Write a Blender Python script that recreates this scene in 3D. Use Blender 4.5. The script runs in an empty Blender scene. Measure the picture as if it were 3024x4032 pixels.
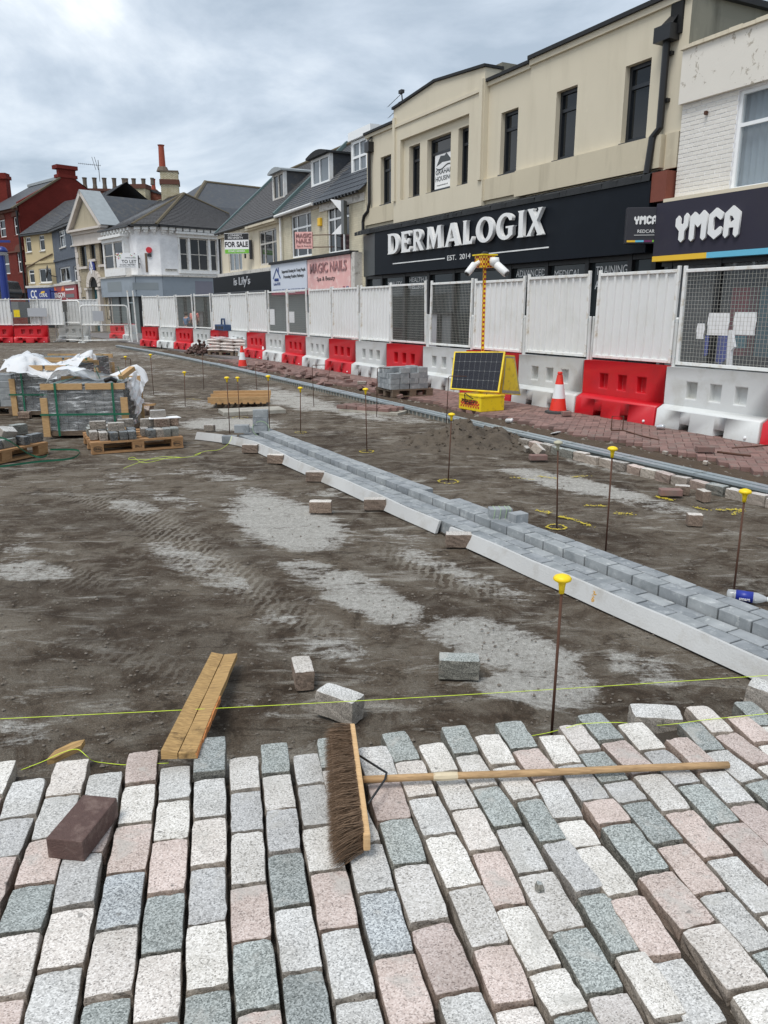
import bpy, bmesh, math, random
import numpy as np
from mathutils import Vector, Matrix
random.seed(7); RNG = np.random.default_rng(7)
scene = bpy.context.scene
COL = scene.collection
R = math.radians

# ---------------------------------------------------------------- camera
FPX, CAMH = 3050.0, 1.7
PITCH = math.atan(800 / 3050)
cd = bpy.data.cameras.new('camera'); cam = bpy.data.objects.new('camera', cd); COL.objects.link(cam)
cam.location = (0, 0, CAMH); cam.rotation_euler = (math.pi / 2 - PITCH, 0, 0)
cd.sensor_fit = 'VERTICAL'; cd.sensor_height = 36; cd.lens = FPX / 4032 * 36
cd.clip_start = 0.05; cd.clip_end = 2000
scene.camera = cam
scene.render.resolution_x, scene.render.resolution_y = 768, 1024
scene.view_settings.view_transform = 'Standard'; scene.view_settings.look = 'None'
scene.view_settings.gamma = 1; scene.view_settings.exposure = 0.72

# ---------------------------------------------------------------- sky: overcast, the same all round
SUN_EL, SUN_AZ = 63, 215          # azimuth clockwise from +Y, behind and to the left of the camera
world = bpy.data.worlds.new('World'); scene.world = world; world.use_nodes = True
wn, wl = world.node_tree.nodes, world.node_tree.links
wn.clear()
out = wn.new('ShaderNodeOutputWorld'); bg = wn.new('ShaderNodeBackground'); bg2 = wn.new('ShaderNodeBackground')
add = wn.new('ShaderNodeMixShader')
sky = wn.new('ShaderNodeTexSky'); sky.sky_type = 'NISHITA'; sky.sun_disc = False
sky.sun_elevation = R(SUN_EL); sky.sun_rotation = R(SUN_AZ)
wl.new(sky.outputs[0], bg.inputs[0]); bg.inputs[1].default_value = 0.11
tc = wn.new('ShaderNodeTexCoord'); sep = wn.new('ShaderNodeSeparateXYZ'); wl.new(tc.outputs['Generated'], sep.inputs[0])
def wmath(op, a, b):
    m = wn.new('ShaderNodeMath'); m.operation = op
    for i, v in enumerate((a, b)):
        if isinstance(v, (int, float)): m.inputs[i].default_value = v
        else: wl.new(v, m.inputs[i])
    return m.outputs[0]
zz = wmath('ADD', wmath('MAXIMUM', sep.outputs[2], 0.0), 0.22)
comb = wn.new('ShaderNodeCombineXYZ')
wl.new(wmath('DIVIDE', sep.outputs[0], zz), comb.inputs[0]); wl.new(wmath('DIVIDE', sep.outputs[1], zz), comb.inputs[1])
nz = wn.new('ShaderNodeTexNoise'); nz.inputs['Scale'].default_value = 1.15; nz.inputs['Detail'].default_value = 9
nz.inputs['Roughness'].default_value = 0.57; nz.inputs['Distortion'].default_value = 0.35
mp = wn.new('ShaderNodeMapping'); mp.inputs['Location'].default_value = (3.6, 1.3, 0.4)
wl.new(comb.outputs[0], mp.inputs[0]); wl.new(mp.outputs[0], nz.inputs['Vector'])
rp = wn.new('ShaderNodeValToRGB'); e = rp.color_ramp.elements
e[0].position = 0.38; e[0].color = (0.38, 0.45, 0.53, 1)
e[1].position = 0.63; e[1].color = (0.92, 0.95, 0.98, 1)
m = e.new(0.47); m.color = (0.52, 0.59, 0.67, 1)
m = e.new(0.56); m.color = (0.70, 0.76, 0.82, 1)
wl.new(nz.outputs['Fac'], rp.inputs[0]); wl.new(rp.outputs[0], bg2.inputs[0]); bg2.inputs[1].default_value = 0.76
add.inputs[0].default_value = 0.9
wl.new(bg.outputs[0], add.inputs[1]); wl.new(bg2.outputs[0], add.inputs[2]); wl.new(add.outputs[0], out.inputs[0])
sd = bpy.data.lights.new('sun', 'SUN'); sd.energy = 1.5; sd.angle = R(25); sd.color = (1.0, 0.97, 0.93)
sun = bpy.data.objects.new('sun', sd); COL.objects.link(sun)
sdir = Vector((math.sin(R(SUN_AZ)) * math.cos(R(SUN_EL)), math.cos(R(SUN_AZ)) * math.cos(R(SUN_EL)), math.sin(R(SUN_EL))))
sun.rotation_euler = sdir.to_track_quat('Z', 'Y').to_euler(); sun.location = sdir * 30

# ---------------------------------------------------------------- pixels of the photograph -> directions and points
def ray(x, y):
    dx, dy = (x - 1512) / FPX, -(y - 2016) / FPX
    return Vector((dx, math.cos(PITCH) + dy * math.sin(PITCH), -math.sin(PITCH) + dy * math.cos(PITCH)))
def G(p, z=0.0):
    r = ray(*p); t = (z - CAMH) / r.z
    return Vector((r.x * t, r.y * t, z))
def onray(p, Y):
    r = ray(*p); t = Y / r.y
    return Vector((r.x * t, Y, CAMH + r.z * t))
def height(gp, py):
    q = (2016 - py) / FPX
    return CAMH + gp.y * (q * math.cos(PITCH) - math.sin(PITCH)) / (math.cos(PITCH) + q * math.sin(PITCH))
def ZM(x0, y0, s): return lambda x, y: (x0 + x / s, y0 + y / s)
R1 = ZM(0, 550, 1.8433); R2 = ZM(800, 400, 2.0738); R3 = ZM(1350, 200, 1.8433); R4 = ZM(2100, 0, 1.7955)
R5 = ZM(1350, 950, 1.8433); R6 = ZM(2150, 950, 1.8982); R7 = ZM(0, 1200, 2.0738); R8 = ZM(700, 1200, 2.0738)
A1 = ZM(0, 2500, 1.106); A2 = ZM(1400, 2600, 1.02155); A3 = ZM(800, 1600, 1.3825); A4 = ZM(1900, 1600, 1.476); A5 = ZM(0, 1700, 1.659)
Z1 = ZM(0, 650, 3.6867); Z2 = ZM(400, 650, 3.318); Z3 = ZM(840, 600, 2.765)
SA = R(-27.365)
DS = Vector((math.sin(SA), math.cos(SA), 0)); DN = Vector((DS.y, -DS.x, 0))     # along the street, across it to the shops
STREET_ROT = math.atan2(-DS.y, -DS.x)                                           # local x = to the right seen from the site
def ST(s, t, z=0.0): return DS * s + DN * t + Vector((0, 0, z))
def toST(p): return p.dot(DS), p.dot(DN)

# ---------------------------------------------------------------- materials
def C(r, g, b):
    f = lambda v: ((v / 255 + 0.055) / 1.055) ** 2.4 if v > 10 else v / 255 / 12.92
    return (f(r), f(g), f(b), 1)
MATS = {}
class NT:
    def __init__(s, name):
        s.m = bpy.data.materials.new(name); s.m.use_nodes = True
        s.n, s.l = s.m.node_tree.nodes, s.m.node_tree.links
        s.b = s.n['Principled BSDF']; s.tc = s.n.new('ShaderNodeTexCoord'); s.co = s.tc.outputs['Object']
    def noise(s, scale, detail=4, rough=.55, vec=None, dist=0):
        n = s.n.new('ShaderNodeTexNoise'); n.inputs['Scale'].default_value = scale; n.inputs['Detail'].default_value = detail
        n.inputs['Roughness'].default_value = rough; n.inputs['Distortion'].default_value = dist
        s.l.new(vec or s.co, n.inputs['Vector']); return n.outputs['Fac']
    def vor(s, scale, vec=None, out='Color'):
        n = s.n.new('ShaderNodeTexVoronoi'); n.inputs['Scale'].default_value = scale
        s.l.new(vec or s.co, n.inputs['Vector']); return n.outputs[out]
    def ramp(s, fac, stops, const=False):
        n = s.n.new('ShaderNodeValToRGB'); el = n.color_ramp.elements
        if const: n.color_ramp.interpolation = 'CONSTANT'
        while len(el) < len(stops): el.new(0.5)
        for a, (p, c) in zip(el, stops):
            a.position = p; a.color = c if hasattr(c, '__len__') else (c, c, c, 1)
        s.l.new(fac, n.inputs[0]); return n.outputs[0]
    def mix(s, fac, a, b, mode='MIX'):
        n = s.n.new('ShaderNodeMix'); n.data_type = 'RGBA'; n.blend_type = mode
        for i, v in ((0, fac), (6, a), (7, b)):
            if isinstance(v, bpy.types.NodeSocket): s.l.new(v, n.inputs[i])
            else: n.inputs[i].default_value = v
        return n.outputs[2]
    def math(s, op, a, b=0.0, clamp=False):
        n = s.n.new('ShaderNodeMath'); n.operation = op; n.use_clamp = clamp
        for i, v in enumerate((a, b)):
            if isinstance(v, (int, float)): n.inputs[i].default_value = v
            else: s.l.new(v, n.inputs[i])
        return n.outputs[0]
    def map(s, scale=(1, 1, 1), loc=(0, 0, 0), rot=(0, 0, 0), vec=None):
        n = s.n.new('ShaderNodeMapping'); n.inputs['Scale'].default_value = scale; n.inputs['Location'].default_value = loc
        n.inputs['Rotation'].default_value = rot; s.l.new(vec or s.co, n.inputs[0]); return n.outputs[0]
    def rnd(s):
        return s.n.new('ShaderNodeObjectInfo').outputs['Random']
    def shifted(s, k=37.0):
        n = s.n.new('ShaderNodeVectorMath'); n.operation = 'ADD'; o = s.n.new('ShaderNodeObjectInfo')
        c = s.n.new('ShaderNodeCombineXYZ'); v = s.math('MULTIPLY', o.outputs['Random'], k)
        for i in range(3): s.l.new(v, c.inputs[i])
        s.l.new(s.co, n.inputs[0]); s.l.new(c.outputs[0], n.inputs[1]); return n.outputs[0]
    def bump(s, h, dist, strength=1.0):
        n = s.n.new('ShaderNodeBump'); n.inputs['Distance'].default_value = dist; n.inputs['Strength'].default_value = strength
        s.l.new(h, n.inputs['Height']); s.l.new(n.outputs[0], s.b.inputs['Normal'])
    def done(s, col, rough=.7, metal=0, spec=.5):
        for k, v in (('Base Color', col), ('Roughness', rough), ('Metallic', metal), ('Specular IOR Level', spec)):
            if isinstance(v, bpy.types.NodeSocket): s.l.new(v, s.b.inputs[k])
            else: s.b.inputs[k].default_value = v
        MATS[s.m.name] = s.m; return s.m
def sc(c, k): return (min(c[0] * k, 1), min(c[1] * k, 1), min(c[2] * k, 1), 1)
def M(name, col, rough=.7, var=.15, scale=8, bump=0.0, bscale=60, metal=0, spec=.5, grime=None, gs=2.5, objvar=0.0):
    t = NT(name); co = t.shifted() if objvar else t.co
    c = t.mix(t.noise(scale, 5, .6, co), sc(col, 1 - var), sc(col, 1 + var))
    if objvar: c = t.mix(t.rnd(), c, t.mix(1.0, c, (1 - objvar, 1 - objvar, 1 - objvar, 1), 'MULTIPLY'))
    if grime:
        c = t.mix(t.ramp(t.noise(gs, 8, .65, co, .3), [(.5, 0.0), (.68, 1.0)]), c, grime)
    if bump: t.bump(t.noise(bscale, 4, .6, co), bump)
    return t.done(c, rough, metal, spec)
def granite(name, dark, mid, light, dk=.16, lt=.62, scale=300, side_k=(.60, .55, .50, 1)):
    t = NT(name); co = t.shifted()
    v = t.n.new('ShaderNodeSeparateColor'); t.l.new(t.vor(scale, co), v.inputs[0])
    c = t.ramp(v.outputs[0], [(0, dark), (dk, sc(mid, .72)), (dk + .12, mid), (lt, mid), (lt + .14, light)])
    c = t.mix(t.math('MULTIPLY', t.noise(14, 5, .6, co), .5), c, mid)
    c = t.mix(1.0, c, t.ramp(t.noise(7, 5, .6, co), [(.3, (.82, .81, .79, 1)), (.62, (1.06, 1.06, 1.06, 1))]), 'MULTIPLY')
    c = t.mix(1.0, c, t.ramp(t.rnd(), [(0, (.82, .82, .83, 1)), (.5, (.97, .965, .955, 1)), (1, (1.06, 1.055, 1.05, 1))]), 'MULTIPLY')
    # dusty mortar smears and dark damp spots
    c = t.mix(t.ramp(t.noise(9, 6, .6, co, .4), [(.57, 0.0), (.68, .6)]), c, C(178, 175, 168))
    c = t.mix(t.ramp(t.noise(26, 3, .5, co), [(.70, 0.0), (.74, .6)]), c, C(96, 94, 90))
    # split sides darker than the sawn top: dirt, plus shade put into the colour
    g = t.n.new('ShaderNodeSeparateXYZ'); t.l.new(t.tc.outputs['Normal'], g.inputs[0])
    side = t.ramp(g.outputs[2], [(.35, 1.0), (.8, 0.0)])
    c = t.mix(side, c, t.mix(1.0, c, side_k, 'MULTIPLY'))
    h = t.math('ADD', t.math('MULTIPLY', t.noise(220, 3, .6, co), .35), t.noise(45, 4, .6, co))
    t.bump(h, .004, .55)
    return t.done(c, .82, 0, .3)
granite('granite_cream', C(114, 110, 104), C(206, 202, 195), C(236, 233, 228))
granite('granite_light_grey', C(104, 104, 103), C(186, 185, 182), C(222, 221, 218))
granite('granite_dark_grey', C(74, 79, 78), C(148, 153, 150), C(194, 199, 196), .2, .58)
granite('granite_pink', C(116, 104, 99), C(194, 178, 170), C(218, 205, 198))
granite('granite_rose_cream', C(114, 108, 104), C(204, 197, 190), C(232, 227, 221))
granite('granite_mottled', C(70, 74, 78), C(170, 174, 176), C(212, 216, 216), .26, .6)
granite('granite_far', C(90, 86, 82), C(170, 166, 160), C(205, 202, 198), scale=120)
granite('granite_far_dark', C(62, 66, 70), C(118, 124, 128), C(150, 156, 160), scale=120)
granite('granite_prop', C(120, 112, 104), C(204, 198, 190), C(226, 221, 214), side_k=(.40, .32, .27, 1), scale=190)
granite('granite_brown', C(70, 58, 50), C(150, 132, 120), C(200, 184, 172), scale=150)
def concrete(name, a, b, grime=C(150, 152, 150)):
    t = NT(name); co = t.shifted()
    c = t.mix(t.ramp(t.noise(6, 7, .65, co, .5), [(.35, 0.0), (.65, 1.0)]), a, b)
    c = t.mix(t.ramp(t.noise(22, 5, .6, co), [(.58, 0.0), (.68, .6)]), c, grime)
    c = t.mix(1.0, c, t.ramp(t.rnd(), [(0, (.84, .85, .87, 1)), (1, (1.08, 1.08, 1.07, 1))]), 'MULTIPLY')
    t.bump(t.noise(140, 3, .6, co), .002, .5)
    return t.done(c, .8, 0, .3)
concrete('blue_grey_block', C(126, 130, 132), C(160, 163, 164), C(190, 192, 190))
concrete('concrete_slab', C(150, 145, 134), C(176, 171, 160), C(130, 124, 114))
M('foam', C(190, 190, 188), .8, .05, 5, .003, 90, grime=C(172, 169, 163), gs=4)
M('red_plastic', C(204, 26, 38), .38, .06, 3, .0008, 20, grime=C(184, 30, 40), gs=2.2, objvar=.12)
M('white_plastic', C(208, 210, 208), .42, .04, 3, .0008, 20, grime=C(190, 190, 184), gs=2.4, objvar=.08)
M('white_sheet', C(224, 224, 222), .5, .02, 3, grime=C(214, 214, 210), gs=1.6, objvar=.06)
M('white_steel', C(226, 226, 223), .45, .04, 8, grime=C(196, 186, 168), gs=7)
M('galvanised', C(168, 178, 182), .42, .2, 14, .0006, 60, metal=.5)
M('wire_white', C(176, 174, 164), .6, .05, 8)
M('galv_dull', C(120, 124, 120), .7, .3, 12, .004, 60)
M('rust', C(84, 56, 42), .85, .35, 40, .001, 200)
M('yellow_plastic', C(244, 208, 22), .45, .05, 20)
M('grey_cap', C(176, 172, 150), .6, .1, 30)
M('yellow_paint', C(236, 206, 24), .5, .06, 6, grime=C(190, 158, 50), gs=9)
M('spray_yellow', C(196, 176, 52), .8, .2, 60)
M('orange_spray', C(226, 170, 30), .8, .2, 60)
M('black_metal', C(28, 29, 31), .45, .15, 10)
M('black_plastic', C(24, 24, 26), .4, .1, 10)
M('dark_rubber', C(64, 66, 66), .8, .15, 10)
M('dark_brick', C(88, 66, 60), .75, .3, 45, .004, 150, grime=C(116, 96, 88), gs=22)
M('paver_red', C(140, 110, 102), .85, .2, 18, .003, 120, objvar=.4, grime=C(124, 112, 104), gs=6)
M('sand', C(92, 82, 70), .95, .28, 12, .018, 40, grime=C(68, 60, 51), gs=5)
M('string_lime', C(212, 236, 60), .6, .05, 40)
M('string_pale', C(170, 200, 150), .6, .05, 40)
M('green_strap', C(28, 104, 78), .35, .1, 20, objvar=.1)

M('bag_white', C(216, 208, 202), .4, .1, 8, .01, 18, grime=C(206, 172, 158), gs=5)
M('bag_orange', C(190, 132, 70), .45, .2, 10, .01, 18, grime=C(205, 190, 180), gs=6)
M('blue_plastic', C(44, 66, 100), .5, .1, 10)
M('toner_white', C(226, 226, 224), .45, .03, 8)
M('cone_red', C(226, 52, 36), .5, .08, 8, grime=C(180, 60, 48), gs=6)
M('cone_white', C(222, 224, 224), .4, .05, 8)
M('tape', C(206, 190, 160), .4, .1, 20, .002, 60)
M('paper', C(236, 236, 236), .7, .02, 6)
M('notice_grey', C(176, 178, 182), .6, .05, 6)
M('label_blue', C(36, 52, 150), .4, .03, 6)
M('skin', C(196, 150, 126), .6, .06, 10); M('hair_dark', C(60, 44, 36), .8, .2, 60)
M('pink_cloth', C(228, 130, 122), .85, .08, 10, .004, 30); M('blue_cloth', C(92, 122, 158), .85, .1, 10, .004, 30)
M('denim', C(58, 70, 96), .85, .12, 20, .003, 60); M('dark_cloth', C(38, 38, 44), .85, .1, 10)
M('print_blue_cloth', C(62, 78, 178), .85, .4, 22); M('teal_cloth', C(70, 130, 140), .85, .2, 10); M('maroon_cloth', C(110, 46, 44), .85, .2, 10)
def timber(name, a, b, dirt=.2):
    t = NT(name); co = t.shifted()
    w = t.noise(9, 6, .6, t.map((1.2, 14, 14), vec=co), .6)
    c = t.mix(t.ramp(w, [(.3, 0.0), (.7, 1.0)]), a, b)
    c = t.mix(t.ramp(t.noise(6, 6, .7, co), [(.56, 0.0), (.72, dirt * 3)]), c, sc(a, .45))
    t.bump(w, .002, .6)
    return t.done(c, .75, 0, .3)
timber('pine', C(134, 106, 68), C(196, 160, 106), .4); timber('pine_crate', C(166, 132, 90), C(204, 168, 122), .12); timber('pine_new', C(166, 130, 90), C(198, 162, 116), .12)
timber('pallet_wood', C(142, 104, 70), C(186, 146, 104)); timber('old_wood', C(92, 78, 66), C(134, 116, 98))
timber('broom_wood', C(150, 120, 86), C(196, 162, 120), .1); timber('broom_head_wood', C(196, 158, 112), C(220, 184, 138), .1)
M('bristle', C(112, 90, 70), .9, .35, 30)
M('bark_edge', C(196, 128, 72), .8, .3, 30, .004, 80)
# building materials
def render_wall(name, col, stain=C(150, 136, 112), st=.45, bs=40, bd=.006):
    t = NT(name)
    c = t.mix(t.noise(1.1, 6, .6), sc(col, .93), sc(col, 1.05))
    # rain streaks run down, blotches anywhere
    s = t.ramp(t.noise(1.0, 6, .6, t.map((2.2, 2.2, .35)), .2), [(.52, 0.0), (.75, st)])
    c = t.mix(s, c, stain)
    c = t.mix(t.ramp(t.noise(3.5, 5, .6), [(.66, 0.0), (.72, .35)]), c, sc(col, 1.15))
    t.bump(t.noise(bs, 4, .6), bd, .35)
    return t.done(c, .85, 0, .25)
render_wall('cream_render', C(210, 201, 180), C(180, 170, 148), .3); render_wall('cream_band', C(200, 190, 167), C(140, 130, 110), .5)
render_wall('yellow_render', C(196, 180, 144), C(160, 146, 118), .3); render_wall('grey_blue_render', C(112, 124, 140), C(92, 102, 118), .4)
render_wall('cement_side', C(132, 130, 118), C(84, 82, 74), .8)
render_wall('stone_tan', C(176, 166, 144), C(120, 110, 92), .6, 12, .02); render_wall('stone_pale', C(204, 196, 188), C(150, 140, 126), .5)
render_wall('old_cream', C(216, 206, 184), C(150, 138, 118), .5)
def brickwork(name, a, b, mortar, flaky=None, mw=.009, bump=.006):
    t = NT(name); br = t.n.new('ShaderNodeTexBrick'); br.inputs['Scale'].default_value = 1
    br.inputs['Brick Width'].default_value = .225; br.inputs['Row Height'].default_value = .075; br.inputs['Mortar Size'].default_value = mw
    br.inputs['Color1'].default_value = a; br.inputs['Color2'].default_value = b; br.inputs['Mortar'].default_value = mortar
    t.l.new(t.map(rot=(math.pi / 2, 0, 0)), br.inputs['Vector'])
    c = t.mix(1.0, br.outputs['Color'], t.ramp(t.noise(1.3, 6, .65), [(.3, .78), (.7, 1.06)]), 'MULTIPLY')
    if flaky: c = t.mix(t.ramp(t.noise(4.5, 8, .7, dist=.4), [(.62, 0.0), (.66, .85)]), c, flaky)
    h = t.n.new('ShaderNodeMath'); h.operation = 'SUBTRACT'; h.inputs[0].default_value = 1; t.l.new(br.outputs['Fac'], h.inputs[1])
    t.bump(h.outputs[0], bump, .8)
    return t.done(c, .85, 0, .25)
brickwork('white_brick', C(246, 246, 246), C(242, 242, 243), C(234, 234, 236), C(220, 216, 212), .006, .003)
brickwork('cream_brick', C(214, 206, 182), C(208, 199, 175), C(198, 189, 166), C(178, 166, 144), .006, .003)
brickwork('red_brick', C(118, 48, 38), C(104, 42, 34), C(98, 44, 36)); brickwork('orange_brick', C(150, 84, 62), C(124, 66, 50), C(110, 92, 80))
brickwork('yellow_brick', C(222, 214, 186), C(206, 196, 162), C(130, 118, 98), mw=.012); brickwork('red_painted', C(122, 46, 38), C(116, 42, 34), C(106, 40, 33))
brickwork('grey_blue_brick', C(104, 111, 121), C(98, 105, 115), C(92, 99, 108))
brickwork('tan_brick', C(182, 170, 146), C(166, 154, 132), C(140, 130, 112))
def flaking(name):
    t = NT(name); col = C(224, 219, 209)
    c = t.mix(t.noise(1.3, 6, .6), sc(col, .94), sc(col, 1.04))
    f = t.ramp(t.noise(7, 9, .72, t.map((1, 1, .8)), .6), [(.59, 0.0), (.61, .8)])
    big = t.ramp(t.noise(1.6, 3, .5), [(.42, 0.0), (.5, 1.0)])
    c = t.mix(t.math('MULTIPLY', f, big), c, C(158, 148, 132)); t.bump(t.noise(22, 5, .6), .006, .4)
    return t.done(c, .85, 0, .25)
flaking('flaking_render')
M('ymca_brick_paint', C(226, 222, 214), .8, .06, 6, .004, 60, objvar=.07)
M('slate', C(78, 80, 84), .6, .3, 5, .004, 40, grime=C(104, 100, 92), gs=3); M('slate_dark', C(62, 65, 70), .6, .25, 4, .004, 40, grime=C(84, 82, 78), gs=3)
M('slate_brown', C(78, 76, 76), .65, .35, 7, .004, 40, grime=C(66, 64, 64), gs=6); M('slate_new', C(56, 60, 66), .5, .15, 5, .003, 40)
M('lead', C(150, 156, 158), .5, .25, 3, .003, 20); M('green_flashing', C(92, 112, 112), .55, .12, 6); M('ridge_tile', C(96, 86, 66), .8, .3, 8)
M('white_trim', C(230, 230, 228), .5, .04, 5, grime=C(214, 210, 204), gs=5); M('upvc', C(238, 240, 240), .35, .02, 5)
M('anthracite', C(30, 34, 40), .4, .08, 8); M('navy_fascia', C(14, 20, 28), .55, .08, 2, grime=C(18, 24, 32), gs=1.5, spec=.2)
M('navy_side', C(58, 63, 65), .4, .1, 2); M('black_fascia', C(13, 17, 22), .5, .3, 4, spec=.12); M('felt', C(40, 42, 44), .9, .25, 10, .005, 50)
M('grey_fascia', C(140, 150, 159), .4, .06, 1.5, grime=C(128, 138, 146), gs=1.2); M('grey_ghost', C(126, 134, 138), .5, .04, 2); M('mauve_panel', C(124, 124, 136), .5, .04, 2)
M('ymca_fascia', C(54, 52, 64), .55, .06, 2, spec=.2, grime=C(60, 58, 66), gs=1.2); M('ymca_box', C(42, 41, 48), .45, .06, 2)
M('sign_white', C(238, 238, 238), .4, .02, 5); M('letter_white', C(232, 232, 230), .35, .03, 8); M('sign_black', C(30, 30, 32), .5, .1, 5)
M('sign_yellow', C(236, 190, 50), .5, .03, 5); M('sign_sky', C(104, 186, 214), .5, .03, 5); M('sign_green', C(120, 190, 60), .5, .03, 5)
M('sign_maroon', C(140, 40, 66), .5, .05, 5); M('sign_purple', C(110, 40, 90), .5, .05, 5)
M('sign_pink', C(232, 178, 172), .5, .07, 2, grime=C(240, 206, 198), gs=4); M('rose_metal', C(150, 106, 106), .4, .25, 8)
M('sign_pale', C(206, 212, 222), .4, .05, 1.5); M('sign_navy', C(36, 62, 120), .5, .05, 5); M('coral_blue', C(30, 62, 136), .45, .06, 3); M('coral_deep', C(16, 40, 120), .45, .06, 3)
M('dragon_red', C(150, 32, 40), .45, .08, 3); M('flame', C(236, 110, 40), .5, .1, 5); M('stone_red', C(120, 66, 52), .8, .2, 10)
M('terracotta', C(150, 70, 50), .8, .2, 6); M('pot_grey', C(104, 92, 80), .8, .2, 6); M('soot_brick', C(96, 60, 48), .85, .3, 12)
M('frame_old', C(206, 202, 194), .6, .1, 6, grime=C(150, 144, 134), gs=6); M('dark_void', C(18, 19, 20), .8, .2, 2); M('shutter', C(96, 104, 104), .45, .1, 4)
M('curtain', C(150, 160, 168), .9, .1, 6); M('shop_grey', C(108, 112, 114), .6, .1, 4); M('pavement_tarmac', C(112, 106, 104), .9, .15, 3, .003, 90)
M('alarm_red', C(200, 40, 52), .4, .05, 5); M('wire_dark', C(48, 48, 50), .6, .1, 10); M('blue_paint', C(30, 52, 128), .4, .06, 5)
M('van_black', C(20, 22, 26), .2, .05, 5); M('chrome', C(220, 224, 226), .15, .02, 5, metal=.6); M('teal_door', C(40, 84, 92), .5, .08, 5)
def glass(name, tint, rough=.06):
    t = NT(name); c = t.mix(t.noise(.6, 3), sc(tint, .8), sc(tint, 1.2)); t.bump(t.noise(.9, 2), .02, .12)
    return t.done(c, rough, 0, .42)
glass('glass_dark', C(24, 28, 32)); glass('glass_grey', C(84, 92, 98), .1); glass('glass_shop', C(44, 50, 52)); glass('glass_curtained', C(112, 120, 126), .12)
def clear(name, tint, keep):
    t = NT(name); tr = t.n.new('ShaderNodeBsdfTransparent'); tr.inputs[0].default_value = tint
    mx = t.n.new('ShaderNodeMixShader'); mx.inputs[0].default_value = keep
    t.done(tint, .06, 0, .6); t.l.new(tr.outputs[0], mx.inputs[1]); t.l.new(t.b.outputs[0], mx.inputs[2])
    t.l.new(mx.outputs[0], t.n['Material Output'].inputs[0]); return t.m
clear('clear_plastic', (.86, .89, .9, 1), .4); clear('window_clear', (.80, .84, .86, 1), .14); clear('plastic_wrap', (.93, .94, .95, 1), .72); film_ = clear('film', (.95, .96, .96, 1), .2)
_t = NT.__new__(NT); _t.m = film_; _t.n, _t.l = film_.node_tree.nodes, film_.node_tree.links; _t.tc = _t.n['Texture Coordinate']; _t.co = _t.tc.outputs['Object']
_f = _t.ramp(_t.noise(1.0, 7, .7, _t.map((3.5, 3.5, 26)), .8), [(.40, .06), (.56, .22), (.66, .8)])
_t.l.new(_f, [n for n in _t.n if n.type == 'MIX_SHADER'][0].inputs[0])
def solar():
    t = NT('solar_cell'); c = t.mix(t.noise(3, 3), C(10, 14, 28), C(15, 19, 36)); return t.done(c, .35, 0, .25)
solar()
def chequer(name, a, b, s):
    t = NT(name); n = t.n.new('ShaderNodeTexChecker'); n.inputs['Scale'].default_value = s
    n.inputs['Color1'].default_value = a; n.inputs['Color2'].default_value = b; t.l.new(t.map(loc=(.011, .013, .007)), n.inputs['Vector']); return t.done(n.outputs[0], .5)
chequer('chequer', C(240, 200, 30), C(170, 50, 36), 26)
def mm(n): return MATS[n]

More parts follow.
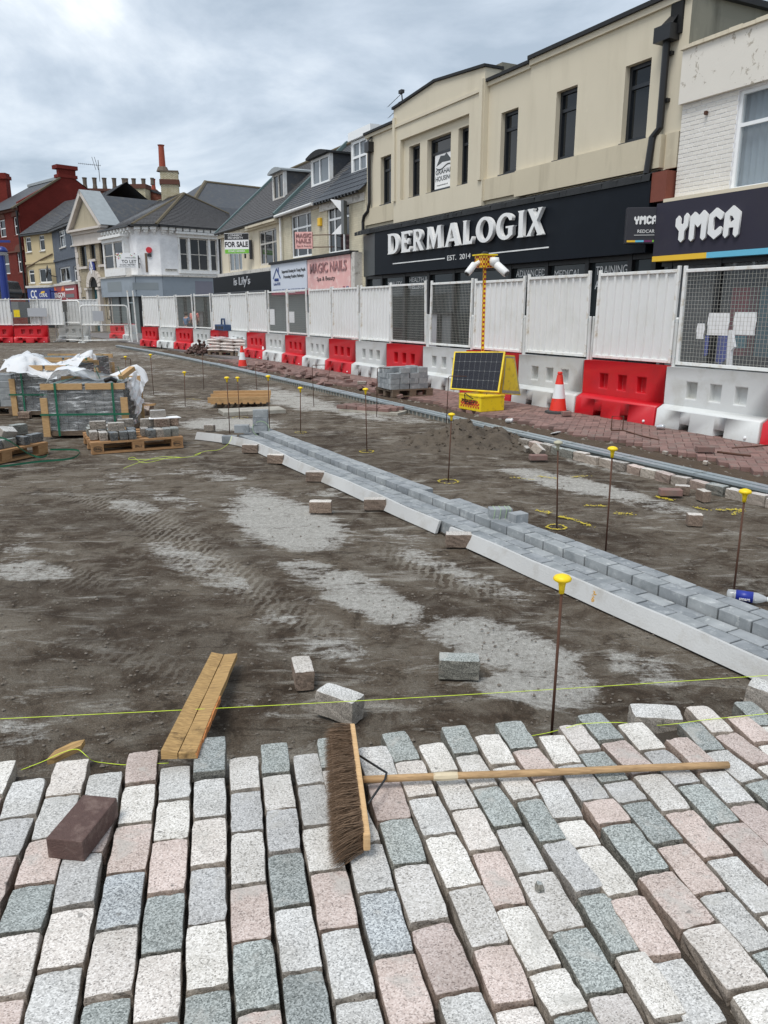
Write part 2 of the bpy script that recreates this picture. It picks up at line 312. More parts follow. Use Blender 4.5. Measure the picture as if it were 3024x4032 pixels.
# ---------------------------------------------------------------- mesh builder and object helpers
class MB:
    def __init__(s): s.v, s.f = [], []
    def add(s, vs, fs):
        o = len(s.v); s.v += [tuple(v) for v in vs]; s.f += [tuple(i + o for i in f) for f in fs]; return s
    def box(s, x0, x1, y0, y1, z0, z1):
        return s.add([(x0, y0, z0), (x1, y0, z0), (x1, y1, z0), (x0, y1, z0), (x0, y0, z1), (x1, y0, z1), (x1, y1, z1), (x0, y1, z1)],
                     [(0, 3, 2, 1), (4, 5, 6, 7), (0, 1, 5, 4), (1, 2, 6, 5), (2, 3, 7, 6), (3, 0, 4, 7)])
    def obox(s, c, size, rz=0.0, rx=0.0, ry=0.0):
        m = Matrix.Translation(c) @ Matrix.Rotation(rz, 4, 'Z') @ Matrix.Rotation(rx, 4, 'X') @ Matrix.Rotation(ry, 4, 'Y')
        h = [k / 2 for k in size]; o = len(s.v)
        s.box(-h[0], h[0], -h[1], h[1], -h[2], h[2])
        for i in range(o, len(s.v)): s.v[i] = tuple(m @ Vector(s.v[i]))
        return s
    def poly(s, pts): return s.add(pts, [tuple(range(len(pts)))])
    def prism(s, pts, off):                       # planar polygon swept by off
        n = len(pts); a = [Vector(p) for p in pts]; b = [p + Vector(off) for p in a]
        return s.add(a + b, [tuple(range(n))[::-1], tuple(range(n, 2 * n))] + [(i, (i + 1) % n, n + (i + 1) % n, n + i) for i in range(n)])
    def bar(s, a, b, w, h=None, up=(0, 0, 1)):
        a, b = Vector(a), Vector(b); h = h or w; d = (b - a).normalized(); u = Vector(up)
        if abs(d.dot(u)) > .98: u = Vector((0, 1, 0))
        x = d.cross(u).normalized(); y = x.cross(d)
        c = [x * w / 2 + y * h / 2, -x * w / 2 + y * h / 2, -x * w / 2 - y * h / 2, x * w / 2 - y * h / 2]
        return s.add([a + k for k in c] + [b + k for k in c], [(3, 2, 1, 0), (4, 5, 6, 7)] + [(i, (i + 1) % 4, 4 + (i + 1) % 4, 4 + i) for i in range(4)])
    def tube(s, path, r, n=8, caps=True):
        P = [Vector(p) for p in path]; o = len(s.v); rr = r if hasattr(r, '__len__') else [r] * len(P)
        prev = None
        for i, p in enumerate(P):
            d = (P[min(i + 1, len(P) - 1)] - P[max(i - 1, 0)]).normalized()
            u = prev if prev is not None else (Vector((0, 0, 1)) if abs(d.z) < .9 else Vector((1, 0, 0)))
            x = d.cross(u); x = x.normalized() if x.length > 1e-6 else d.orthogonal().normalized(); y = x.cross(d).normalized(); prev = y
            for k in range(n):
                a = 2 * math.pi * k / n; s.v.append(tuple(p + (x * math.cos(a) + y * math.sin(a)) * rr[i]))
        for i in range(len(P) - 1):
            for k in range(n):
                a, b = o + i * n + k, o + i * n + (k + 1) % n; s.f.append((a, b, b + n, a + n))
        if caps:
            s.f.append(tuple(o + k for k in range(n))[::-1]); s.f.append(tuple(o + (len(P) - 1) * n + k for k in range(n)))
        return s
    def lathe(s, prof, n=16, c=(0, 0, 0)):
        o = len(s.v)
        for r, z in prof:
            for k in range(n):
                a = 2 * math.pi * k / n; s.v.append((c[0] + r * math.cos(a), c[1] + r * math.sin(a), c[2] + z))
        for i in range(len(prof) - 1):
            for k in range(n):
                a, b = o + i * n + k, o + i * n + (k + 1) % n; s.f.append((a, b, b + n, a + n))
        s.f.append(tuple(o + k for k in range(n))[::-1]); s.f.append(tuple(o + (len(prof) - 1) * n + k for k in range(n)))
        return s
    def mesh(s, name, smooth=False, bevel=0.0, seg=2, merge=False):
        me = bpy.data.meshes.new(name); me.from_pydata(s.v, [], s.f)
        bm = bmesh.new(); bm.from_mesh(me)
        if merge or bevel: bmesh.ops.remove_doubles(bm, verts=bm.verts, dist=1e-5)
        bmesh.ops.recalc_face_normals(bm, faces=bm.faces)
        if bevel:
            bmesh.ops.dissolve_limit(bm, angle_limit=.02, verts=bm.verts, edges=bm.edges)
            ed = [e for e in bm.edges if len(e.link_faces) == 2 and e.calc_face_angle(0) > .5]
            bmesh.ops.bevel(bm, geom=ed, offset=bevel, segments=seg, affect='EDGES', profile=.6, clamp_overlap=True)
        bm.to_mesh(me); bm.free()
        if smooth: me.polygons.foreach_set('use_smooth', [True] * len(me.polygons))
        return me
    def obj(s, name, mat, parent=None, **k):
        return mkobj(name, s.mesh(name, **k), mat, parent)
def mkobj(name, me, mat=None, parent=None, loc=None, rz=None):
    o = bpy.data.objects.new(name, me); COL.objects.link(o)
    if mat:
        mt = mm(mat) if isinstance(mat, str) else mat
        if len(me.materials) == 0: me.materials.append(mt)
        if me.materials[0] is not mt: o.material_slots[0].link = 'OBJECT'; o.material_slots[0].material = mt
    if parent: o.parent = parent
    if loc is not None: o.location = loc
    if rz is not None: o.rotation_euler = (0, 0, rz)
    return o
def tag(o, label, cat, group=None):
    o['label'] = label; o['category'] = cat
    if group: o['group'] = group
    return o
def thing(name, label, cat, loc=(0, 0, 0), rz=0.0, group=None):
    o = bpy.data.objects.new(name, None); COL.objects.link(o); o.empty_display_size = .2
    o.location = loc; o.rotation_euler = (0, 0, rz); return tag(o, label, cat, group)
def struct(o, label=None):
    o['kind'] = 'structure'
    if label: o['label'] = label
    return o
def stuff(o): o['kind'] = 'stuff'; return o
def copytree(o, parent=None):
    c = o.copy(); COL.objects.link(c); c.parent = parent
    for ch in list(o.children): copytree(ch, c)
    return c
def text_mesh(s, w=None, h=None, extrude=.005, align='LEFT', bold=0.0, track=1.0):
    cu = bpy.data.curves.new('t', 'FONT'); cu.body = s; cu.size = 1; cu.extrude = .001; cu.offset = bold; cu.resolution_u = 3; cu.space_character = track
    o = bpy.data.objects.new('t', cu); me = bpy.data.meshes.new_from_object(o); bpy.data.objects.remove(o); bpy.data.curves.remove(cu)
    n = len(me.vertices); co = np.empty(n * 3); me.vertices.foreach_get('co', co); co = co.reshape(-1, 3)
    a, b = co.min(0), co.max(0); fx = (w / (b[0] - a[0])) if w else None; fy = (h / (b[1] - a[1])) if h else None
    fx = fx or fy; fy = fy or fx
    q = np.empty_like(co); q[:, 0] = (co[:, 0] - a[0]) * fx; q[:, 2] = (co[:, 1] - a[1]) * fy; q[:, 1] = -co[:, 2] / .001 * extrude
    if align == 'CENTER': q[:, 0] -= q[:, 0].max() / 2
    me.vertices.foreach_set('co', q.ravel()); me.update(); return me       # lies in local XZ, faces -Y
def text(s, mat, parent, x, y, z, name='lettering', **k):
    o = mkobj(name, text_mesh(s, **k), mat, parent); o.location = (x, y, z); return o
def shape_mesh(loops, depth, name='letter'):
    cu = bpy.data.curves.new('s', 'CURVE'); cu.dimensions = '2D'; cu.fill_mode = 'BOTH'; cu.extrude = depth / 2
    for lp in loops:
        sp = cu.splines.new('POLY'); sp.points.add(len(lp) - 1); sp.use_cyclic_u = True
        for p, (x, y) in zip(sp.points, lp): p.co = (x, y, 0, 1)
    o = bpy.data.objects.new('s', cu); me = bpy.data.meshes.new_from_object(o); bpy.data.objects.remove(o); bpy.data.curves.remove(cu)
    for v in me.vertices: x, y, z = v.co; v.co = (x, -z, y)
    me.name = name; return me
class Face:                                        # a vertical facade plane; local x to the right, y inward, z up
    def __init__(s, left, right=None, rot=None):
        s.O = Vector((left[0], left[1], 0))
        if right is not None: rot = math.atan2(right[1] - left[1], right[0] - left[0]); s.W = (Vector((right[0], right[1], 0)) - s.O).length
        s.rot = rot; s.u = Vector((math.cos(rot), math.sin(rot), 0)); s.inw = Vector((-s.u.y, s.u.x, 0))
    def L(s, p, y=0.0):
        r = ray(*p); O = s.O + s.inw * y; k = O.dot(s.inw) / r.dot(s.inw); P = r * k + Vector((0, 0, CAMH))
        return (P - O).dot(s.u), P.z
def wall_holes(mb, x0, x1, z0, z1, holes, y=0.0, depth=.2):
    xs = sorted({x0, x1} | {v for h in holes for v in h[:2]}); zs = sorted({z0, z1} | {v for h in holes for v in h[2:]})
    for a, b in zip(xs, xs[1:]):
        for c, d in zip(zs, zs[1:]):
            mx, mz = (a + b) / 2, (c + d) / 2
            if any(h[0] < mx < h[1] and h[2] < mz < h[3] for h in holes): continue
            mb.poly([(a, y, c), (b, y, c), (b, y, d), (a, y, d)])
    for a, b, c, d in holes:
        e = y + depth
        mb.poly([(a, y, c), (a, y, d), (a, e, d), (a, e, c)]).poly([(b, y, c), (b, e, c), (b, e, d), (b, y, d)])
        mb.poly([(a, y, c), (a, e, c), (b, e, c), (b, y, c)]).poly([(a, y, d), (b, y, d), (b, e, d), (a, e, d)])
    return mb
def shell(mb, x0, x1, z0, z1, depth, y=0.0, top=True):    # side, back and top walls of a body behind a front sheet
    mb.poly([(x0, y, z0), (x0, y, z1), (x0, depth, z1), (x0, depth, z0)]).poly([(x1, y, z0), (x1, depth, z0), (x1, depth, z1), (x1, y, z1)])
    mb.poly([(x0, depth, z0), (x0, depth, z1), (x1, depth, z1), (x1, depth, z0)])
    if top: mb.poly([(x0, y, z1), (x1, y, z1), (x1, depth, z1), (x0, depth, z1)])
    return mb
def window(parent, x0, x1, z0, z1, y, mat='upvc', gl='glass_dark', cols=(), rows=(), fw=.06, fd=.06, sill=None, bars=.035):
    w = MB(); w.box(x0, x0 + fw, y, y + fd, z0, z1).box(x1 - fw, x1, y, y + fd, z0, z1).box(x0 + fw, x1 - fw, y, y + fd, z0, z0 + fw).box(x0 + fw, x1 - fw, y, y + fd, z1 - fw, z1)
    for c in cols: xx = x0 + (x1 - x0) * c; w.box(xx - bars, xx + bars, y + .004, y + fd - .004, z0 + fw, z1 - fw)
    for r_ in rows:
        zz_ = z0 + (z1 - z0) * r_; w.box(x0 + fw, x1 - fw, y + .007, y + fd - .007, zz_ - bars, zz_ + bars)
    o = w.obj('window', mat, parent)
    MB().poly([(x0 + .01, y + fd * .6, z0 + .01), (x1 - .01, y + fd * .6, z0 + .01), (x1 - .01, y + fd * .6, z1 - .01), (x0 + .01, y + fd * .6, z1 - .01)]).obj('pane', gl, o)
    if sill: MB().box(x0 - .06, x1 + .06, y - .16, y - .001, z0 - .09, z0 - .002).obj('sill', sill, o)
    return o
def slates(mb, A, B, D_, C_, rows, cols, th=.012, jit=.004):   # A-B eave (left,right), D_-C_ top (left,right)
    A, B, C_, D_ = map(Vector, (A, B, C_, D_)); nrm = (B - A).cross(D_ - A).normalized()
    P = lambda u, v: A.lerp(B, u).lerp(D_.lerp(C_, u), v)
    for r_ in range(rows):
        v0, v1 = r_ / rows, min(1, (r_ + 1.35) / rows); off = .5 * (r_ % 2)
        for c in range(cols + 1):
            u0, u1 = max(0, (c - off) / cols), min(1, (c + 1 - off) / cols)
            if u1 - u0 < .2 / cols: continue
            g = .04 / cols; j = random.uniform(0, jit)
            a, b, c2, d = P(u0 + g, v0), P(u1 - g, v0), P(u1 - g, v1), P(u0 + g, v1)
            lo = nrm * (th * 1.6 + j); hi = nrm * .002
            mb.add([a + lo, b + lo, c2 + hi, d + hi, a, b], [(0, 1, 2, 3), (4, 5, 1, 0), (4, 0, 3), (5, 2, 1)])
    return mb
def split_islands(o):
    me = o.data; n = len(me.vertices); par = list(range(n))
    def find(a):
        while par[a] != a: par[a] = par[par[a]]; a = par[a]
        return a
    for p in me.polygons:
        v = p.vertices; r = find(v[0])
        for w in v[1:]: par[find(w)] = r
    groups = {}
    for p in me.polygons: groups.setdefault(find(p.vertices[0]), []).append(tuple(p.vertices))
    if len(groups) < 2: return
    for i, fs in enumerate(groups.values()):
        ids = sorted({v for f in fs for v in f}); mp_ = {v: k for k, v in enumerate(ids)}
        m2 = bpy.data.meshes.new(me.name); m2.from_pydata([tuple(me.vertices[v].co) for v in ids], [], [tuple(mp_[v] for v in f) for f in fs])
        for mt in me.materials: m2.materials.append(mt)
        if i == 0: o.data = m2
        else: c = o.copy(); c.data = m2; COL.objects.link(c)
# ================================================================ GROUND
def vnoise(x, y, sc_, seed):
    r = np.random.default_rng(seed); n = 256; g = r.random((n, n)); X, Y = x / sc_, y / sc_
    i, j = np.floor(X).astype(int), np.floor(Y).astype(int); fx, fy = X - i, Y - j
    fx, fy = fx * fx * (3 - 2 * fx), fy * fy * (3 - 2 * fy); i, j = i % n, j % n; i1, j1 = (i + 1) % n, (j + 1) % n
    return (g[i, j] * (1 - fx) + g[i1, j] * fx) * (1 - fy) + (g[i, j1] * (1 - fx) + g[i1, j1] * fx) * fy
def axis(a, b, step, lo, hi, k=1.18):
    v = list(np.arange(a, b, step)); s, p = step, v[-1]
    while p < hi: s *= k; p += s; v.append(p)
    s, p = step, a
    while p > lo: s *= k; p -= s; v.insert(0, p)
    return np.array(v)
gx, gy = axis(-6, 5.5, .045, -500, 500), axis(1.0, 13, .045, -60, 900)
X, Y = np.meshgrid(gx, gy); nx, ny = len(gx), len(gy)
tt = X * DN.x + Y * DN.y; ss = X * DS.x + Y * DS.y
Zg = -.012 + .007 * (vnoise(X, Y, .55, 1) - .5) + .006 * (vnoise(X, Y, .14, 2) - .5) + .004 * (vnoise(X, Y, .07, 3) - .5)
Zg = np.where(np.hypot(X, Y) > 30, -.012, Zg); Zg = np.where(tt > 7.25, Zg - .02, Zg)
# projected position of each vertex, to lay the slurry stains where the photograph has them
dep = Y * math.cos(PITCH) + CAMH * math.sin(PITCH); dep = np.where(dep < .3, .3, dep)
PX = (1512 + FPX * X / dep) / 1.8228; PY = (2016 - FPX * (Y * math.sin(PITCH) - CAMH * math.cos(PITCH)) / dep) / 1.8228
def blobs(lst):
    m = np.zeros_like(X)
    for x, y, rx, ry, rot, st in lst:
        c, s_ = math.cos(R(rot)), math.sin(R(rot)); u, v = PX - x, PY - y
        d2 = ((u * c + v * s_) / rx) ** 2 + ((-u * s_ + v * c) / ry) ** 2
        m = np.maximum(m, st * np.clip(1.35 - d2 * .85, 0, 1))
    return m
front = (Y > 1)
cem = blobs([(620, 1128, 135, 52, 14, 1), (570, 1085, 70, 28, 15, .8), (690, 1238, 100, 28, 10, .72), (800, 1290, 140, 42, 22, .85), (725, 1400, 75, 26, 5, .6),
    (1090, 1395, 180, 48, 16, 1), (1170, 1480, 140, 46, 4, .95), (1390, 1440, 90, 30, 15, .6), (940, 1212, 120, 20, 20, .55), (1045, 1255, 130, 22, 20, .5),
    (70, 1228, 100, 24, 0, .68), (290, 1092, 60, 18, 8, .62), (380, 1078, 60, 15, 15, .5), (455, 1022, 90, 14, 5, .45), (430, 1225, 130, 36, 24, .58), (250, 1030, 70, 18, 0, .42),
    (40, 1580, 80, 30, 0, .5), (30, 1180, 60, 20, 0, .45), (600, 1330, 60, 20, 10, .45), (560, 1530, 60, 20, 0, .4), (860, 1150, 70, 14, 12, .5), (700, 1060, 60, 12, 0, .4),
    (1245, 1045, 170, 17, 12, .85), (1400, 1085, 130, 14, 12, .55), (1330, 1010, 120, 10, 10, .5), (630, 862, 100, 20, 12, .75), (745, 884, 120, 14, 12, .65), (500, 915, 112, 15, 0, .9),
    (420, 872, 60, 10, 0, .55), (250, 762, 220, 9, 3, .55), (90, 776, 100, 7, 0, .55), (360, 802, 130, 9, 8, .45), (640, 795, 120, 10, 16, .45), (330, 850, 60, 8, 0, .5), (880, 905, 60, 10, 5, .5), (200, 935, 90, 12, 0, .4), (40, 880, 60, 14, 0, .5)])
drk = blobs([(200, 1300, 260, 55, 8, .9), (330, 1380, 240, 60, 5, .7), (1000, 1330, 150, 24, 18, .8), (560, 1200, 80, 20, 15, .7), (1380, 1220, 260, 70, 12, .45), (880, 1000, 160, 22, 10, .6),
    (700, 950, 130, 14, 5, .8), (650, 905, 130, 12, 0, .5), (150, 1120, 160, 26, 5, .55), (450, 830, 120, 12, 4, .7), (200, 1450, 220, 50, 0, .4), (1450, 1530, 170, 30, -8, .7), (620, 1470, 90, 30, 0, .3), (640, 1015, 90, 20, 10, .6), (1250, 975, 200, 16, 10, .5)])
tyr = blobs([(450, 1215, 150, 34, 26, 1), (330, 1120, 120, 26, 24, .8), (640, 1330, 120, 26, 22, .6), (960, 1235, 140, 24, 20, .8), (130, 1240, 120, 22, 8, .7), (260, 1090, 120, 16, 10, .7), (300, 1420, 130, 26, 15, .5)]) * front
cem *= front; drk *= front
V = np.stack([X.ravel(), Y.ravel(), Zg.ravel()], 1)
idx = np.arange(nx * ny).reshape(ny, nx); Fq = np.stack([idx[:-1, :-1].ravel(), idx[:-1, 1:].ravel(), idx[1:, 1:].ravel(), idx[1:, :-1].ravel()], 1)
me = bpy.data.meshes.new('ground'); me.vertices.add(len(V)); me.vertices.foreach_set('co', V.ravel())
me.loops.add(Fq.size); me.loops.foreach_set('vertex_index', Fq.ravel()); me.polygons.add(len(Fq))
me.polygons.foreach_set('loop_start', np.arange(0, Fq.size, 4)); me.polygons.foreach_set('loop_total', np.full(len(Fq), 4)); me.update(calc_edges=True)
me.polygons.foreach_set('use_smooth', np.ones(len(Fq), bool))
for nm, arr in (('cement', cem), ('damp', drk), ('tyre', tyr)):
    a = me.attributes.new(nm, 'FLOAT', 'POINT'); a.data.foreach_set('value', arr.ravel().astype(np.float32))
def ground_mat():
    t = NT('site_dirt')
    def att(n):
        a = t.n.new('ShaderNodeAttribute'); a.attribute_name = n; return a.outputs['Fac']
    dragged = t.map((1.0, 3.2, 1), rot=(0, 0, SA + R(90)))
    fine, grit = t.noise(34, 6, .75), t.noise(170, 3, .7)
    big, mid = t.noise(.8, 10, .68, dist=.7), t.noise(4.2, 9, .72, dist=.6)
    streak = t.noise(2.2, 10, .76, dragged, 1.0)
    c = t.ramp(big, [(.30, C(58, 47, 37)), (.44, C(80, 68, 56)), (.56, C(104, 93, 80)), (.70, C(130, 121, 108))])
    c = t.mix(t.ramp(mid, [(.46, 0.0), (.60, .75)]), c, C(126, 118, 106))
    c = t.mix(t.ramp(mid, [(.36, .8), (.45, 0.0)]), c, C(56, 46, 36))
    c = t.mix(t.ramp(streak, [(.54, 0.0), (.63, .7)]), c, C(170, 165, 155))
    c = t.mix(t.ramp(streak, [(.36, .75), (.44, 0.0)]), c, C(58, 48, 38))
    wv = t.n.new('ShaderNodeTexWave'); wv.inputs['Scale'].default_value = 5.5; wv.inputs['Distortion'].default_value = 5; wv.inputs['Detail'].default_value = 3; wv.inputs['Detail Scale'].default_value = 2.5
    t.l.new(t.map(rot=(0, 0, SA + R(35))), wv.inputs['Vector'])
    c = t.mix(t.math('MULTIPLY', att('tyre'), t.ramp(wv.outputs['Fac'], [(.5, 0.0), (.75, .8)])), c, C(150, 143, 131))
    c = t.mix(t.math('MULTIPLY', att('damp'), t.ramp(mid, [(.25, .95), (.7, .3)])), c, C(62, 51, 41))
    n = t.math('ADD', t.math('MULTIPLY', t.math('SUBTRACT', streak, .5), 2.4), t.math('MULTIPLY', t.math('SUBTRACT', mid, .5), 1.3))
    n = t.math('ADD', n, t.math('MULTIPLY', t.math('SUBTRACT', fine, .5), .8))
    k = t.math('ADD', t.math('MULTIPLY', att('cement'), 1.05), n)
    c = t.mix(t.ramp(k, [(.42, 0.0), (.60, .55), (.85, .95)]), c, t.mix(t.ramp(fine, [(.35, 0.0), (.65, 1.0)]), C(158, 154, 146), C(200, 197, 190)))
    c = t.mix(1.0, c, t.ramp(grit, [(.28, .5), (.5, .98), (.72, 1.5)]), 'MULTIPLY')
    v = t.n.new('ShaderNodeSeparateColor'); t.l.new(t.vor(75), v.inputs[0])
    c = t.mix(t.ramp(v.outputs[0], [(.965, 0.0), (.985, .3)]), c, C(150, 144, 134))
    h = t.math('ADD', t.math('MULTIPLY', fine, 1.0), t.math('MULTIPLY', grit, .45)); h = t.math('ADD', h, t.math('MULTIPLY', mid, 1.4))
    t.bump(h, .02, 1.0)
    return t.done(c, .92, 0, .22)
ground_mat()
ground = struct(mkobj('ground', me, 'site_dirt'), 'churned brown dirt and cement-stained ground of the road works')
# small stones lying about
def pebble_field(name, mat, n, sampler, rmin, rmax):
    mb = MB()
    for _ in range(n):
        p = sampler()
        if p is None: continue
        r_ = rmin + (rmax - rmin) * random.random() ** 2.5; k = [r_ * random.uniform(.6, 1.25) for _ in range(6)]; a = random.random() * 3
        ca, sa = math.cos(a), math.sin(a); z = p[2] + r_ * .25
        pts = [(k[0], 0, 0), (0, k[1], 0), (-k[2], 0, 0), (0, -k[3], 0), (k[4] * .3, 0, k[5] * .6), (0, 0, -k[5] * .6)]
        mb.add([(p[0] + x * ca - y * sa, p[1] + x * sa + y * ca, z + w) for x, y, w in pts],
               [(0, 1, 4), (1, 2, 4), (2, 3, 4), (3, 0, 4), (1, 0, 5), (2, 1, 5), (3, 2, 5), (0, 3, 5)])
    o = stuff(mb.obj(name, mat)); return o
M('pebble', C(112, 104, 94), .9, .45, 9); M('rubble_earth', C(80, 66, 52), .95, .35, 7, .02, 40); M('rubble_stone', C(122, 114, 104), .9, .4, 6)
def site_pt():
    y = 2.4 * (16 / 2.4) ** random.random(); x = random.uniform(-.58, .56) * y
    if x * DN.x + y * DN.y > 6.0: return None
    return (x, y, -.008)
o = pebble_field('gravel', 'pebble', 5200, site_pt, .002, .012); o['label'] = 'small loose stones scattered over the dirt of the site'; o['category'] = 'gravel'
# rubble in the torn strip between drain and pavers
def trench_pt():
    s_ = 3.5 + 26 * random.random() ** 1.3; p = ST(s_, random.uniform(6.62, 7.28), -.01); return tuple(p)
o = pebble_field('rubble', 'rubble_stone', 2600, trench_pt, .008, .055); o['label'] = 'broken stone rubble along the torn edge of the pavement'; o['category'] = 'rubble'
mb = MB(); N1, N2 = 260, 12
for i in range(N1):
    for j in range(N2):
        s_ = 3.0 + 30 * i / (N1 - 1); t_ = 6.6 + .75 * j / (N2 - 1)
        z = -.02 + .05 * math.sin(math.pi * j / (N2 - 1)) * (.5 + random.random() * .9)
        mb.v.append(tuple(ST(s_, t_, z)))
for i in range(N1 - 1):
    for j in range(N2 - 1): a = i * N2 + j; mb.f.append((a, a + 1, a + N2 + 1, a + N2))
struct(mb.obj('terrain', 'rubble_earth'), 'strip of bare brown earth between drain and pavers')

# ================================================================ FOREGROUND SETT PAVING
ZS = 0.10                                            # tops of the setts
def sett_mesh(seed, L=.19, W=.096, Hh=.1, jag=.0035):
    rnd = random.Random(seed); bm = bmesh.new(); bmesh.ops.create_cube(bm, size=1)
    bmesh.ops.subdivide_edges(bm, edges=bm.edges, cuts=4, use_grid_fill=True)
    for v in bm.verts: v.co.x *= W; v.co.y *= L; v.co.z *= Hh
    ph = [rnd.random() * 6 for _ in range(6)]
    for v in bm.verts:
        x, y, z = v.co; ex, ey, top = abs(abs(x) - W / 2) < 1e-5, abs(abs(y) - L / 2) < 1e-5, abs(z - Hh / 2) < 1e-5
        if top and (ex or ey):                       # chipped upper arris
            v.co.z -= (rnd.random() ** 3) * .003
            if ex: v.co.x -= math.copysign(rnd.random() ** 2 * jag, x)
            if ey: v.co.y -= math.copysign(rnd.random() ** 2 * jag, y)
            if ex and ey: v.co.z -= .0012; v.co.x -= math.copysign(.0022, x); v.co.y -= math.copysign(.0022, y)
        else:
            if ex: v.co.x += rnd.uniform(-jag, jag * .6) - math.copysign(.004 * (Hh / 2 - z) / Hh, x)
            if ey: v.co.y += rnd.uniform(-jag, jag * .6)
            if top: v.co.z += rnd.uniform(-.0004, .0004)
    bmesh.ops.bevel(bm, geom=[e for e in bm.edges if e.calc_face_angle(0) > .7], offset=.0016, segments=1, affect='EDGES')
    bmesh.ops.recalc_face_normals(bm, faces=bm.faces)
    me = bpy.data.meshes.new('sett'); bm.to_mesh(me); bm.free(); me.polygons.foreach_set('use_smooth', [False] * len(me.polygons)); return me
SETT = [sett_mesh(i) for i in range(14)]
for s_ in SETT: s_.materials.append(mm('granite_cream'))
bed = MB()
bed.poly([G(A1(-900, 640)) + Vector((0, 0, .05)), G(A1(-900, 2600)) + Vector((0, 0, .05)), G(A2(2300, 2600)) + Vector((0, 0, .05)), G(A2(2300, 130)) + Vector((0, 0, .05)), G(A2(1000, 380)) + Vector((0, 0, .05)), G(A2(0, 560)) + Vector((0, 0, .05))])
M('bed_sand', C(74, 66, 57), .95, .35, 30, .02, 80)
paving = struct(bed.obj('sett_paving', 'bed_sand'), 'new granite sett paving laid in staggered rows with open joints')
KIND = {'W': 'granite_cream', 'L': 'granite_light_grey', 'G': 'granite_dark_grey', 'P': 'granite_pink', 'K': 'granite_rose_cream', 'g': 'granite_mottled'}
cols = []
def colA1(*a): cols.append([(A1(*p), k) for p, k in zip(a[0::2], list(a[1::2]) + [None])])
def colA2(*a): cols.append([(A2(*p), k) for p, k in zip(a[0::2], list(a[1::2]) + [None])])
colA1((-150, 560), 'L', (-215, 720), 'W', (-300, 900))
colA1((8, 548), 'W', (-62, 705), 'P', (-130, 880), 'K', (-220, 1090))
colA1((128, 622), 'L', (75, 793), 'L', (-3, 968), 'P', (-95, 1195), 'G', (-200, 1440), 'W', (-300, 1720))
colA1((318, 537), 'K', (272, 697), 'L', (212, 887), 'P', (150, 1088), 'G', (80, 1298), 'K', (0, 1585), 'P', (-70, 1850))
colA1((462, 597), 'L', (428, 772), 'P', (362, 955), 'L', (318, 1183), 'K', (260, 1445), 'L', (195, 1760))
colA1((625, 505), 'P', (610, 648), 'W', (585, 818), 'P', (548, 1030), 'g', (508, 1280), 'K', (468, 1580), 'G', (430, 1880))
colA1((765, 568), 'L', (757, 718), 'W', (742, 893), 'P', (722, 1122), 'G', (700, 1385), 'K', (678, 1692), 'G', (660, 1990))
colA1((920, 470), 'G', (912, 625), 'L', (915, 797), 'K', (908, 1003), 'L', (900, 1252), 'W', (905, 1543), 'G', (905, 1860))
colA1((1062, 530), 'W', (1070, 678), 'L', (1078, 858), 'W', (1082, 1085), 'P', (1097, 1330), 'G', (1125, 1635), 'P', (1150, 1950))
colA1((1192, 468), 'G', (1203, 603), 'W', (1225, 757), 'L', (1240, 945), 'G', (1272, 1180), 'L', (1318, 1462), 'G', (1362, 1780))
colA1((1330, 515), 'L', (1355, 650), 'L', (1388, 830), 'W', (1428, 1025), 'P', (1478, 1278), 'L', (1548, 1585), 'L', (1610, 1890))
colA2((-97, 301), 'G', (-79, 427), 'W', (-31, 577), 'W', (38, 736), 'L', (85, 930), 'g', (155, 1185), 'P', (238, 1480), 'L', (315, 1770))
colA2((64, 345), 'L', (111, 481), 'P', (158, 637), 'G', (222, 822), 'W', (300, 1055), 'P', (415, 1333), 'L', (530, 1640))
colA2((150, 282), 'G', (212, 404), 'K', (271, 548), 'L', (342, 703), 'W', (440, 908), 'W', (548, 1148), 'P', (642, 1385), 'K', (745, 1640))
colA2((300, 326), 'W', (362, 443), 'W', (441, 597), 'K', (525, 762), 'P', (625, 985), 'W', (765, 1238), 'W', (868, 1415), 'G', (990, 1650))
colA2((392, 262), 'G', (448, 375), 'W', (522, 506), 'G', (618, 664), 'L', (720, 848), 'W', (855, 1080), 'G', (1010, 1340), 'K', (1145, 1600))
colA2((525, 297), 'W', (598, 420), 'W', (695, 555), 'G', (800, 728), 'L', (950, 932), 'G', (1100, 1175), 'W', (1275, 1440), 'L', (1410, 1660))
colA2((611, 244), 'G', (682, 356), 'P', (775, 484), 'L', (858, 638), 'W', (935, 748), 'W', (1085, 948), 'P', (1240, 1195), 'L', (1430, 1470), 'W', (1570, 1700))
colA2((784, 295), 'W', (859, 413), 'L', (972, 559), 'P', (1048, 656), 'G', (1200, 848), 'P', (1385, 1065), 'K', (1590, 1315), 'W', (1790, 1560))
colA2((859, 255), 'K', (945, 363), 'G', (1050, 485), 'L', (1122, 568), 'G', (1266, 734), 'P', (1435, 930), 'L', (1650, 1160), 'G', (1850, 1380))
colA2((936, 208), 'G', (1033, 319), 'P', (1172, 451), 'W', (1297, 601), 'P', (1468, 786), 'L', (1680, 1010), 'W', (1850, 1190))
colA2((1100, 249), 'W', (1200, 357), 'L', (1341, 493), 'G', (1499, 651), 'P', (1720, 870), 'L', (1880, 1030))
colA2((1285, 312), 'P', (1432, 443), 'L', (1557, 573), 'P', (1750, 745), 'W', (1900, 890))
colA2((1335, 245), 'G', (1446, 360), 'L', (1604, 487), 'G', (1780, 615))
colA2((1369, 182), 'K', (1482, 293), 'P', (1648, 415), 'W', (1800, 530))
colA2((1529, 223), 'P', (1654, 332), 'W', (1800, 460))
colA2((1557, 159), 'G', (1662, 257), 'W', (1790, 370))
STATW = []
LINES = [[G(p, ZS) for p, _ in col] for col in cols]
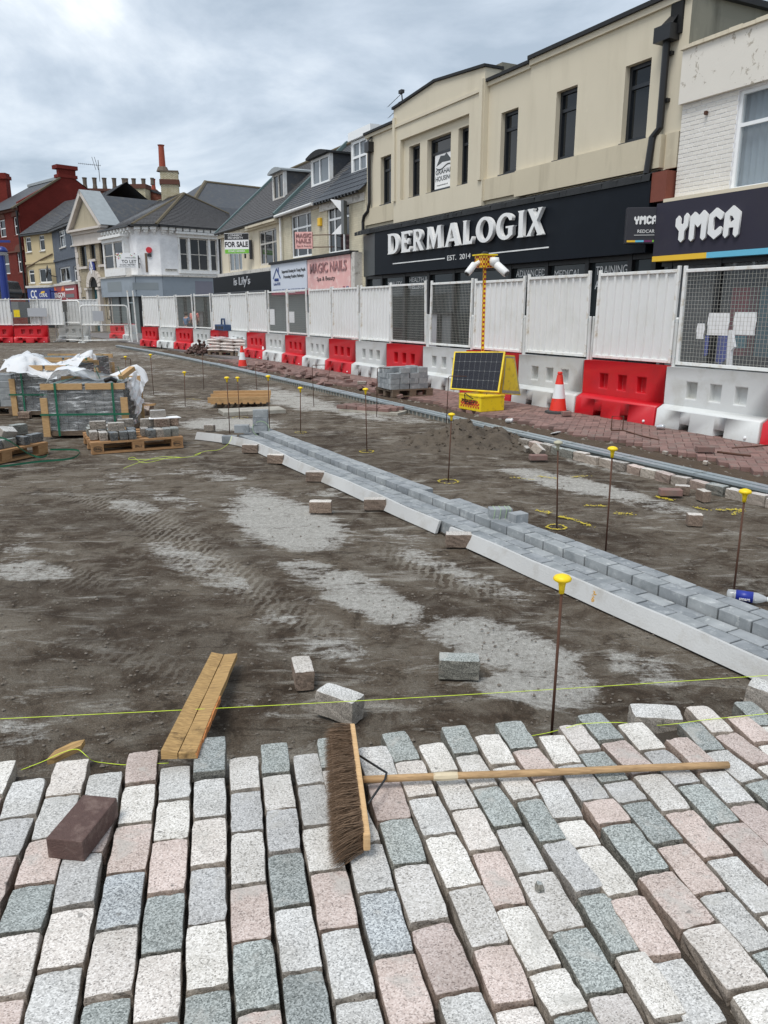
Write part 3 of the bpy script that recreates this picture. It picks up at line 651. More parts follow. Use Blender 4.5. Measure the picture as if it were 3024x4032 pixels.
def gap_to(c, nrm, line):                            # distance from c to a neighbouring course, measured across
    inside, outside = [], []
    for j, (a, b) in enumerate(zip(line, line[1:])):
        d = b - a; den = nrm.x * d.y - nrm.y * d.x
        if abs(den) < 1e-6: continue
        k = ((a.x - c.x) * d.y - (a.y - c.y) * d.x) / den; u = ((a.x - c.x) * nrm.y - (a.y - c.y) * nrm.x) / den
        if -.02 <= u <= 1.02: inside.append(abs(k))
        elif (j == 0 and -1 < u < 0) or (j == len(line) - 2 and 1 < u < 2): outside.append(abs(k))
    return min(inside) if inside else (min(outside) if outside else None)
for ci, col in enumerate(cols):
    for i in range(len(col) - 1):
        a, b = G(col[i][0], ZS), G(col[i + 1][0], ZS); k = col[i][1]
        d = b - a; L_ = d.length - .0115
        if L_ < .04: continue
        o = mkobj('sett', SETT[(ci * 5 + i * 3) % 14], KIND[k], paving)
        lift = random.uniform(-.004, .005)
        if (ci, i) == (7, 0): lift = .028
        o.location = (a + d / 2) + Vector((0, 0, -.05 + lift))
        o.rotation_euler = (random.uniform(-.012, .012), random.uniform(-.012, .012), math.atan2(d.y, d.x) + math.pi / 2 + random.choice((0, math.pi)))
        nv = Vector((d.y, -d.x, 0)).normalized(); gs_ = [g for g in (gap_to(a + d / 2, nv, LINES[k2]) for k2 in (ci - 1, ci + 1) if 0 <= k2 < len(cols)) if g and .07 < g < .2]
        wd = min(.125, max(.088, (sum(gs_) / len(gs_) if gs_ else .115) - .0095)); STATW.append(wd)
        o.scale = (wd / .096 * random.uniform(.985, 1.01), L_ / .19, 1)

# ================================================================ GREY BLOCK EDGING WITH FOAM STRIPS
BLK = MB().box(-.0965, .0965, -.0485, .0485, -.05, .05).mesh('block', bevel=.003, seg=1); BLK.materials.append(mm('blue_grey_block'))
BLKW = STREET_ROT
def kt(t, s): return t - .026 * (s - 2.5)
edging = thing('block_edging', 'long line of blue grey concrete blocks in four rows crossing the dirt', 'edging', ST(2, 3.13))
inv = edging.matrix_basis.inverted()
KROT = math.atan2(DS.y, DS.x) + .026
def put_block(s, t, z=.045, k=1.0):
    o = mkobj('block', BLK, 'blue_grey_block', edging); p = ST(s, kt(t, s), z + random.uniform(-.002, .002)); o.location = p - edging.location
    o.rotation_euler = (0, 0, KROT + random.uniform(-.008, .008)); o.scale.x = k; return o
for row, (t_, off, s_end) in enumerate(((3.205, 0, 9.9), (3.309, .1, 9.95), (3.425, .05, 10.1), (3.53, .15, 10.05))):
    s_ = 1.25 + off
    while s_ < s_end:
        if not (row == 3 and 5.35 < s_ < 5.75): put_block(s_, t_, .045 if row < 2 else .098)
        s_ += .204
bedm = MB(); bedm.prism([ST(1.1, kt(3.14, 1.1), .0), ST(10.0, kt(3.14, 10), .0), ST(10.1, kt(3.62, 10), .0), ST(1.1, kt(3.62, 1.1), .0)], (0, 0, .004))
for i in range(len(bedm.v)): bedm.v[i] = tuple(Vector(bedm.v[i]) - edging.location)
bedm.obj('mortar_bed', 'bed_sand', edging)
def foam(s0, s1, label, curl=False):
    n = 44; mb = MB(); top, bot, top2, bot2 = [], [], [], []
    for i in range(n + 1):
        s_ = s0 + (s1 - s0) * i / n; w = .004 * math.sin(s_ * 3.1) + .003 * math.sin(s_ * 7.7); h = .100 + .004 * math.sin(s_ * 2.3)
        t_ = kt(3.108, s_) + w * .6
        if curl and s_ > 9.2: t_ -= (s_ - 9.2) ** 2 * .3
        if not curl and s_ > s1 - .25: t_ -= (s_ - s1 + .25) ** 2 * .25
        top.append(ST(s_, t_ + .014 + w, h)); bot.append(ST(s_, t_ - .02, .0)); top2.append(ST(s_, t_ + .034 + w, h)); bot2.append(ST(s_, t_ + .004, 0))
    for i in range(n):
        mb.add([bot[i], bot[i + 1], top[i + 1], top[i], bot2[i], bot2[i + 1], top2[i + 1], top2[i]], [(0, 1, 2, 3), (3, 2, 6, 7), (4, 7, 6, 5)])
    mb.add([bot[0], top[0], top2[0], bot2[0]], [(0, 1, 2, 3)]); mb.add([bot[n], top[n], top2[n], bot2[n]], [(0, 1, 2, 3)])
    return tag(mb.obj('foam_strip', 'foam', merge=True, smooth=False), label, 'foam strip', 'foam edging strips')
foam(1.1, 4.80, 'white foam strip along the near half of the grey block edging')
foam(4.98, 10.35, 'white foam strip along the far half of the block edging, curling away at its end', True)
mk = MB()
c0 = G(A4(642, 1100), .06); s0, t0 = toST(c0)
for i in range(26):
    a = random.uniform(-.014, .014); z = random.uniform(.02, .085); mk.obox(ST(s0 + a, kt(3.108, s0) - .024 + z * .34, z), (.006, .002, .006), STREET_ROT + math.pi / 2)
tag(mk.obj('spray_mark', 'orange_spray'), 'orange spray mark on the near foam strip', 'paint mark')

# ================================================================ DRAIN, GRANITE EDGE, BRICK PAVEMENT
def tdr(s): return 6.44 - (.003 * (s - 24) ** 2 if s > 24 else 0) + (.07 if 9 < s < 24 else 0) * min(1, max(0, (s - 9) / 5))
drain = thing('drainage_channel', 'long galvanised slot drain with scalloped concrete side beside the brick pavement', 'drain', ST(3, 6.44))
def seg_strip(t0, t1, z0, z1, s0, s1, n):
    mb = MB()
    for i in range(n):
        a, b = s0 + (s1 - s0) * i / n, s0 + (s1 - s0) * (i + 1) / n
        q = [ST(a, tdr(a) + t0, z0), ST(b, tdr(b) + t0, z0), ST(b, tdr(b) + t1, z0), ST(a, tdr(a) + t1, z0)]; u = Vector((0, 0, z1 - z0))
        mb.add([p - drain.location for p in q] + [p + u - drain.location for p in q], [(4, 5, 6, 7), (0, 1, 5, 4), (2, 3, 7, 6), (0, 4, 7, 3), (1, 2, 6, 5)])
    return mb
seg_strip(-.10, -.018, .055, .082, 2.5, 38, 60).obj('edge_rail', 'galvanised', drain)
seg_strip(.018, .10, .055, .082, 2.5, 38, 60).obj('edge_rail', 'galvanised', drain)
seg_strip(-.02, .02, .02, .05, 2.5, 38, 60).obj('slot', 'black_metal', drain)
seg_strip(-.075, .095, -.04, .054, 2.5, 38, 60).obj('channel_body', 'galv_dull', drain)
sm = MB(); s_ = 7.5
while s_ < 30:                                       # ribs that make the scalloped side
    p = ST(s_, tdr(s_) - .079, .0) - drain.location; sm.obox(p + Vector((0, 0, .015)), (.022, .03, .075), STREET_ROT); s_ += .14
stuff(sm.obj('rib', 'concrete_slab', drain))
jn = MB()
for s_ in np.arange(3.4, 37, 1.0): jn.obox(ST(s_, tdr(s_), .0835) - drain.location, (.012, .205, .004), STREET_ROT)
jn.obj('joint', 'galv_dull', drain)
edge = thing('granite_edging', 'row of rough granite setts laid along the near side of the drain', 'edging', ST(3, 6.12))
s_ = 2.4; i = 0
while s_ < 8.0:
    o = mkobj('sett', SETT[i % 14], random.choice(['granite_rose_cream', 'granite_cream', 'granite_dark_grey', 'granite_pink', 'granite_far']), edging and edge)
    o.location = ST(s_, 6.13 + random.uniform(-.015, .015), .03 + random.uniform(-.008, .008)) - edge.location
    o.rotation_euler = (random.uniform(-.05, .05), random.uniform(-.06, .06), STREET_ROT + math.pi / 2 + random.uniform(-.05, .05)); s_ += random.uniform(.2, .225); i += 1
ZP = .05
pave = struct(MB().prism([ST(2, 9.15, -.02), ST(60, 9.15 - 3, -.02), ST(60, 14.5, -.02), ST(2, 14.5, -.02)], (0, 0, .06)).obj('pavement', 'pavement_tarmac'))
PAV = MB().box(-.099, .099, -.0485, .0485, -.035, .035).mesh('brick', bevel=.005, seg=1); PAV.materials.append(mm('paver_red'))
bp = MB().prism([ST(2, 7.3, -.03), ST(26, 7.3, -.03), ST(26, 9.14, -.03), ST(2, 9.14, -.03)], (0, 0, .03)).obj('brick_pavement', 'rubble_earth')
struct(bp, 'old red brick pavement torn off in a stepped edge')
cand = []
for ix in range(-260, 300):
    for iy in range(-300, 300):
        k = (ix - iy) % 4
        if k == 0: cx, cy, rr = ix + 1, iy + .5, 0
        elif k == 3: cx, cy, rr = ix + .5, iy + 1, math.pi / 2
        else: continue
        u, v = cx * .1005, cy * .1005; s_, t_ = 12 + (u - v) * .7071, 8.2 + (u + v) * .7071
        if not (2.6 < s_ < 26): continue
        e_ = 7.27 + .06 * math.sin(s_ * 5.3) + .05 * math.sin(s_ * 2.1)
        if s_ > 12: e_ += .12 * (.5 + .5 * math.sin(s_ * 1.7))
        if t_ < e_ or t_ > 9.1: continue
        cand.append((s_, t_, rr))
cand.sort(key=lambda q: (q[1] > 8.75 or q[0] < 4.6, q[0]))
rest = MB()
for i, (s_, t_, rr) in enumerate(cand):
    z = .015 + random.uniform(-.004, .004); rz = STREET_ROT + math.pi / 4 + rr + random.uniform(-.02, .02)
    if i < 290:
        o = mkobj('brick', PAV, 'paver_red', bp); o.location = ST(s_, t_, z); o.rotation_euler = (random.uniform(-.02, .02), random.uniform(-.02, .02), rz)
    else: rest.obox(ST(s_, t_, z), (.197, .096, .07), rz)
t_ = NT('paver_red_far'); pc = t_.ramp(t_.vor(7), [(0, C(104, 84, 78)), (1, C(148, 118, 110))]); t_.done(pc, .85)
stuff(rest.obj('brick', 'paver_red_far', bp))
# ================================================================ BARRIERS AND HOARDING PANELS
BL = 1.739
def barrier_mesh():
    L = BL - .03; mb = MB()
    holes = [(L * .22, L * .33, .43, .66), (L * .455, L * .565, .43, .66), (L * .69, L * .80, .43, .66)]
    # front of the upper wall with pockets
    wall_holes(mb, 0, L, .32, .85, holes, y=.15, depth=.11)
    for a, b, c, d in holes: mb.poly([(a, .26, c), (b, .26, c), (b, .26, d), (a, .26, d)])
    mb.poly([(0, .15, .85), (L, .15, .85), (L, .37, .85), (0, .37, .85)])
    mb.poly([(0, .37, 0), (L, .37, 0), (L, .37, .85), (0, .37, .85)])
    # ledge: sloping top, face with two fork notches
    mb.poly([(0, .02, .26), (L, .02, .26), (L, .15, .32), (0, .15, .32)])
    n = [(L * .26, L * .36), (L * .60, L * .70)]; xs = [0, n[0][0], n[0][1], n[1][0], n[1][1], L]
    for i in range(5):
        z0 = .09 if i in (1, 3) else 0
        mb.poly([(xs[i], -.0 + .0 if z0 == 0 else .006, z0), (xs[i + 1], 0 if z0 == 0 else .006, z0), (xs[i + 1], .02, .26), (xs[i], .02, .26)])
        if z0:
            for x in (xs[i], xs[i + 1]): mb.poly([(x, 0, 0), (x, .006, .09), (x, .36, .09), (x, .36, 0)])
            mb.poly([(xs[i], .006, .09), (xs[i + 1], .006, .09), (xs[i + 1], .36, .09), (xs[i], .36, .09)])
    for x in (0, L):
        mb.poly([(x, 0, 0), (x, .02, .26), (x, .15, .32), (x, .15, .85), (x, .37, .85), (x, .37, 0)])
    me = mb.mesh('barrier_body', bevel=.018, seg=2); me.polygons.foreach_set('use_smooth', [True] * len(me.polygons))
    return me
BARR = barrier_mesh(); BARR.materials.append(mm('white_plastic'))
def tab_mesh():
    me = MB().box(-.055, .0, .19, .33, .44, .64).mesh('interlock', bevel=.012); me.materials.append(mm('white_plastic')); return me
TAB = tab_mesh()
BOLT = MB().lathe([(.018, 0), (.018, .02), (.009, .026)], 10).mesh('drain_plug'); BOLT.materials.append(mm('upvc'))
def tb(s): return 8.64 - (.0085 * (s - 23) ** 2 if s > 23 else 0)
ORD = ['first', 'second', 'third', 'fourth', 'fifth', 'sixth', 'seventh', 'eighth', 'ninth', 'tenth']
bounds = [8.15 + BL * (i - 1) for i in range(-1, 20)]
def place_barrier(pl, rz, red, label, group='plastic barriers round the works'):
    e = thing('plastic_barrier', label, 'barrier', pl, rz, group)
    mt = 'red_plastic' if red else 'white_plastic'
    mkobj('barrier_body', BARR, mt, e); mkobj('interlock', TAB, mt, e)
    b = mkobj('drain_plug', BOLT, 'upvc', e); b.location = (BL * .88, .004, .05); b.rotation_euler = (math.pi / 2, 0, 0)
    return e
nr = nw = 0; STATION = []
for i in range(-1, 18):
    s0, s1 = 8.15 + BL * (i - 1), 8.15 + BL * i
    a, b = ST(s1, tb(s1), ZP), ST(s0, tb(s0), ZP)    # a: far = left end seen from the site
    rz = math.atan2(b.y - a.y, b.x - a.x); red = i % 2 != 0
    if i == -1: lab = 'sliver of a red plastic barrier at the right edge of the picture'
    else:
        n_ = (nr if red else nw); nm = 'red' if red else 'white'
        xtra = {0: ', under the nearest mesh panel', 1: ', right of the traffic cone', 2: ', behind the near cone', 3: ', almost hidden behind the solar panels', 4: ', behind the pallet of grey blocks', 17: ', beside the mesh gate'}.get(i, '')
        lab = f'{nm} plastic barrier, {ORD[n_]} {nm} one from the right{xtra}'
        if red: nr += 1
        else: nw += 1
    place_barrier(a, rz, red, lab); STATION.append((i, a, rz))
PW, PZ0, PZ1 = 1.63, .885, 2.19
def panel_parts():
    fr = MB(); w = .045
    fr.box(0, w, -.02, .025, PZ0, PZ1 + .045).box(PW - w, PW, -.02, .025, PZ0, PZ1 + .045).box(w, PW - w, -.018, .023, PZ1 - w, PZ1).box(w, PW - w, -.018, .023, PZ0, PZ0 + w)
    frm = fr.mesh('frame', bevel=.004, seg=1)
    sh = MB(); xs = []; n = 9; p = (PW - 2 * w) / n
    for i in range(n):
        x = w + i * p; xs += [(x, .020), (x + p * .70, .020), (x + p * .74, -.008), (x + p * .94, -.008), (x + p * .985, .020)]
    xs.append((PW - w, .018))
    for (x0, y0), (x1, y1) in zip(xs, xs[1:]): sh.poly([(x0, y0, PZ0 + w), (x1, y1, PZ0 + w), (x1, y1, PZ1 - w), (x0, y0, PZ1 - w)])
    shm = sh.mesh('sheet', merge=True)
    ms = MB(); k = .054; x = w + k / 2
    while x < PW - w: ms.box(x - .0014, x + .0014, -.0014, .0014, PZ0 + w, PZ1 - w); x += k
    z = PZ0 + w + k / 2
    while z < PZ1 - w: ms.box(w, PW - w, -.0044, -.0016, z - .0014, z + .0014); z += k
    msm = ms.mesh('mesh_infill')
    pom = MB().lathe([(.026, .80), (.026, 1.52), (.02, 1.53)], 10).mesh('post')
    br = MB()
    for x in (-.03, PW - .005):
        for z in (.97, 1.47): br.box(x, x + .035, -.012, .012, z, z + .03)
    brm = br.mesh('bracket')
    for m_, n_ in ((frm, 'white_steel'), (shm, 'white_sheet'), (msm, 'wire_white'), (pom, 'white_plastic'), (brm, 'galvanised')): m_.materials.append(mm(n_))
    return frm, shm, msm, pom, brm
FRM, SHM, MSM, POM, BRM = panel_parts()
def place_panel(loc, rz, mesh, label, group, lean=0.0):
    e = thing('hoarding' if not mesh else 'mesh_fence', label, 'hoarding' if not mesh else 'mesh fence', loc, rz, group)
    e.rotation_euler = (lean, 0, rz)
    mkobj('frame', FRM, None, e)
    mkobj('mesh_infill' if mesh else 'sheet', MSM if mesh else SHM, None, e); [setattr(mkobj('post', POM, None, e), 'location', (x_, 0, 0)) for x_ in (-.043, PW + .042)]; mkobj('bracket', BRM, None, e); return e
MESHED = {0, 4, 5, 9, 10, 14, 15}; ns = nm_ = 0
for i, a, rz in STATION:
    if i < 0: continue
    u = Vector((math.cos(rz), math.sin(rz), 0)); w = Vector((-u.y, u.x, 0))
    loc = a + u * .06 + w * .26
    if i in MESHED:
        x = {0: ', hung with two blank white sheets', 4: ', two sign boards behind it', 5: ', left of the sign boards'}.get(i, '')
        lab = f'wire mesh panel on barriers, {ORD[nm_]} from the right{x}'; nm_ += 1; g = 'mesh panels on the barriers'
    else:
        x = {1: ', the largest in view', 3: ', behind the camera mast', 17: ', beside the mesh gate'}.get(i, '')
        k_ = ORD[ns] if ns < 10 else 'eleventh'
        lab = f'white ribbed steel hoarding panel, {k_} solid one counting from the right{x}'; ns += 1; g = 'ribbed hoarding panels on the barriers'
    place_panel(loc + Vector((0, 0, random.uniform(-.015, .012))), rz + random.uniform(-.012, .012), i in MESHED, lab, g, random.uniform(-.02, .02))
# far hoarding on the left and the mesh gate
def far_barrier(pL, rz, red, label): return place_barrier(Vector((pL[0], pL[1], 0)), rz, red, label, 'plastic barriers left of the gate')
fz = 0.06
pts = [Vector((-20.9, 40.9, 0)), Vector((-19.17, 41.05, 0)), Vector((-17.45, 41.2, 0)), Vector((-17.2, 43.6, 0))]
far_barrier(pts[0], fz, True, 'red plastic barrier at the left edge of the picture behind a blue hoop'); far_barrier(pts[1], fz, True, 'red plastic barrier beside the left end of the white barrier by the gate')
far_barrier(Vector((-17.5, 42.6, 0)), fz - .2, False, 'white plastic barrier set back just left of the mesh gate')
far_barrier(Vector((-16.1, 46.5, 0)), -.4, True, 'red plastic barrier seen through the mesh gate'); far_barrier(Vector((-14.9, 45.2, 0)), -1.0, False, 'white plastic barrier end seen through the mesh gate')
for p, msh, lab in ((Vector((-20.9, 41.2, 0)), False, 'ribbed white hoarding panel at the left edge of the picture'), (Vector((-19.5, 41.32, 0)), True, 'narrow looking mesh panel between the two far left hoarding panels'),
                    (Vector((-18.3, 41.45, 0)), False, 'ribbed white hoarding panel with two grey notices far left'), (Vector((-16.95, 42.9, 0)), False, 'ribbed white hoarding panel set back just left of the mesh gate')):
    place_panel(p, fz, msh, lab, 'far left hoarding panels')
def notice(center, rz, w, h, mat, label, name='notice', cat='notice', tilt=0.0):
    o = MB().obox((0, 0, 0), (w, .012, h)).obj(name, mat); o.location = center; o.rotation_euler = (tilt, 0, rz); return tag(o, label, cat)
for px_, lab in (((130, 1230), 'left of two small grey notices on the far left hoarding'), ((163, 1230), 'right of two small grey notices on the far left hoarding')):
    p = onray(px_, 41.3); notice(p, fz, .55, .42, 'notice_grey', lab)
p = onray((66, 1234), 41.2); notice(p, fz, .3, .36, 'yellow_paint', 'small yellow warning notice on the far left mesh panel')
def gate(name, pl, pr, h, label, cross=True):
    f = Face(pl, pr); e = thing(name, label, 'gate', f.O, f.rot, 'mesh gate leaves'); W = f.W; r_ = .035
    path = [(0, 0, .05), (0, 0, h - .15), (.05, 0, h - .04), (.15, 0, h), (W - .15, 0, h), (W - .05, 0, h - .04), (W, 0, h - .15), (W, 0, .05)]
    MB().tube(path, r_, 8).tube([(0, 0, .12), (W, 0, .12)], r_, 8).tube([(0, 0, h * .48), (W, 0, h * .48)], r_ * .9, 8).obj('frame', 'white_steel', e, smooth=True)
    m_ = MB(); n = int(W / .055)
    for i in range(1, n): m_.box(W * i / n - .003, W * i / n + .003, -.003, .003, .12, h - .03)
    for z in np.arange(.3, h - .1, .25): m_.box(0, W, .004, .010, z - .003, z + .003)
    m_.obj('mesh_infill', 'wire_white', e)
    MB().box(-.06, .1, -.2, .2, 0, .05).box(W - .1, W + .06, -.2, .2, 0, .05).obj('foot', 'white_steel', e); return e
gl, gr = G(R1(605, 1475)), G(R1(945, 1472)); g2 = G(R1(430, 1455))
gate('mesh_gate', gl, gr, height(gl, R1(0, 1203)[1]), 'wide white tubular mesh gate closing the site entrance')
gate('mesh_gate', (gl.x - 2.0, gl.y + 1.6), (gl.x - .05, gl.y + .05), 2.1, 'narrow white mesh gate leaf left of the wide gate')
p = onray(R1(712, 1280), gl.y - .08); notice(p, .2, .52, .5, 'notice_grey', 'blank grey notice tied to the wide mesh gate')
e = thing('gate_post', 'pair of tall white posts where the gate meets the barriers', 'post', (gr.x + .25, gr.y - .4, 0))
for dx in (0, .28): MB().tube([(dx, 0, 0), (dx - .06, 0, 2.6)], .04, 8).obj('post', 'white_steel', e)
for z in (.5, 2.0): MB().bar((0, 0, z), (.28, 0, z), .05).obj('bracket', 'galvanised', e)
# sheets and boards on or behind the near mesh
i0, a0, r0 = [q for q in STATION if q[0] == 0][0]
u0 = Vector((math.cos(r0), math.sin(r0), 0)); w0 = Vector((-u0.y, u0.x, 0))
FP = Face(a0 + w0 * .24, rot=r0)
def on_panel(pa, pb, y, mat, label, name='paper_sheet', cat='paper'):
    x0, z0 = FP.L(pa, y); x1, z1 = FP.L(pb, y); mb = MB(); n = 8
    for i in range(n):
        for j in range(n):
            f = lambda i, j: (x0 + (x1 - x0) * i / n, y + .006 * math.sin(i * 1.9 + j) + .003 * math.sin(j * 2.7), z0 + (z1 - z0) * j / n)
            mb.poly([f(i, j), f(i + 1, j), f(i + 1, j + 1), f(i, j + 1)])
    o = mb.obj(name, mat, merge=True, smooth=True); o.location = FP.O; o.rotation_euler = (0, 0, FP.rot); return tag(o, label, cat)
on_panel(R6(1200, 700), R6(1375, 535), .04, 'paper', 'left of two large blank white sheets behind the nearest mesh panel')
on_panel(R6(1392, 698), R6(1578, 530), .04, 'paper', 'right of two large blank white sheets behind the nearest mesh panel')
on_panel(R6(1120, 728), R6(1188, 615), .05, 'paper', 'small printed notice left of the two white sheets')
for k, (pa, pb, lab) in enumerate(((R2(528, 1820), R2(580, 1695), 'white notice in a shop window behind a far mesh panel, left one'), (R2(703, 1805), R2(742, 1715), 'white notice behind a far mesh panel, right one'))):
    f = Face(ST(40, 11.2), rot=STREET_ROT); x0, z0 = f.L(pa); x1, z1 = f.L(pb)
    o = MB().box(x0, x1, 0, .01, z0, z1).obj('paper_sheet', 'paper'); o.location = f.O; o.rotation_euler = (0, 0, f.rot); tag(o, lab, 'paper')
# folded sign boards standing behind mesh panel 4
fb = Face(ST(20, 9.35), rot=STREET_ROT)
def board(pa, pb, legy, mat, label):
    x0, z0 = fb.L(pa); x1, z1 = fb.L(pb); e = thing('sign_board', label, 'sign board', fb.O + fb.u * (x0 + x1) / 2 + Vector((0, 0, .04)), fb.rot, 'sign boards behind the mesh'); w = (x1 - x0) / 2; h = z1
    MB().box(-w, w, 0, .02, .55, h).obj('panel', mat, e)
    f_ = MB().bar((-w, -.02, .55), (-w, -.02, h), .05).bar((w, -.02, .55), (w, -.02, h), .05).bar((-w, -.02, h), (w, -.02, h), .05).bar((-w, -.02, .55), (w, -.02, .55), .05)
    f_.obj('frame', 'black_metal', e)
    for sx in (-1, 1):
        MB().bar((sx * w, -.02, .55), (sx * w * 1.05, -.1, 0), .04).obj('leg', 'black_metal', e); MB().bar((sx * w, .04, h), (sx * w * 1.2, .3, 0), .04).obj('leg', 'black_metal', e)
board(R5(612, 668), R5(698, 535), 0, 'notice_grey', 'left folded road sign board with pale face behind the mesh'); board(R5(712, 672), R5(802, 538), 0, 'shop_grey', 'right folded road sign board with dark grey face behind the mesh')
fb = Face(ST(33, 9.2), rot=STREET_ROT)
board(R1(1436, 1345), R1(1478, 1258), 0, 'shop_grey', 'grey sign board behind the far mesh panels next to a passer-by')
# ================================================================ BUILDINGS ON THE RIGHT (one straight facade line)
TF = 12.3
def arc(cx, cy, rx, ry, a0, a1, n=10): return [(cx + rx * math.cos(R(a0 + (a1 - a0) * i / n)), cy + ry * math.sin(R(a0 + (a1 - a0) * i / n))) for i in range(n + 1)]
SERIF = {
 'D': [[(0, 0), (.42, 0)] + arc(.42, .5, .46, .5, -80, 80) + [(.42, 1), (0, 1), (.06, .94), (.06, .06)], [(.28, .11), (.42, .11)] + arc(.42, .5, .22, .39, -80, 80) + [(.42, .89), (.28, .89)]],
 'E': [[(0, 0), (.74, 0), (.78, .26), (.70, .26), (.62, .13), (.28, .13), (.28, .45), (.5, .45), (.55, .37), (.61, .37), (.61, .65), (.55, .65), (.5, .57), (.28, .57), (.28, .87), (.6, .87), (.67, .76), (.75, .76), (.72, 1), (0, 1), (.06, .94), (.06, .06)]],
 'R': [[(0, 0), (.34, 0), (.28, .06), (.28, .42), (.36, .42), (.66, 0), (1.0, 0), (.60, .455)] + arc(.42, .72, .38, .28, -50, 85) + [(.42, 1), (0, 1), (.06, .94), (.06, .06)], [(.28, .54), (.42, .54)] + arc(.42, .715, .16, .175, -85, 85) + [(.42, .89), (.28, .89)]],
 'M': [[(0, 0), (.24, 0), (.19, .06), (.24, .66), (.49, 0), (.57, 0), (.82, .66), (.85, .06), (.80, 0), (1.14, 0), (1.08, .06), (1.02, .94), (1.08, 1), (.8, 1), (.55, .36), (.3, 1), (.02, 1), (.09, .94), (.05, .06)]],
 'A': [[(0, 0), (.3, 0), (.24, .06), (.30, .22), (.68, .22), (.74, .06), (.67, 0), (1.04, 0), (.98, .06), (.63, 1), (.40, 1), (.06, .06)], [(.345, .34), (.635, .34), (.49, .76)]],
 'L': [[(0, 0), (.72, 0), (.78, .3), (.70, .3), (.6, .13), (.28, .13), (.28, .94), (.34, 1), (0, 1), (.06, .94), (.06, .06)]],
 'O': [arc(.5, .5, .5, .52, 0, 350, 28), arc(.5, .5, .27, .39, 0, 350, 28)],
 'G': [arc(.5, .5, .5, .52, 42, 310, 20) + [(.92, .15), (.92, .43), (.99, .5), (.54, .5), (.54, .43), (.68, .43), (.68, .19)] + arc(.5, .5, .27, .39, 300, 58, 16) + [(.74, .71), (.85, .71)]],
 'I': [[(0, 0), (.36, 0), (.29, .08), (.29, .92), (.36, 1), (0, 1), (.07, .92), (.07, .08)]],
 'X': [[(0, 0), (.3, 0), (.26, .06), (.47, .36), (.68, .06), (.62, 0), (1, 0), (.94, .06), (.61, .54), (.88, .94), (.94, 1), (.64, 1), (.70, .94), (.52, .68), (.34, .94), (.38, 1), (0, 1), (.06, .94), (.38, .5), (.06, .06)]]}
HEX = {
 'Y': ([[(0, .80), (.11, .9), (.2, .8), (.2, .64), (.28, .57), (.36, .64), (.36, .86), (.46, .96), (.56, .86), (.56, .52), (.42, .37), (.42, .1), (.3, 0), (.18, .1), (.18, .38), (0, .56)]], .56),
 'M': ([[(0, .09), (.11, 0), (.22, .09), (.22, .56), (.36, .44), (.50, .56), (.50, .09), (.61, 0), (.72, .09), (.72, .84), (.55, .98), (.36, .82), (.17, .96), (0, .82)]], .72),
 'C': ([[(0, .2), (.28, 0), (.56, .18), (.56, .34), (.48, .40), (.28, .27), (.2, .32), (.2, .68), (.28, .74), (.48, .60), (.56, .66), (.56, .82), (.28, 1), (0, .8)]], .56),
 'A': ([[(0, .1), (.1, 0), (.21, .1), (.21, .32), (.39, .32), (.39, .1), (.5, 0), (.6, .1), (.6, .78), (.3, 1), (0, .78)], [(.21, .46), (.39, .56), (.30, .68), (.21, .70)]], .6)}
def word_hex(word, parent, x, z, h, y, depth, mat='letter_white', track=.06, name='letter'):
    for ch in word:
        lp, w = HEX[ch]; o = mkobj(name, shape_mesh([[(a * h, b * h) for a, b in l] for l in lp], depth), mat, parent); o.location = (x, y, z); x += (w + track) * h
# ---------- cream building over the navy shop
S0 = 25.0
der = thing('shop_building', 'two storey cream rendered building with black windows above the navy DERMALOGIX shopfront', 'building', ST(S0, TF), STREET_ROT)
W = S0 - 11.55; sx = lambda s: S0 - s
zw0, zw1 = 4.97, 6.40
WIN = [(24.0, 23.28), (22.08, 21.43), (21.01, 19.73), (19.35, 18.71), (17.42, 16.72), (15.26, 14.56), (13.13, 12.44)]
hol = lambda lst: [(sx(a), sx(b), zw0, zw1) for a, b in lst]
wl_ = MB(); xa, xb = sx(22.85), sx(17.98); xc = sx(16.24)
wall_holes(wl_, 0, xa, 4.3, 7.22, hol(WIN[:1]), 0, .2); wall_holes(wl_, xb, xc, 4.3, 7.22, hol(WIN[4:5]), 0, .2); wall_holes(wl_, xc, W, 4.3, 7.28, hol(WIN[5:]), -.04, .22)
wl_.poly([(xc, -.04, 4.3), (xc, 0, 4.3), (xc, 0, 7.28), (xc, -.04, 7.28)])
# middle bay: proud, with a recessed window panel and a shallow gabled parapet
pa_, pb_ = sx(22.42), sx(18.66); pz0, pz1 = 4.93, 6.63
wall_holes(wl_, xa, xb, 4.3, 7.3, [(pa_, pb_, pz0, pz1)], -.14, .12)
wall_holes(wl_, pa_, pb_, pz0, pz1, hol(WIN[1:4]), -.02, .2)
gb = [(xa, -.14, 7.3), (xb, -.14, 7.3), (xb, -.14, 7.55), ((xa + xb) / 2, -.14, 7.76), (xa, -.14, 7.55)]
wl_.prism(gb, (0, .5, 0))
for x in (xa, xb): wl_.poly([(x, -.14, 4.3), (x, 0, 4.3), (x, 0, 7.3), (x, -.14, 7.3)])
wl_.obj('wall', 'cream_render', der)
MB().poly([(0, 0, 0), (0, 10, 0), (0, 10, 7.22), (0, 0, 7.22)]).poly([(0, 10, 0), (W, 10, 0), (W, 10, 7.22), (0, 10, 7.22)]).poly([(W, -.04, 0), (W, 10, 0), (W, 10, 7.28), (W, -.04, 7.28)]).obj('side_wall', 'cement_side', der)
MB().box(.02, W - .02, .3, 10, 7.0, 7.1).obj('roof', 'felt', der)
MB().box(xb - .35, xb + .02, .36, 1.6, 7.3, 7.72).obj('parapet_block', 'cement_side', der)
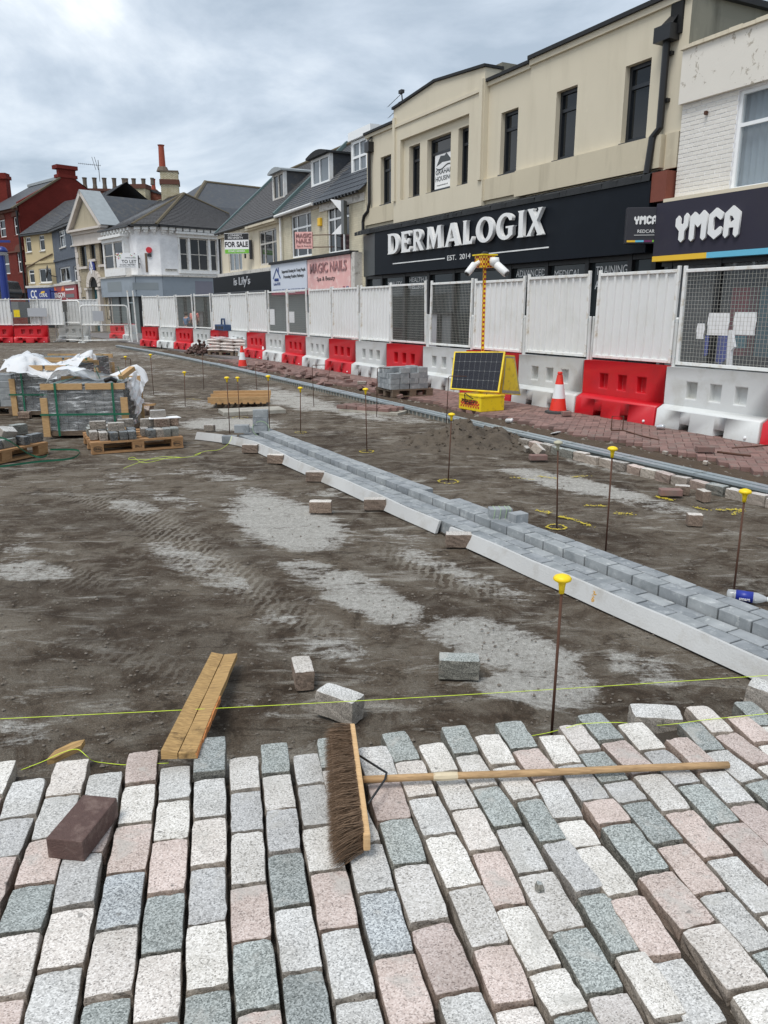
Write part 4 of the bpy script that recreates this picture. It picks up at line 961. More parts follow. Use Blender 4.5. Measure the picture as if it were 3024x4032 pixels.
bm_ = MB().box(0, xc - .3, -.09, -.001, 4.42, 4.93); bm_.obj('sill_band', 'cream_band', der)
MB().box(xc - .3, W - .35, -.17, -.001, 4.34, 4.93).obj('sill_band', 'cream_band', der); MB().box(W - .28, W, -.09, -.001, 4.3, 4.93).obj('sill_band', 'cream_band', der)
for x in (xa + .0, xb - .18): MB().box(x + .02, x + .16, -.2, -.141, 4.93, 7.3).obj('pilaster', 'cream_render', der)
MB().box(xa + .16, xb - .16, -.18, -.141, 7.02, 7.1).obj('moulding', 'cream_render', der)
cp = MB().box(-.05, xa, -.12, .4, 7.22, 7.29).box(xb, xc, -.12, .4, 7.22, 7.29).box(xc, W + .05, -.16, .4, 7.28, 7.36); cp.obj('coping', 'felt', der)
MB().box(-.02, xa, -.06, -.001, 7.12, 7.219).box(xb, xc, -.06, -.001, 7.12, 7.219).box(xc, W, -.1, -.041, 7.16, 7.279).obj('cornice', 'cream_render', der)
xm = (xa + xb) / 2
MB().prism([(xa - .04, -.2, 7.555), (xm, -.2, 7.765), (xm, -.2, 7.83), (xa - .04, -.2, 7.62)], (0, .6, 0)).prism([(xm, -.2, 7.765), (xb + .04, -.2, 7.555), (xb + .04, -.2, 7.62), (xm, -.2, 7.83)], (0, .6, 0)).obj('gable_coping', 'felt', der)
MB().box(W - .02, W + .12, .4, 10, 7.22, 7.33).obj('coping', 'felt', der)
for i, (a, b) in enumerate(WIN):
    y = .12 if i in (0, 4) else (.08 if i in (5, 6) else .12)
    w_ = window(der, sx(a) + .002, sx(b) - .002, zw0 + .002, zw1 - .002, y, 'anthracite', 'glass_dark', rows=(.72,), fw=.075, fd=.07)
    MB().box(sx(a) - .02, sx(b) + .02, y - .16, y - .002, zw0 - .035, zw0 - .001).obj('sill', 'anthracite', w_)
    if i == 2:
        x0, x1 = sx(20.82), sx(19.82)
        p_ = MB().box(x0, x1, y + .018, y + .03, 5.05, 6.02).obj('window_poster', 'paper', der, )
        p_['label'] = 'white window poster with a grey house logo'
        hx = x0 + .5; zz_ = 5.66
        lg = MB().prism([(hx - .42, y + .015, zz_), (hx - .2, y + .015, zz_ + .26), (hx + .02, y + .015, zz_ + .24), (hx + .12, y + .015, zz_ + .3), (hx + .42, y + .015, zz_ + .06), (hx - .1, y + .015, zz_ + .08)], (0, .002, 0))
        lg.obj('logo', 'navy_side', p_)
        sw = [(hx - .42 + .84 * k / 12, y + .0145, zz_ - .05 - .05 * math.sin(k / 12 * 6)) for k in range(13)]
        MB().tube(sw, .014, 5).obj('logo', 'navy_side', p_)
        text('GRAHAM', 'navy_side', p_, x0 + .05, y + .014, 5.43, w=.9, h=.13, extrude=.002, bold=.01); text('HOUSING', 'navy_side', p_, x0 + .05, y + .014, 5.25, w=.9, h=.13, extrude=.002, bold=.01)
        text('www.grahamhousing.co.uk', 'navy_side', p_, x0 + .12, y + .014, 5.12, w=.6, h=.04, extrude=.002)
# chimney, aerial, downpipes
FD = Face(ST(S0, TF), rot=STREET_ROT); (cx0, _), (cx1, cz1) = FD.L(R3(368, 490), 1.0), FD.L(R3(450, 370), 1.0)
MB().box(cx0, cx1, 1.0, 1.7, 7.0, cz1).obj('chimney', 'soot_brick', der)
ae = MB(); ax, az = FD.L(R3(425, 285), 1.2); ae.bar((ax + .12, 1.2, cz1 - .1), (ax, 1.2, az), .03)
for zq, ln in ((az - .05, .75), (az - .4, .7)):
    ae.bar((ax - ln, 1.1, zq - .3), (ax + .08, 1.25, zq), .012); ae.obox((ax, 1.2, zq), (.2, .12, .1))
    for k in range(7): q = Vector((ax - ln, 1.1, zq - .3)).lerp(Vector((ax + .08, 1.25, zq)), k / 6); ae.bar(q + Vector((0, -.05, -.03)), q + Vector((0, .05, .03)), .008)
aer = ae.obj('aerial', 'wire_dark'); aer.location = der.location; aer.rotation_euler = der.rotation_euler; tag(aer, 'television aerial on the brick chimney of the cream building', 'aerial')
dp = MB().box(.22, .52, -.2, -.001, 6.65, 6.95).prism([(.26, -.18, 6.95), (.48, -.18, 6.95), (.44, -.02, 7.12), (.3, -.02, 7.12)], (0, .01, 0))
dp.tube([(.37, -.1, 6.66), (.37, -.1, 5.1), (.3, -.12, 4.85), (.0, -.12, 4.72), (-.08, -.12, 4.55), (-.08, -.12, 4.2)], .055, 10); dp.obj('downpipe', 'black_plastic', der)
rx = sx(11.98); dp = MB().box(rx - .2, rx + .2, -.3, -.05, 6.52, 6.78).prism([(rx - .12, -.25, 6.78), (rx + .2, -.25, 6.78), (rx + .16, -.06, 6.98), (rx - .06, -.06, 6.98)], (0, .01, 0))
dp.tube([(rx, -.15, 6.54), (rx, -.15, 5.05), (rx - .12, -.2, 4.9), (rx - .14, -.25, 4.25)], .07, 10); dp.obj('downpipe', 'black_plastic', der)
for z in (6.3, 5.5): MB().box(rx - .1, rx + .1, -.12, -.041, z, z + .06).obj('bracket', 'black_plastic', der)
MB().box(rx - .02, rx + .26, -.09, -.0405, 6.62, 7.15).obj('scupper_opening', 'dark_void', der)
MB().box(sx(11.95), W - .02, -.28, -.02, 3.7, 4.24).obj('corner_stone', 'stone_red', der)
# shopfront
fl, fr_ = sx(23.85), sx(11.95)
MB().box(fl, fr_, -.30, -.0, 2.78, 4.10).obj('fascia', 'navy_fascia', der)
MB().prism([(sx(25.3), .0, 2.78), (fl - .002, -.29, 2.78), (fl - .002, -.29, 4.10), (sx(25.3), .0, 4.10)], (.02, .02, 0)).obj('fascia_return', 'navy_side', der)
gtr = MB()
for k in range(60):
    a, b = sx(25.3) + (fr_ - sx(25.3)) * k / 60, sx(25.3) + (fr_ - sx(25.3)) * (k + 1) / 60; dz = random.uniform(-.02, .02)
    gtr.add([(a, -.34, 4.10), (b, -.34, 4.10), (b, -.33 + dz, 4.22 + dz), (a, -.33 + dz, 4.22 + dz), (a, -.001, 4.33), (b, -.001, 4.33)], [(0, 1, 2, 3), (3, 2, 5, 4)])
gtr.obj('gutter_flashing', 'felt', der)
LX = [22.74, 21.86, 21.12, 20.33, 19.33, 18.43, 17.8, 16.9, 16.03, 15.66, 14.93]
for k, ch in enumerate('DERMALOGIX'):
    lp = SERIF[ch]; mw = max(p[0] for l in lp for p in l); wd = (LX[k] - LX[k + 1]) - (.13 if ch != 'I' else .1)
    o = mkobj('letter', shape_mesh([[(a / mw * wd, b * .60) for a, b in l] for l in lp], .10), 'letter_white', der); o.location = (sx(LX[k]) + .03, -.38, 3.35)
MB().box(sx(22.56), sx(19.47), -.315, -.301, 3.055, 3.085).box(sx(18.01), sx(14.93), -.315, -.301, 3.055, 3.085).obj('rule', 'letter_white', der)
text('EST.  2014', 'letter_white', der, sx(19.33), -.306, 3.0, w=1.16, h=.135, extrude=.006)
sf = MB()
FRX = [sx(v) for v in (25.0, 23.85, 22.3, 20.8, 19.4, 16.75, 15.3, 13.9, 12.6, 11.95)]
for x in FRX: sf.box(x - .06, x + .06, -.05, .12, 0.05, 2.78)
sf.box(0, fr_, -.04, .1, 2.68, 2.775).box(0, fr_, -.04, .1, .05, .5).obj('shop_frame', 'black_metal', der)
for a, b in zip(FRX, FRX[1:]): MB().poly([(a + .05, .05, .4), (b - .05, .05, .4), (b - .05, .05, 2.7), (a + .05, .05, 2.7)]).obj('pane', 'glass_shop', der)
tq = [('BEAUTY', 23.55, 22.6, 2.42, .13), ('HEALTH &', 22.1, 21.0, 2.5, .14), ('WELLBEING', 22.2, 20.95, 2.3, .14), ('ADVANCED', 16.6, 15.45, 2.47, .16), ('AESTHETICS', 16.65, 15.4, 2.22, .16), ('MEDICAL', 15.1, 14.2, 2.4, .17), ('TRAINING', 13.7, 12.75, 2.42, .18), ('ACADEMY', 13.7, 12.75, 2.12, .18)]
for s_, a, b, z, h in tq: text(s_, 'letter_white', der, sx(a), .044, z, w=a - b, h=h, extrude=.002)
# ---------- white YMCA building at the right edge
S1 = 11.52
ym = thing('shop_building', 'white painted brick building with flaking parapet above the dark YMCA shopfront at right', 'building', ST(S1, TF - .1), STREET_ROT)
yx = lambda s: S1 - s; YW = S1 - 5.2
yw = (yx(10.28), yx(7.7), 3.72, 5.33)
w_ = MB(); wall_holes(w_, 0, YW, 3.5, 5.36, [yw], .02, .22); w_.obj('wall', 'white_brick', ym)
shell(MB(), 0.001, YW, 0, 6.2, 9, .03).obj('side_wall', 'cement_side', ym)
MB().box(-.02, YW, -.08, .02, 5.36, 6.26).obj('parapet', 'flaking_render', ym)
cpm = MB()
for k in range(24): a, b = -.05 + (YW + .05) * k / 24, -.05 + (YW + .05) * (k + 1) / 24; cpm.box(a, b - .006, -.13, .3, 6.261, 6.33 + random.uniform(-.012, .012))
cpm.obj('coping', 'old_cream', ym)
BRK = MB().box(0, .213, .012, .03, 0, .065).mesh('brick', bevel=.004, seg=1); BRK.materials.append(mm('ymca_brick_paint'))
for r_ in range(21):
    z = 3.76 + r_ * .0755; x = -.11 * (r_ % 2)
    while x < yw[0]:
        x0, x1 = max(x, 0.0), min(x + .213, yw[0] - .005)
        if x1 - x0 > .05 and z + .064 < 5.355:
            o = mkobj('brick', BRK, 'ymca_brick_paint', ym); o.location = (x0, random.uniform(-.002, .002), z); o.scale.x = (x1 - x0) / .213
        x += .223
wo = window(ym, yw[0], yw[1], yw[2], yw[3], .06, 'upvc', 'window_clear', cols=(.36, .68), rows=(.66,), fw=.06, fd=.07, bars=.03)
cu_ = MB()
for k in range(90):
    f = lambda k: (yw[0] + (yw[1] - yw[0]) * k / 90, .22 + .025 * math.sin(k * 1.3) + .012 * math.sin(k * .37))
    (x0, y0), (x1, y1) = f(k), f(k + 1); cu_.poly([(x0, y0, yw[2]), (x1, y1, yw[2]), (x1, y1, yw[3]), (x0, y0, yw[3])])
cu_.obj('curtain', 'curtain', wo, merge=True, smooth=True)
MB().box(-.05, YW, -.22, .018, 3.66, 3.72).obj('sill_flashing', 'old_cream', ym)
fy = -.22
MB().box(-.2, YW, fy, .0, 2.69, 3.655).obj('fascia', 'ymca_fascia', ym)
MB().box(-.2, yx(10.42), fy - .012, 0, 2.59, 2.688).obj('stripe', 'sign_yellow', ym); MB().box(yx(10.42) + .001, YW, fy - .012, 0, 2.59, 2.688).obj('stripe', 'sign_sky', ym)
word_hex('YMCA', ym, yx(11.17), 2.9, .53, fy - .03, .04, track=.075)
MB().box(yx(10.95), yx(10.9), -.05, .0, 5.08, 5.14).obj('bracket', 'rust', ym)
yf = MB()
for s_ in (11.45, 10.3, 8.9, 7.4, 6.0): yf.box(yx(s_) - .05, yx(s_) + .05, -.02, .1, .05, 2.6)
yf.box(-.15, YW, -.01, .1, 2.5, 2.59).box(0, YW, -.01, .1, .05, .35).obj('shop_frame', 'black_metal', ym)
MB().poly([(0, .06, .3), (YW, .06, .3), (YW, .06, 2.55), (0, .06, 2.55)]).obj('pane', 'window_clear', ym)
MB().box(-.1, .3, .02, .2, .05, 2.6).obj('pier', 'shop_grey', ym)
MB().poly([(0, 2.2, 0), (YW, 2.2, 0), (YW, 2.2, 3.2), (0, 2.2, 3.2)]).poly([(0, .1, 3.0), (YW, .1, 3.0), (YW, 2.2, 3.0), (0, 2.2, 3.0)]).poly([(0, .1, .04), (YW, .1, .04), (YW, 2.2, .04), (0, 2.2, .04)]).obj('interior', 'dark_void', ym)
for k, (s_, mt) in enumerate(((10.75, 'alarm_red'), (10.1, 'teal_cloth'), (9.7, 'maroon_cloth'))): MB().box(yx(s_) - .2, yx(s_) + .2, 1.2, 1.5, .8, 2.1).obj('display', mt, ym)
for s_ in (10.55, 10.25, 9.85, 9.55):
    MB().lathe([(.03, 0), (.045, .1), (.02, .14)], 10, (yx(s_), .35, 2.42)).obj('spotlight', 'chrome', ym)
def hung(pts, mat, label, s, t, name='garment', cat='garment'):
    f = Face(ST(s, t), rot=STREET_ROT); q = [f.L(p) for p in pts]; n = len(q); mb = MB()
    mb.prism([(x, .0, z) for x, z in q], (0, .05, 0)); o = mb.obj(name, mat); o.location = f.O; o.rotation_euler = (0, 0, f.rot); return tag(o, label, cat)
hung([R6(1190, 705), R6(1240, 705), R6(1240, 830), R6(1180, 860)], 'print_blue_cloth', 'blue patterned garment hanging in the charity shop window, left one', 11, 12.5)
hung([R6(1255, 705), R6(1362, 705), R6(1350, 870), R6(1300, 920), R6(1250, 890)], 'print_blue_cloth', 'blue patterned garment hanging in the charity shop window, right one', 11, 12.5)
hung([R6(1362, 665), R6(1385, 665), R6(1405, 790), R6(1380, 820), R6(1375, 935), R6(1345, 935)], 'paper', 'torn white plastic sheet hanging behind the nearest mesh panel', 9, 9.5, 'plastic_sheet', 'plastic sheet')
hung([R6(1410, 705), R6(1490, 705), R6(1485, 800), R6(1410, 800)], 'teal_cloth', 'teal garments on a rail behind the right white sheet', 10, 12.7)
# projecting YMCA box sign
bx = thing('projecting_sign', 'small dark box sign reading YMCA REDCAR sticking out between the two shops', 'sign', ST(12.05, TF - .32, 0), STREET_ROT)
pj = Face(ST(12.05, TF - .75), rot=STREET_ROT + .95)
bx.location = pj.O; bx.rotation_euler = (0, 0, pj.rot)
MB().box(0, .78, 0, .2, 2.93, 3.60).obj('box', 'ymca_box', bx, bevel=.012)
word_hex('YMCA', bx, .14, 3.28, .17, -.008, .012, track=.04)
text('REDCAR', 'letter_white', bx, .22, -.003, 3.13, w=.32, h=.06, extrude=.003); MB().box(.16, .6, -.008, -.001, 3.085, 3.093).obj('rule', 'letter_white', bx)
for k, mt in enumerate(('sign_yellow', 'sign_sky', 'sign_purple', 'sign_green')): MB().box(.03 + .16 * k, .19 + .16 * k, -.008, -.001, 2.96, 2.995).obj('stripe', mt, bx)
# ---------- row of three older shop houses
def shop_house(sL, sR, label, wallmat, roofmat, eave=5.75, ridge=(8.6, 3.2), slate_cols=30, rows=26, wins=(), gable_l=False):
    e = thing('shop_house', label, 'building', ST(sL, TF), STREET_ROT); w = sL - sR; X_ = lambda s: sL - s
    mb = MB(); wall_holes(mb, 0, w, 2.4, eave - .02, [(X_(a), X_(b), c, d) for a, b, c, d in wins], 0, .14); shell(mb, 0.001, w - .001, 0, eave - .02, 7, .0, False)
    mb.poly([(0, 0, eave - .02), (0, ridge[1], ridge[0] - .05), (0, 2 * ridge[1], eave - .02)]).poly([(w, 0, eave - .02), (w, ridge[1], ridge[0] - .05), (w, 2 * ridge[1], eave - .02)])
    mb.obj('wall', wallmat, e)
    rb = MB().poly([(-.02, -.25, eave - .2), (w + .02, -.25, eave - .2), (w + .02, ridge[1], ridge[0] - .01), (-.02, ridge[1], ridge[0] - .01)]).poly([(-.02, ridge[1], ridge[0] - .01), (w + .02, ridge[1], ridge[0] - .01), (w + .02, 2 * ridge[1] + .2, eave - .2), (-.02, 2 * ridge[1] + .2, eave - .2)])
    ro = rb.obj('roof', roofmat, e)
    stuff(slates(MB(), (0, -.25, eave - .195), (w, -.25, eave - .195), (0, ridge[1], ridge[0]), (w, ridge[1], ridge[0]), rows, slate_cols).obj('slates', roofmat, ro))
    MB().tube([(-.02, ridge[1], ridge[0] + .03), (w + .02, ridge[1], ridge[0] + .03)], .09, 8).obj('ridge_tiles', 'ridge_tile', ro)
    return e, X_, w
def rp(y, eave=5.75, ridge=(8.6, 3.2)): return eave - .2 + (ridge[0] - eave + .2) * (y + .25) / (ridge[1] + .25)
def dormer(e, x0, x1, z0, z1, y, frame, side, roof, cols=(.5,), rows=(), curved=True, gl='glass_curtained', flat=0):
    d = MB()
    yb = None
    for yy in np.arange(y, 3.4, .05):
        if rp(yy) >= z1: yb = yy; break
    yb = yb or 3.3
    o = MB().poly([(x0, y + .03, rp(y)), (x0, yb, z1), (x0, y + .03, z1)]).obj('dormer_cheek', side, e); MB().poly([(x1, y + .03, rp(y)), (x1, yb, z1), (x1, y + .03, z1)]).obj('dormer_cheek', side, e)
    window(e, x0 + .02, x1 - .02, z0, z1 - .02, y, frame, gl, cols=cols, rows=rows, fw=.1, fd=.08, bars=.04).name = 'dormer_window'
    MB().box(x0 - .03, x0 + .02, y - .02, y + .14, z0 - .08, z1).box(x1 - .02, x1 + .03, y - .02, y + .14, z0 - .08, z1).obj('corner_post', 'white_trim', o)
    if curved:
        rf = MB(); n = 8; prev = None
        for k in range(n + 1):
            xx = x0 - .16 + (x1 - x0 + .32) * k / n; zz_ = z1 + .05 + .16 * math.sin(math.pi * k / n)
            if prev: rf.add([(prev[0], y - .2, prev[1]), (xx, y - .2, zz_), (xx, yb + .2, zz_), (prev[0], yb + .2, prev[1]), (prev[0], y - .2, z1 - .02), (xx, y - .2, z1 - .02), (xx, yb + .2, z1 - .02), (prev[0], yb + .2, z1 - .02)], [(0, 1, 2, 3), (0, 4, 5, 1), (4, 7, 6, 5)])
            prev = (xx, zz_)
        for xx in (x0 - .16, x1 + .16): rf.poly([(xx, y - .2, z1 - .02), (xx, yb + .2, z1 - .02), (xx, yb + .2, z1 + .05), (xx, y - .2, z1 + .05)])
        rf.obj('dormer_roof', roof, o)
    else: MB().box(x0 - .08, x1 + .08 + flat, y - .12, yb + .3, z1, z1 + .28).obj('dormer_roof', roof, o)
    return o
# unit A: for sale house
hA, XA, wA = shop_house(42.7, 33.45, 'cream shop house with slate roof, one dormer and a FOR SALE board', 'old_cream', 'slate_brown', wins=[(36.4, 34.0, 3.65, 5.15), (41.4, 39.1, 3.56, 5.0)], slate_cols=40)
window(hA, XA(36.4), XA(34.0), 3.65, 5.15, .05, 'frame_old', 'glass_dark', cols=(.28, .72), rows=(.62,), fw=.08)
window(hA, XA(41.4), XA(39.1), 3.56, 5.0, .05, 'frame_old', 'glass_curtained', cols=(.35, .7), fw=.08)
dormer(hA, XA(36.75), XA(35.3), 6.55, 7.7, .9, 'frame_old', 'slate', 'lead', cols=(.5,), gl='glass_dark')
MB().box(0, wA, -.16, -.001, 5.28, 5.45).box(XA(37.5), wA, -.3, -.161, 5.35, 5.45).obj('cornice', 'old_cream', hA)
MB().bar((.05, -.28, 5.55), (.05, 3.2, 8.68), .22, .12).obj('verge_flashing', 'green_flashing', hA); MB().bar((wA, -.28, 5.6), (wA, 3.2, 8.73), .2, .14).obj('verge_flashing', 'green_flashing', hA)
MB().tube([(-.05, -.27, 5.52), (wA, -.27, 5.52)], .07, 8).tube([(.08, -.1, 5.5), (.08, -.1, 3.6), (0, -.1, 3.4)], .06, 8).obj('gutter', 'black_plastic', hA)
MB().box(-.8, wA - .6, -.3, -.002, 2.5, 3.33).obj('fascia', 'black_fascia', hA); MB().box(-.9, wA - .6, -.55, -.301, 2.36, 2.52).obj('awning_box', 'black_plastic', hA, bevel=.04)
text("is Lily's", 'notice_grey', hA, XA(39.6), -.31, 2.72, w=2.6, h=.5, extrude=.02, bold=.01)
MB().box(-.2, wA - .5, -.2, 0, 3.33, 3.5).obj('string_course', 'frame_old', hA)
MB().box(-.3, wA, -.02, .05, 0.05, 2.45).obj('shutter', 'shutter', hA)
# unit B
hB, XB, wB = shop_house(33.44, 29.2, 'pale yellow shop house with slate roof and tall dormer over the supported housing sign', 'cream_brick', 'slate', wins=[(32.2, 29.98, 3.75, 5.43)], slate_cols=20)
window(hB, XB(32.2), XB(29.98), 3.75, 5.43, .05, 'upvc', 'glass_dark', cols=(.27, .74), rows=(.68,), fw=.07)
dormer(hB, XB(32.0), XB(30.15), 6.55, 7.62, .9, 'upvc', 'slate_dark', 'felt', cols=(.45,), gl='glass_curtained')
MB().tube([(.05, -.27, 5.5), (wB, -.27, 5.56)], .065, 8).tube([(.28, -.12, 5.45), (.28, -.12, 3.6)], .05, 8).obj('gutter', 'white_trim', hB)
MB().box(.0, wB, -.04, -.001, 5.42, 5.55).obj('eaves_board', 'frame_old', hB)
fB = MB().box(XB(34.0) , XB(29.78), -.32, -.1, 2.42, 3.56).obj('fascia', 'sign_pale', hB); MB().box(XB(34.0), XB(29.78), -.318, -.1, 2.28, 2.418).obj('fascia_stripe', 'sign_maroon', hB)
MB().box(XB(34.05), XB(25.6), -.4, -.05, 3.565, 3.66).obj('fascia_capping', 'felt', hB)
lx = XB(33.75)
MB().prism([(lx, -.33, 2.98), (lx + .08, -.33, 2.94), (lx + .5, -.33, 3.32), (lx + .92, -.33, 2.94), (lx + 1.0, -.33, 2.98), (lx + .5, -.33, 3.42)], (0, .008, 0)).prism([(lx + .68, -.33, 3.28), (lx + .78, -.33, 3.2), (lx + .78, -.33, 3.42), (lx + .68, -.33, 3.42)], (0, .008, 0)).obj('logo', 'sign_navy', hB)
for k in range(4): MB().lathe([(.035, 0), (.045, .06), (.02, .12)], 8, (lx + .3 + .13 * k, -.326, 2.86)).obj('logo', 'sign_navy', hB)
text('Carlton HOUSE', 'sign_navy', hB, lx + .08, -.325, 2.68, w=.85, h=.12, extrude=.003)
text('Supported Housing for Young People', 'sign_black', hB, XB(32.6), -.325, 3.12, w=2.7, h=.17, extrude=.003, bold=.012); text('Promoting Positive Pathways', 'sign_black', hB, XB(32.4), -.325, 2.9, w=2.3, h=.17, extrude=.003, bold=.012)
text('supported carlton house   01642   @carltonhouse   fb Carlton House Projects   carltonhouse', 'sign_navy', hB, lx, -.325, 2.47, w=3.9, h=.05, extrude=.002); text('www.carltonhouse.org', 'sign_white', hB, XB(32.3), -.325, 2.33, w=1.2, h=.06, extrude=.004)
MB().box(0, wB, -.02, .05, 0.05, 2.4).obj('shutter', 'shutter', hB)
# unit C
hC, XC, wC = shop_house(29.19, 25.05, 'pale yellow shop house with boxy white dormer above the pink MAGIC NAILS sign', 'cream_brick', 'slate_new', wins=[(28.4, 26.45, 3.7, 5.42)], slate_cols=14, rows=14)
window(hC, XC(28.4), XC(26.45), 3.7, 5.42, .05, 'upvc', 'glass_dark', cols=(.3, .7), rows=(.7,), fw=.07)
dormer(hC, XC(28.08), XC(26.79), 6.5, 7.64, .9, 'upvc', 'white_trim', 'upvc', cols=(.5,), rows=(.5,), curved=False, gl='glass_curtained', flat=.4)
MB().box(.15, wC - .1, -.05, -.001, 5.25, 5.5).obj('eaves_board', 'frame_old', hC)
jg = MB()
for k in range(14): jg.box(.2 + k * .28, .3 + k * .28, -.32, -.2, 5.48, 5.56)
jg.obj('eaves_bracket', 'black_plastic', hC)
fC = MB().box(XC(29.7), XC(25.72), -.315, -.1, 2.24, 3.55).obj('fascia', 'sign_pink', hC)
split_islands(text('MAGIC NAILS', 'rose_metal', hC, XC(29.4), -.33, 3.02, w=3.4, h=.36, extrude=.012, bold=.015)); split_islands(text('Spa & Beauty', 'sign_black', hC, XC(28.75), -.322, 2.68, w=1.7, h=.2, extrude=.003)); split_islands(text('01642 489 904', 'sign_black', hC, XC(28.7), -.322, 2.3, w=1.55, h=.14, extrude=.003))
MB().box(XC(26.35), XC(26.18), -.325, -.316, 2.31, 2.48).obj('logo', 'sign_maroon', hC); MB().box(XC(26.05), XC(25.88), -.325, -.316, 2.31, 2.48).obj('logo', 'sign_navy', hC); text('f', 'sign_white', hC, XC(26.0), -.328, 2.32, h=.14, extrude=.003, bold=.02); text('o', 'sign_white', hC, XC(26.31), -.328, 2.35, h=.09, extrude=.003, bold=.01)
MB().box(XC(25.7), XC(25.4), -.3, .0, .05, 3.6).obj('pilaster', 'frame_old', hC); MB().box(0, wC, -.02, .05, 0.05, 2.4).obj('shutter', 'shutter', hC)
MB().box(XC(29.1), XC(28.85), -.12, -.001, 4.75, 5.05).obj('alarm_box', 'sign_yellow', hC, bevel=.03)
# boards and projecting signs
def board_sign(name, label, cat, tl, br, fix, t, rot, th=.05):
    f0 = Face(ST(25, t), rot=STREET_ROT); f = Face(f0.O + f0.u * f0.L(fix)[0], rot=rot); x0, z1 = f.L(tl); x1, z0 = f.L(br); e = thing(name, label, cat, f.O + f.u * x0, rot); return e, x1 - x0, z0, z1
ps = math.atan2(-1, .25)
e, w, z0, z1 = board_sign('for_sale_board', 'white FOR SALE estate board with black header and green foot on the cream house', 'sign board', R2(170, 1075), R2(376, 1242), R2(385, 1200), 12.15, R(-12))
MB().box(0, w, 0, .04, z0, z1).obj('board', 'sign_white', e); h = z1 - z0
MB().box(.01, w - .01, -.008, -.001, z0 + h * .68, z1 - .02).obj('header', 'sign_black', e); MB().box(.01, w - .01, -.008, -.001, z0 + .02, z0 + h * .22).obj('footer', 'sign_green', e)
text('CONNECT', 'sign_white', e, w * .16, -.012, z0 + h * .84, w=w * .58, h=h * .1, extrude=.003); text('PROPERTY', 'sign_white', e, w * .16, -.012, z0 + h * .71, w=w * .62, h=h * .1, extrude=.003)
text('FOR SALE', 'sign_black', e, w * .02, -.006, z0 + h * .33, w=w * .95, h=h * .26, extrude=.003, bold=.03); text('01642 602001', 'sign_white', e, w * .15, -.012, z0 + h * .08, w=w * .68, h=h * .11, extrude=.003, bold=.01)
MB().box(w + .03, w + .14, -.05, .08, z0 - .25, z1 - h * .35).box(w * .78, w * .84, .041, .1, z0 - .2, z0 + .2).obj('post', 'black_metal', e)
e, w, z0, z1 = board_sign('projecting_sign', 'small pink MAGIC NAILS sign sticking out from the pale yellow house', 'sign', R2(748, 1065), R2(893, 1200), R2(985, 1100), 12.1, R(-12)); h = z1 - z0
MB().box(0, w, 0, .1, z0, z1).obj('panel', 'sign_pink', e)
text('MAGIC', 'rose_metal', e, w * .06, -.012, z0 + h * .66, w=w * .88, h=h * .25, extrude=.01, bold=.02); text('NAILS', 'rose_metal', e, w * .06, -.012, z0 + h * .34, w=w * .85, h=h * .25, extrude=.01, bold=.02); text('Spa & Beauty', 'rose_metal', e, w * .1, -.006, z0 + h * .08, w=w * .85, h=h * .14, extrude=.004)
MB().bar((w, .05, z1 - .12), (w + .95, .05, z1 - .12), .03).bar((w, .05, z0 + .05), (w + .95, .05, z0 + .05), .03).box(w + .9, w + 1.0, .0, .1, z0 - .15, z1 + .1).obj('bracket', 'rust', e)
e = thing('broken_sign', 'broken empty sign frame with torn white plastic shards beside the cream building', 'sign', ST(26.25, 11.9), R(-20))
MB().box(0, .1, 0, .3, 4.25, 5.35).box(.75, .84, .1, .4, 4.45, 5.6).obj('frame', 'shop_grey', e)
MB().prism([(-.02, .1, 5.35), (-.45, .1, 5.42), (-.02, .1, 4.95)], (0, .02, 0)).prism([(-.02, .1, 4.6), (-.42, .1, 4.25), (-.02, .1, 4.25)], (0, .02, 0)).prism([(.74, .2, 5.55), (.3, .2, 5.6), (.74, .2, 5.0)], (0, .02, 0)).prism([(.74, .2, 4.75), (.35, .2, 4.5), (.74, .2, 4.45)], (0, .02, 0)).obj('shard', 'sign_white', e)
# ================================================================ BUILDINGS AT THE FAR LEFT
def base_thing(name, label, cat, p): return thing(name, label, cat, (p[0], p[1], 0))
def on(o, face, e):
    o.location = face.O - e.location; o.rotation_euler = (0, 0, face.rot); return o
def rect(face, a, b, y=0.0):
    x0, za = face.L(a, y); x1, zb = face.L(b, y); return min(x0, x1), max(x0, x1), min(za, zb), max(za, zb)
# ---------- white corner building
ZE = 7.2
cL, c1, c2, cR = (G(Z2(*p), ZE) for p in ((45, 870), (430, 790), (740, 790), (1560, 850)))
wc = base_thing('corner_building', 'white painted brick corner building with slate hipped roof and grey blank shop fascia', 'building', c1)
FL, FC, FR = Face(cL, c1), Face(c1, c2), Face(c2, cR)
zt = FC.L(Z2(600, 1455))[1]; zb = FC.L(Z2(600, 1715))[1]
wr = rect(FR, Z2(1035, 1375), Z2(1500, 975)); bw = rect(FL, Z2(130, 1370), Z2(345, 990))
m_ = MB(); wall_holes(m_, 0, FC.W, zt - .1, ZE - .1, [], 0); on(m_.obj('wall', 'white_brick', wc), FC, wc)
m_ = MB(); wall_holes(m_, 0, FR.W + 3, zt - .1, ZE - .1, [wr], 0, .15); on(m_.obj('wall', 'white_brick', wc), FR, wc)
m_ = MB(); wall_holes(m_, 0, FL.W, zt - .1, ZE - .1, [bw], 0, .15); on(m_.obj('wall', 'white_brick', wc), FL, wc)
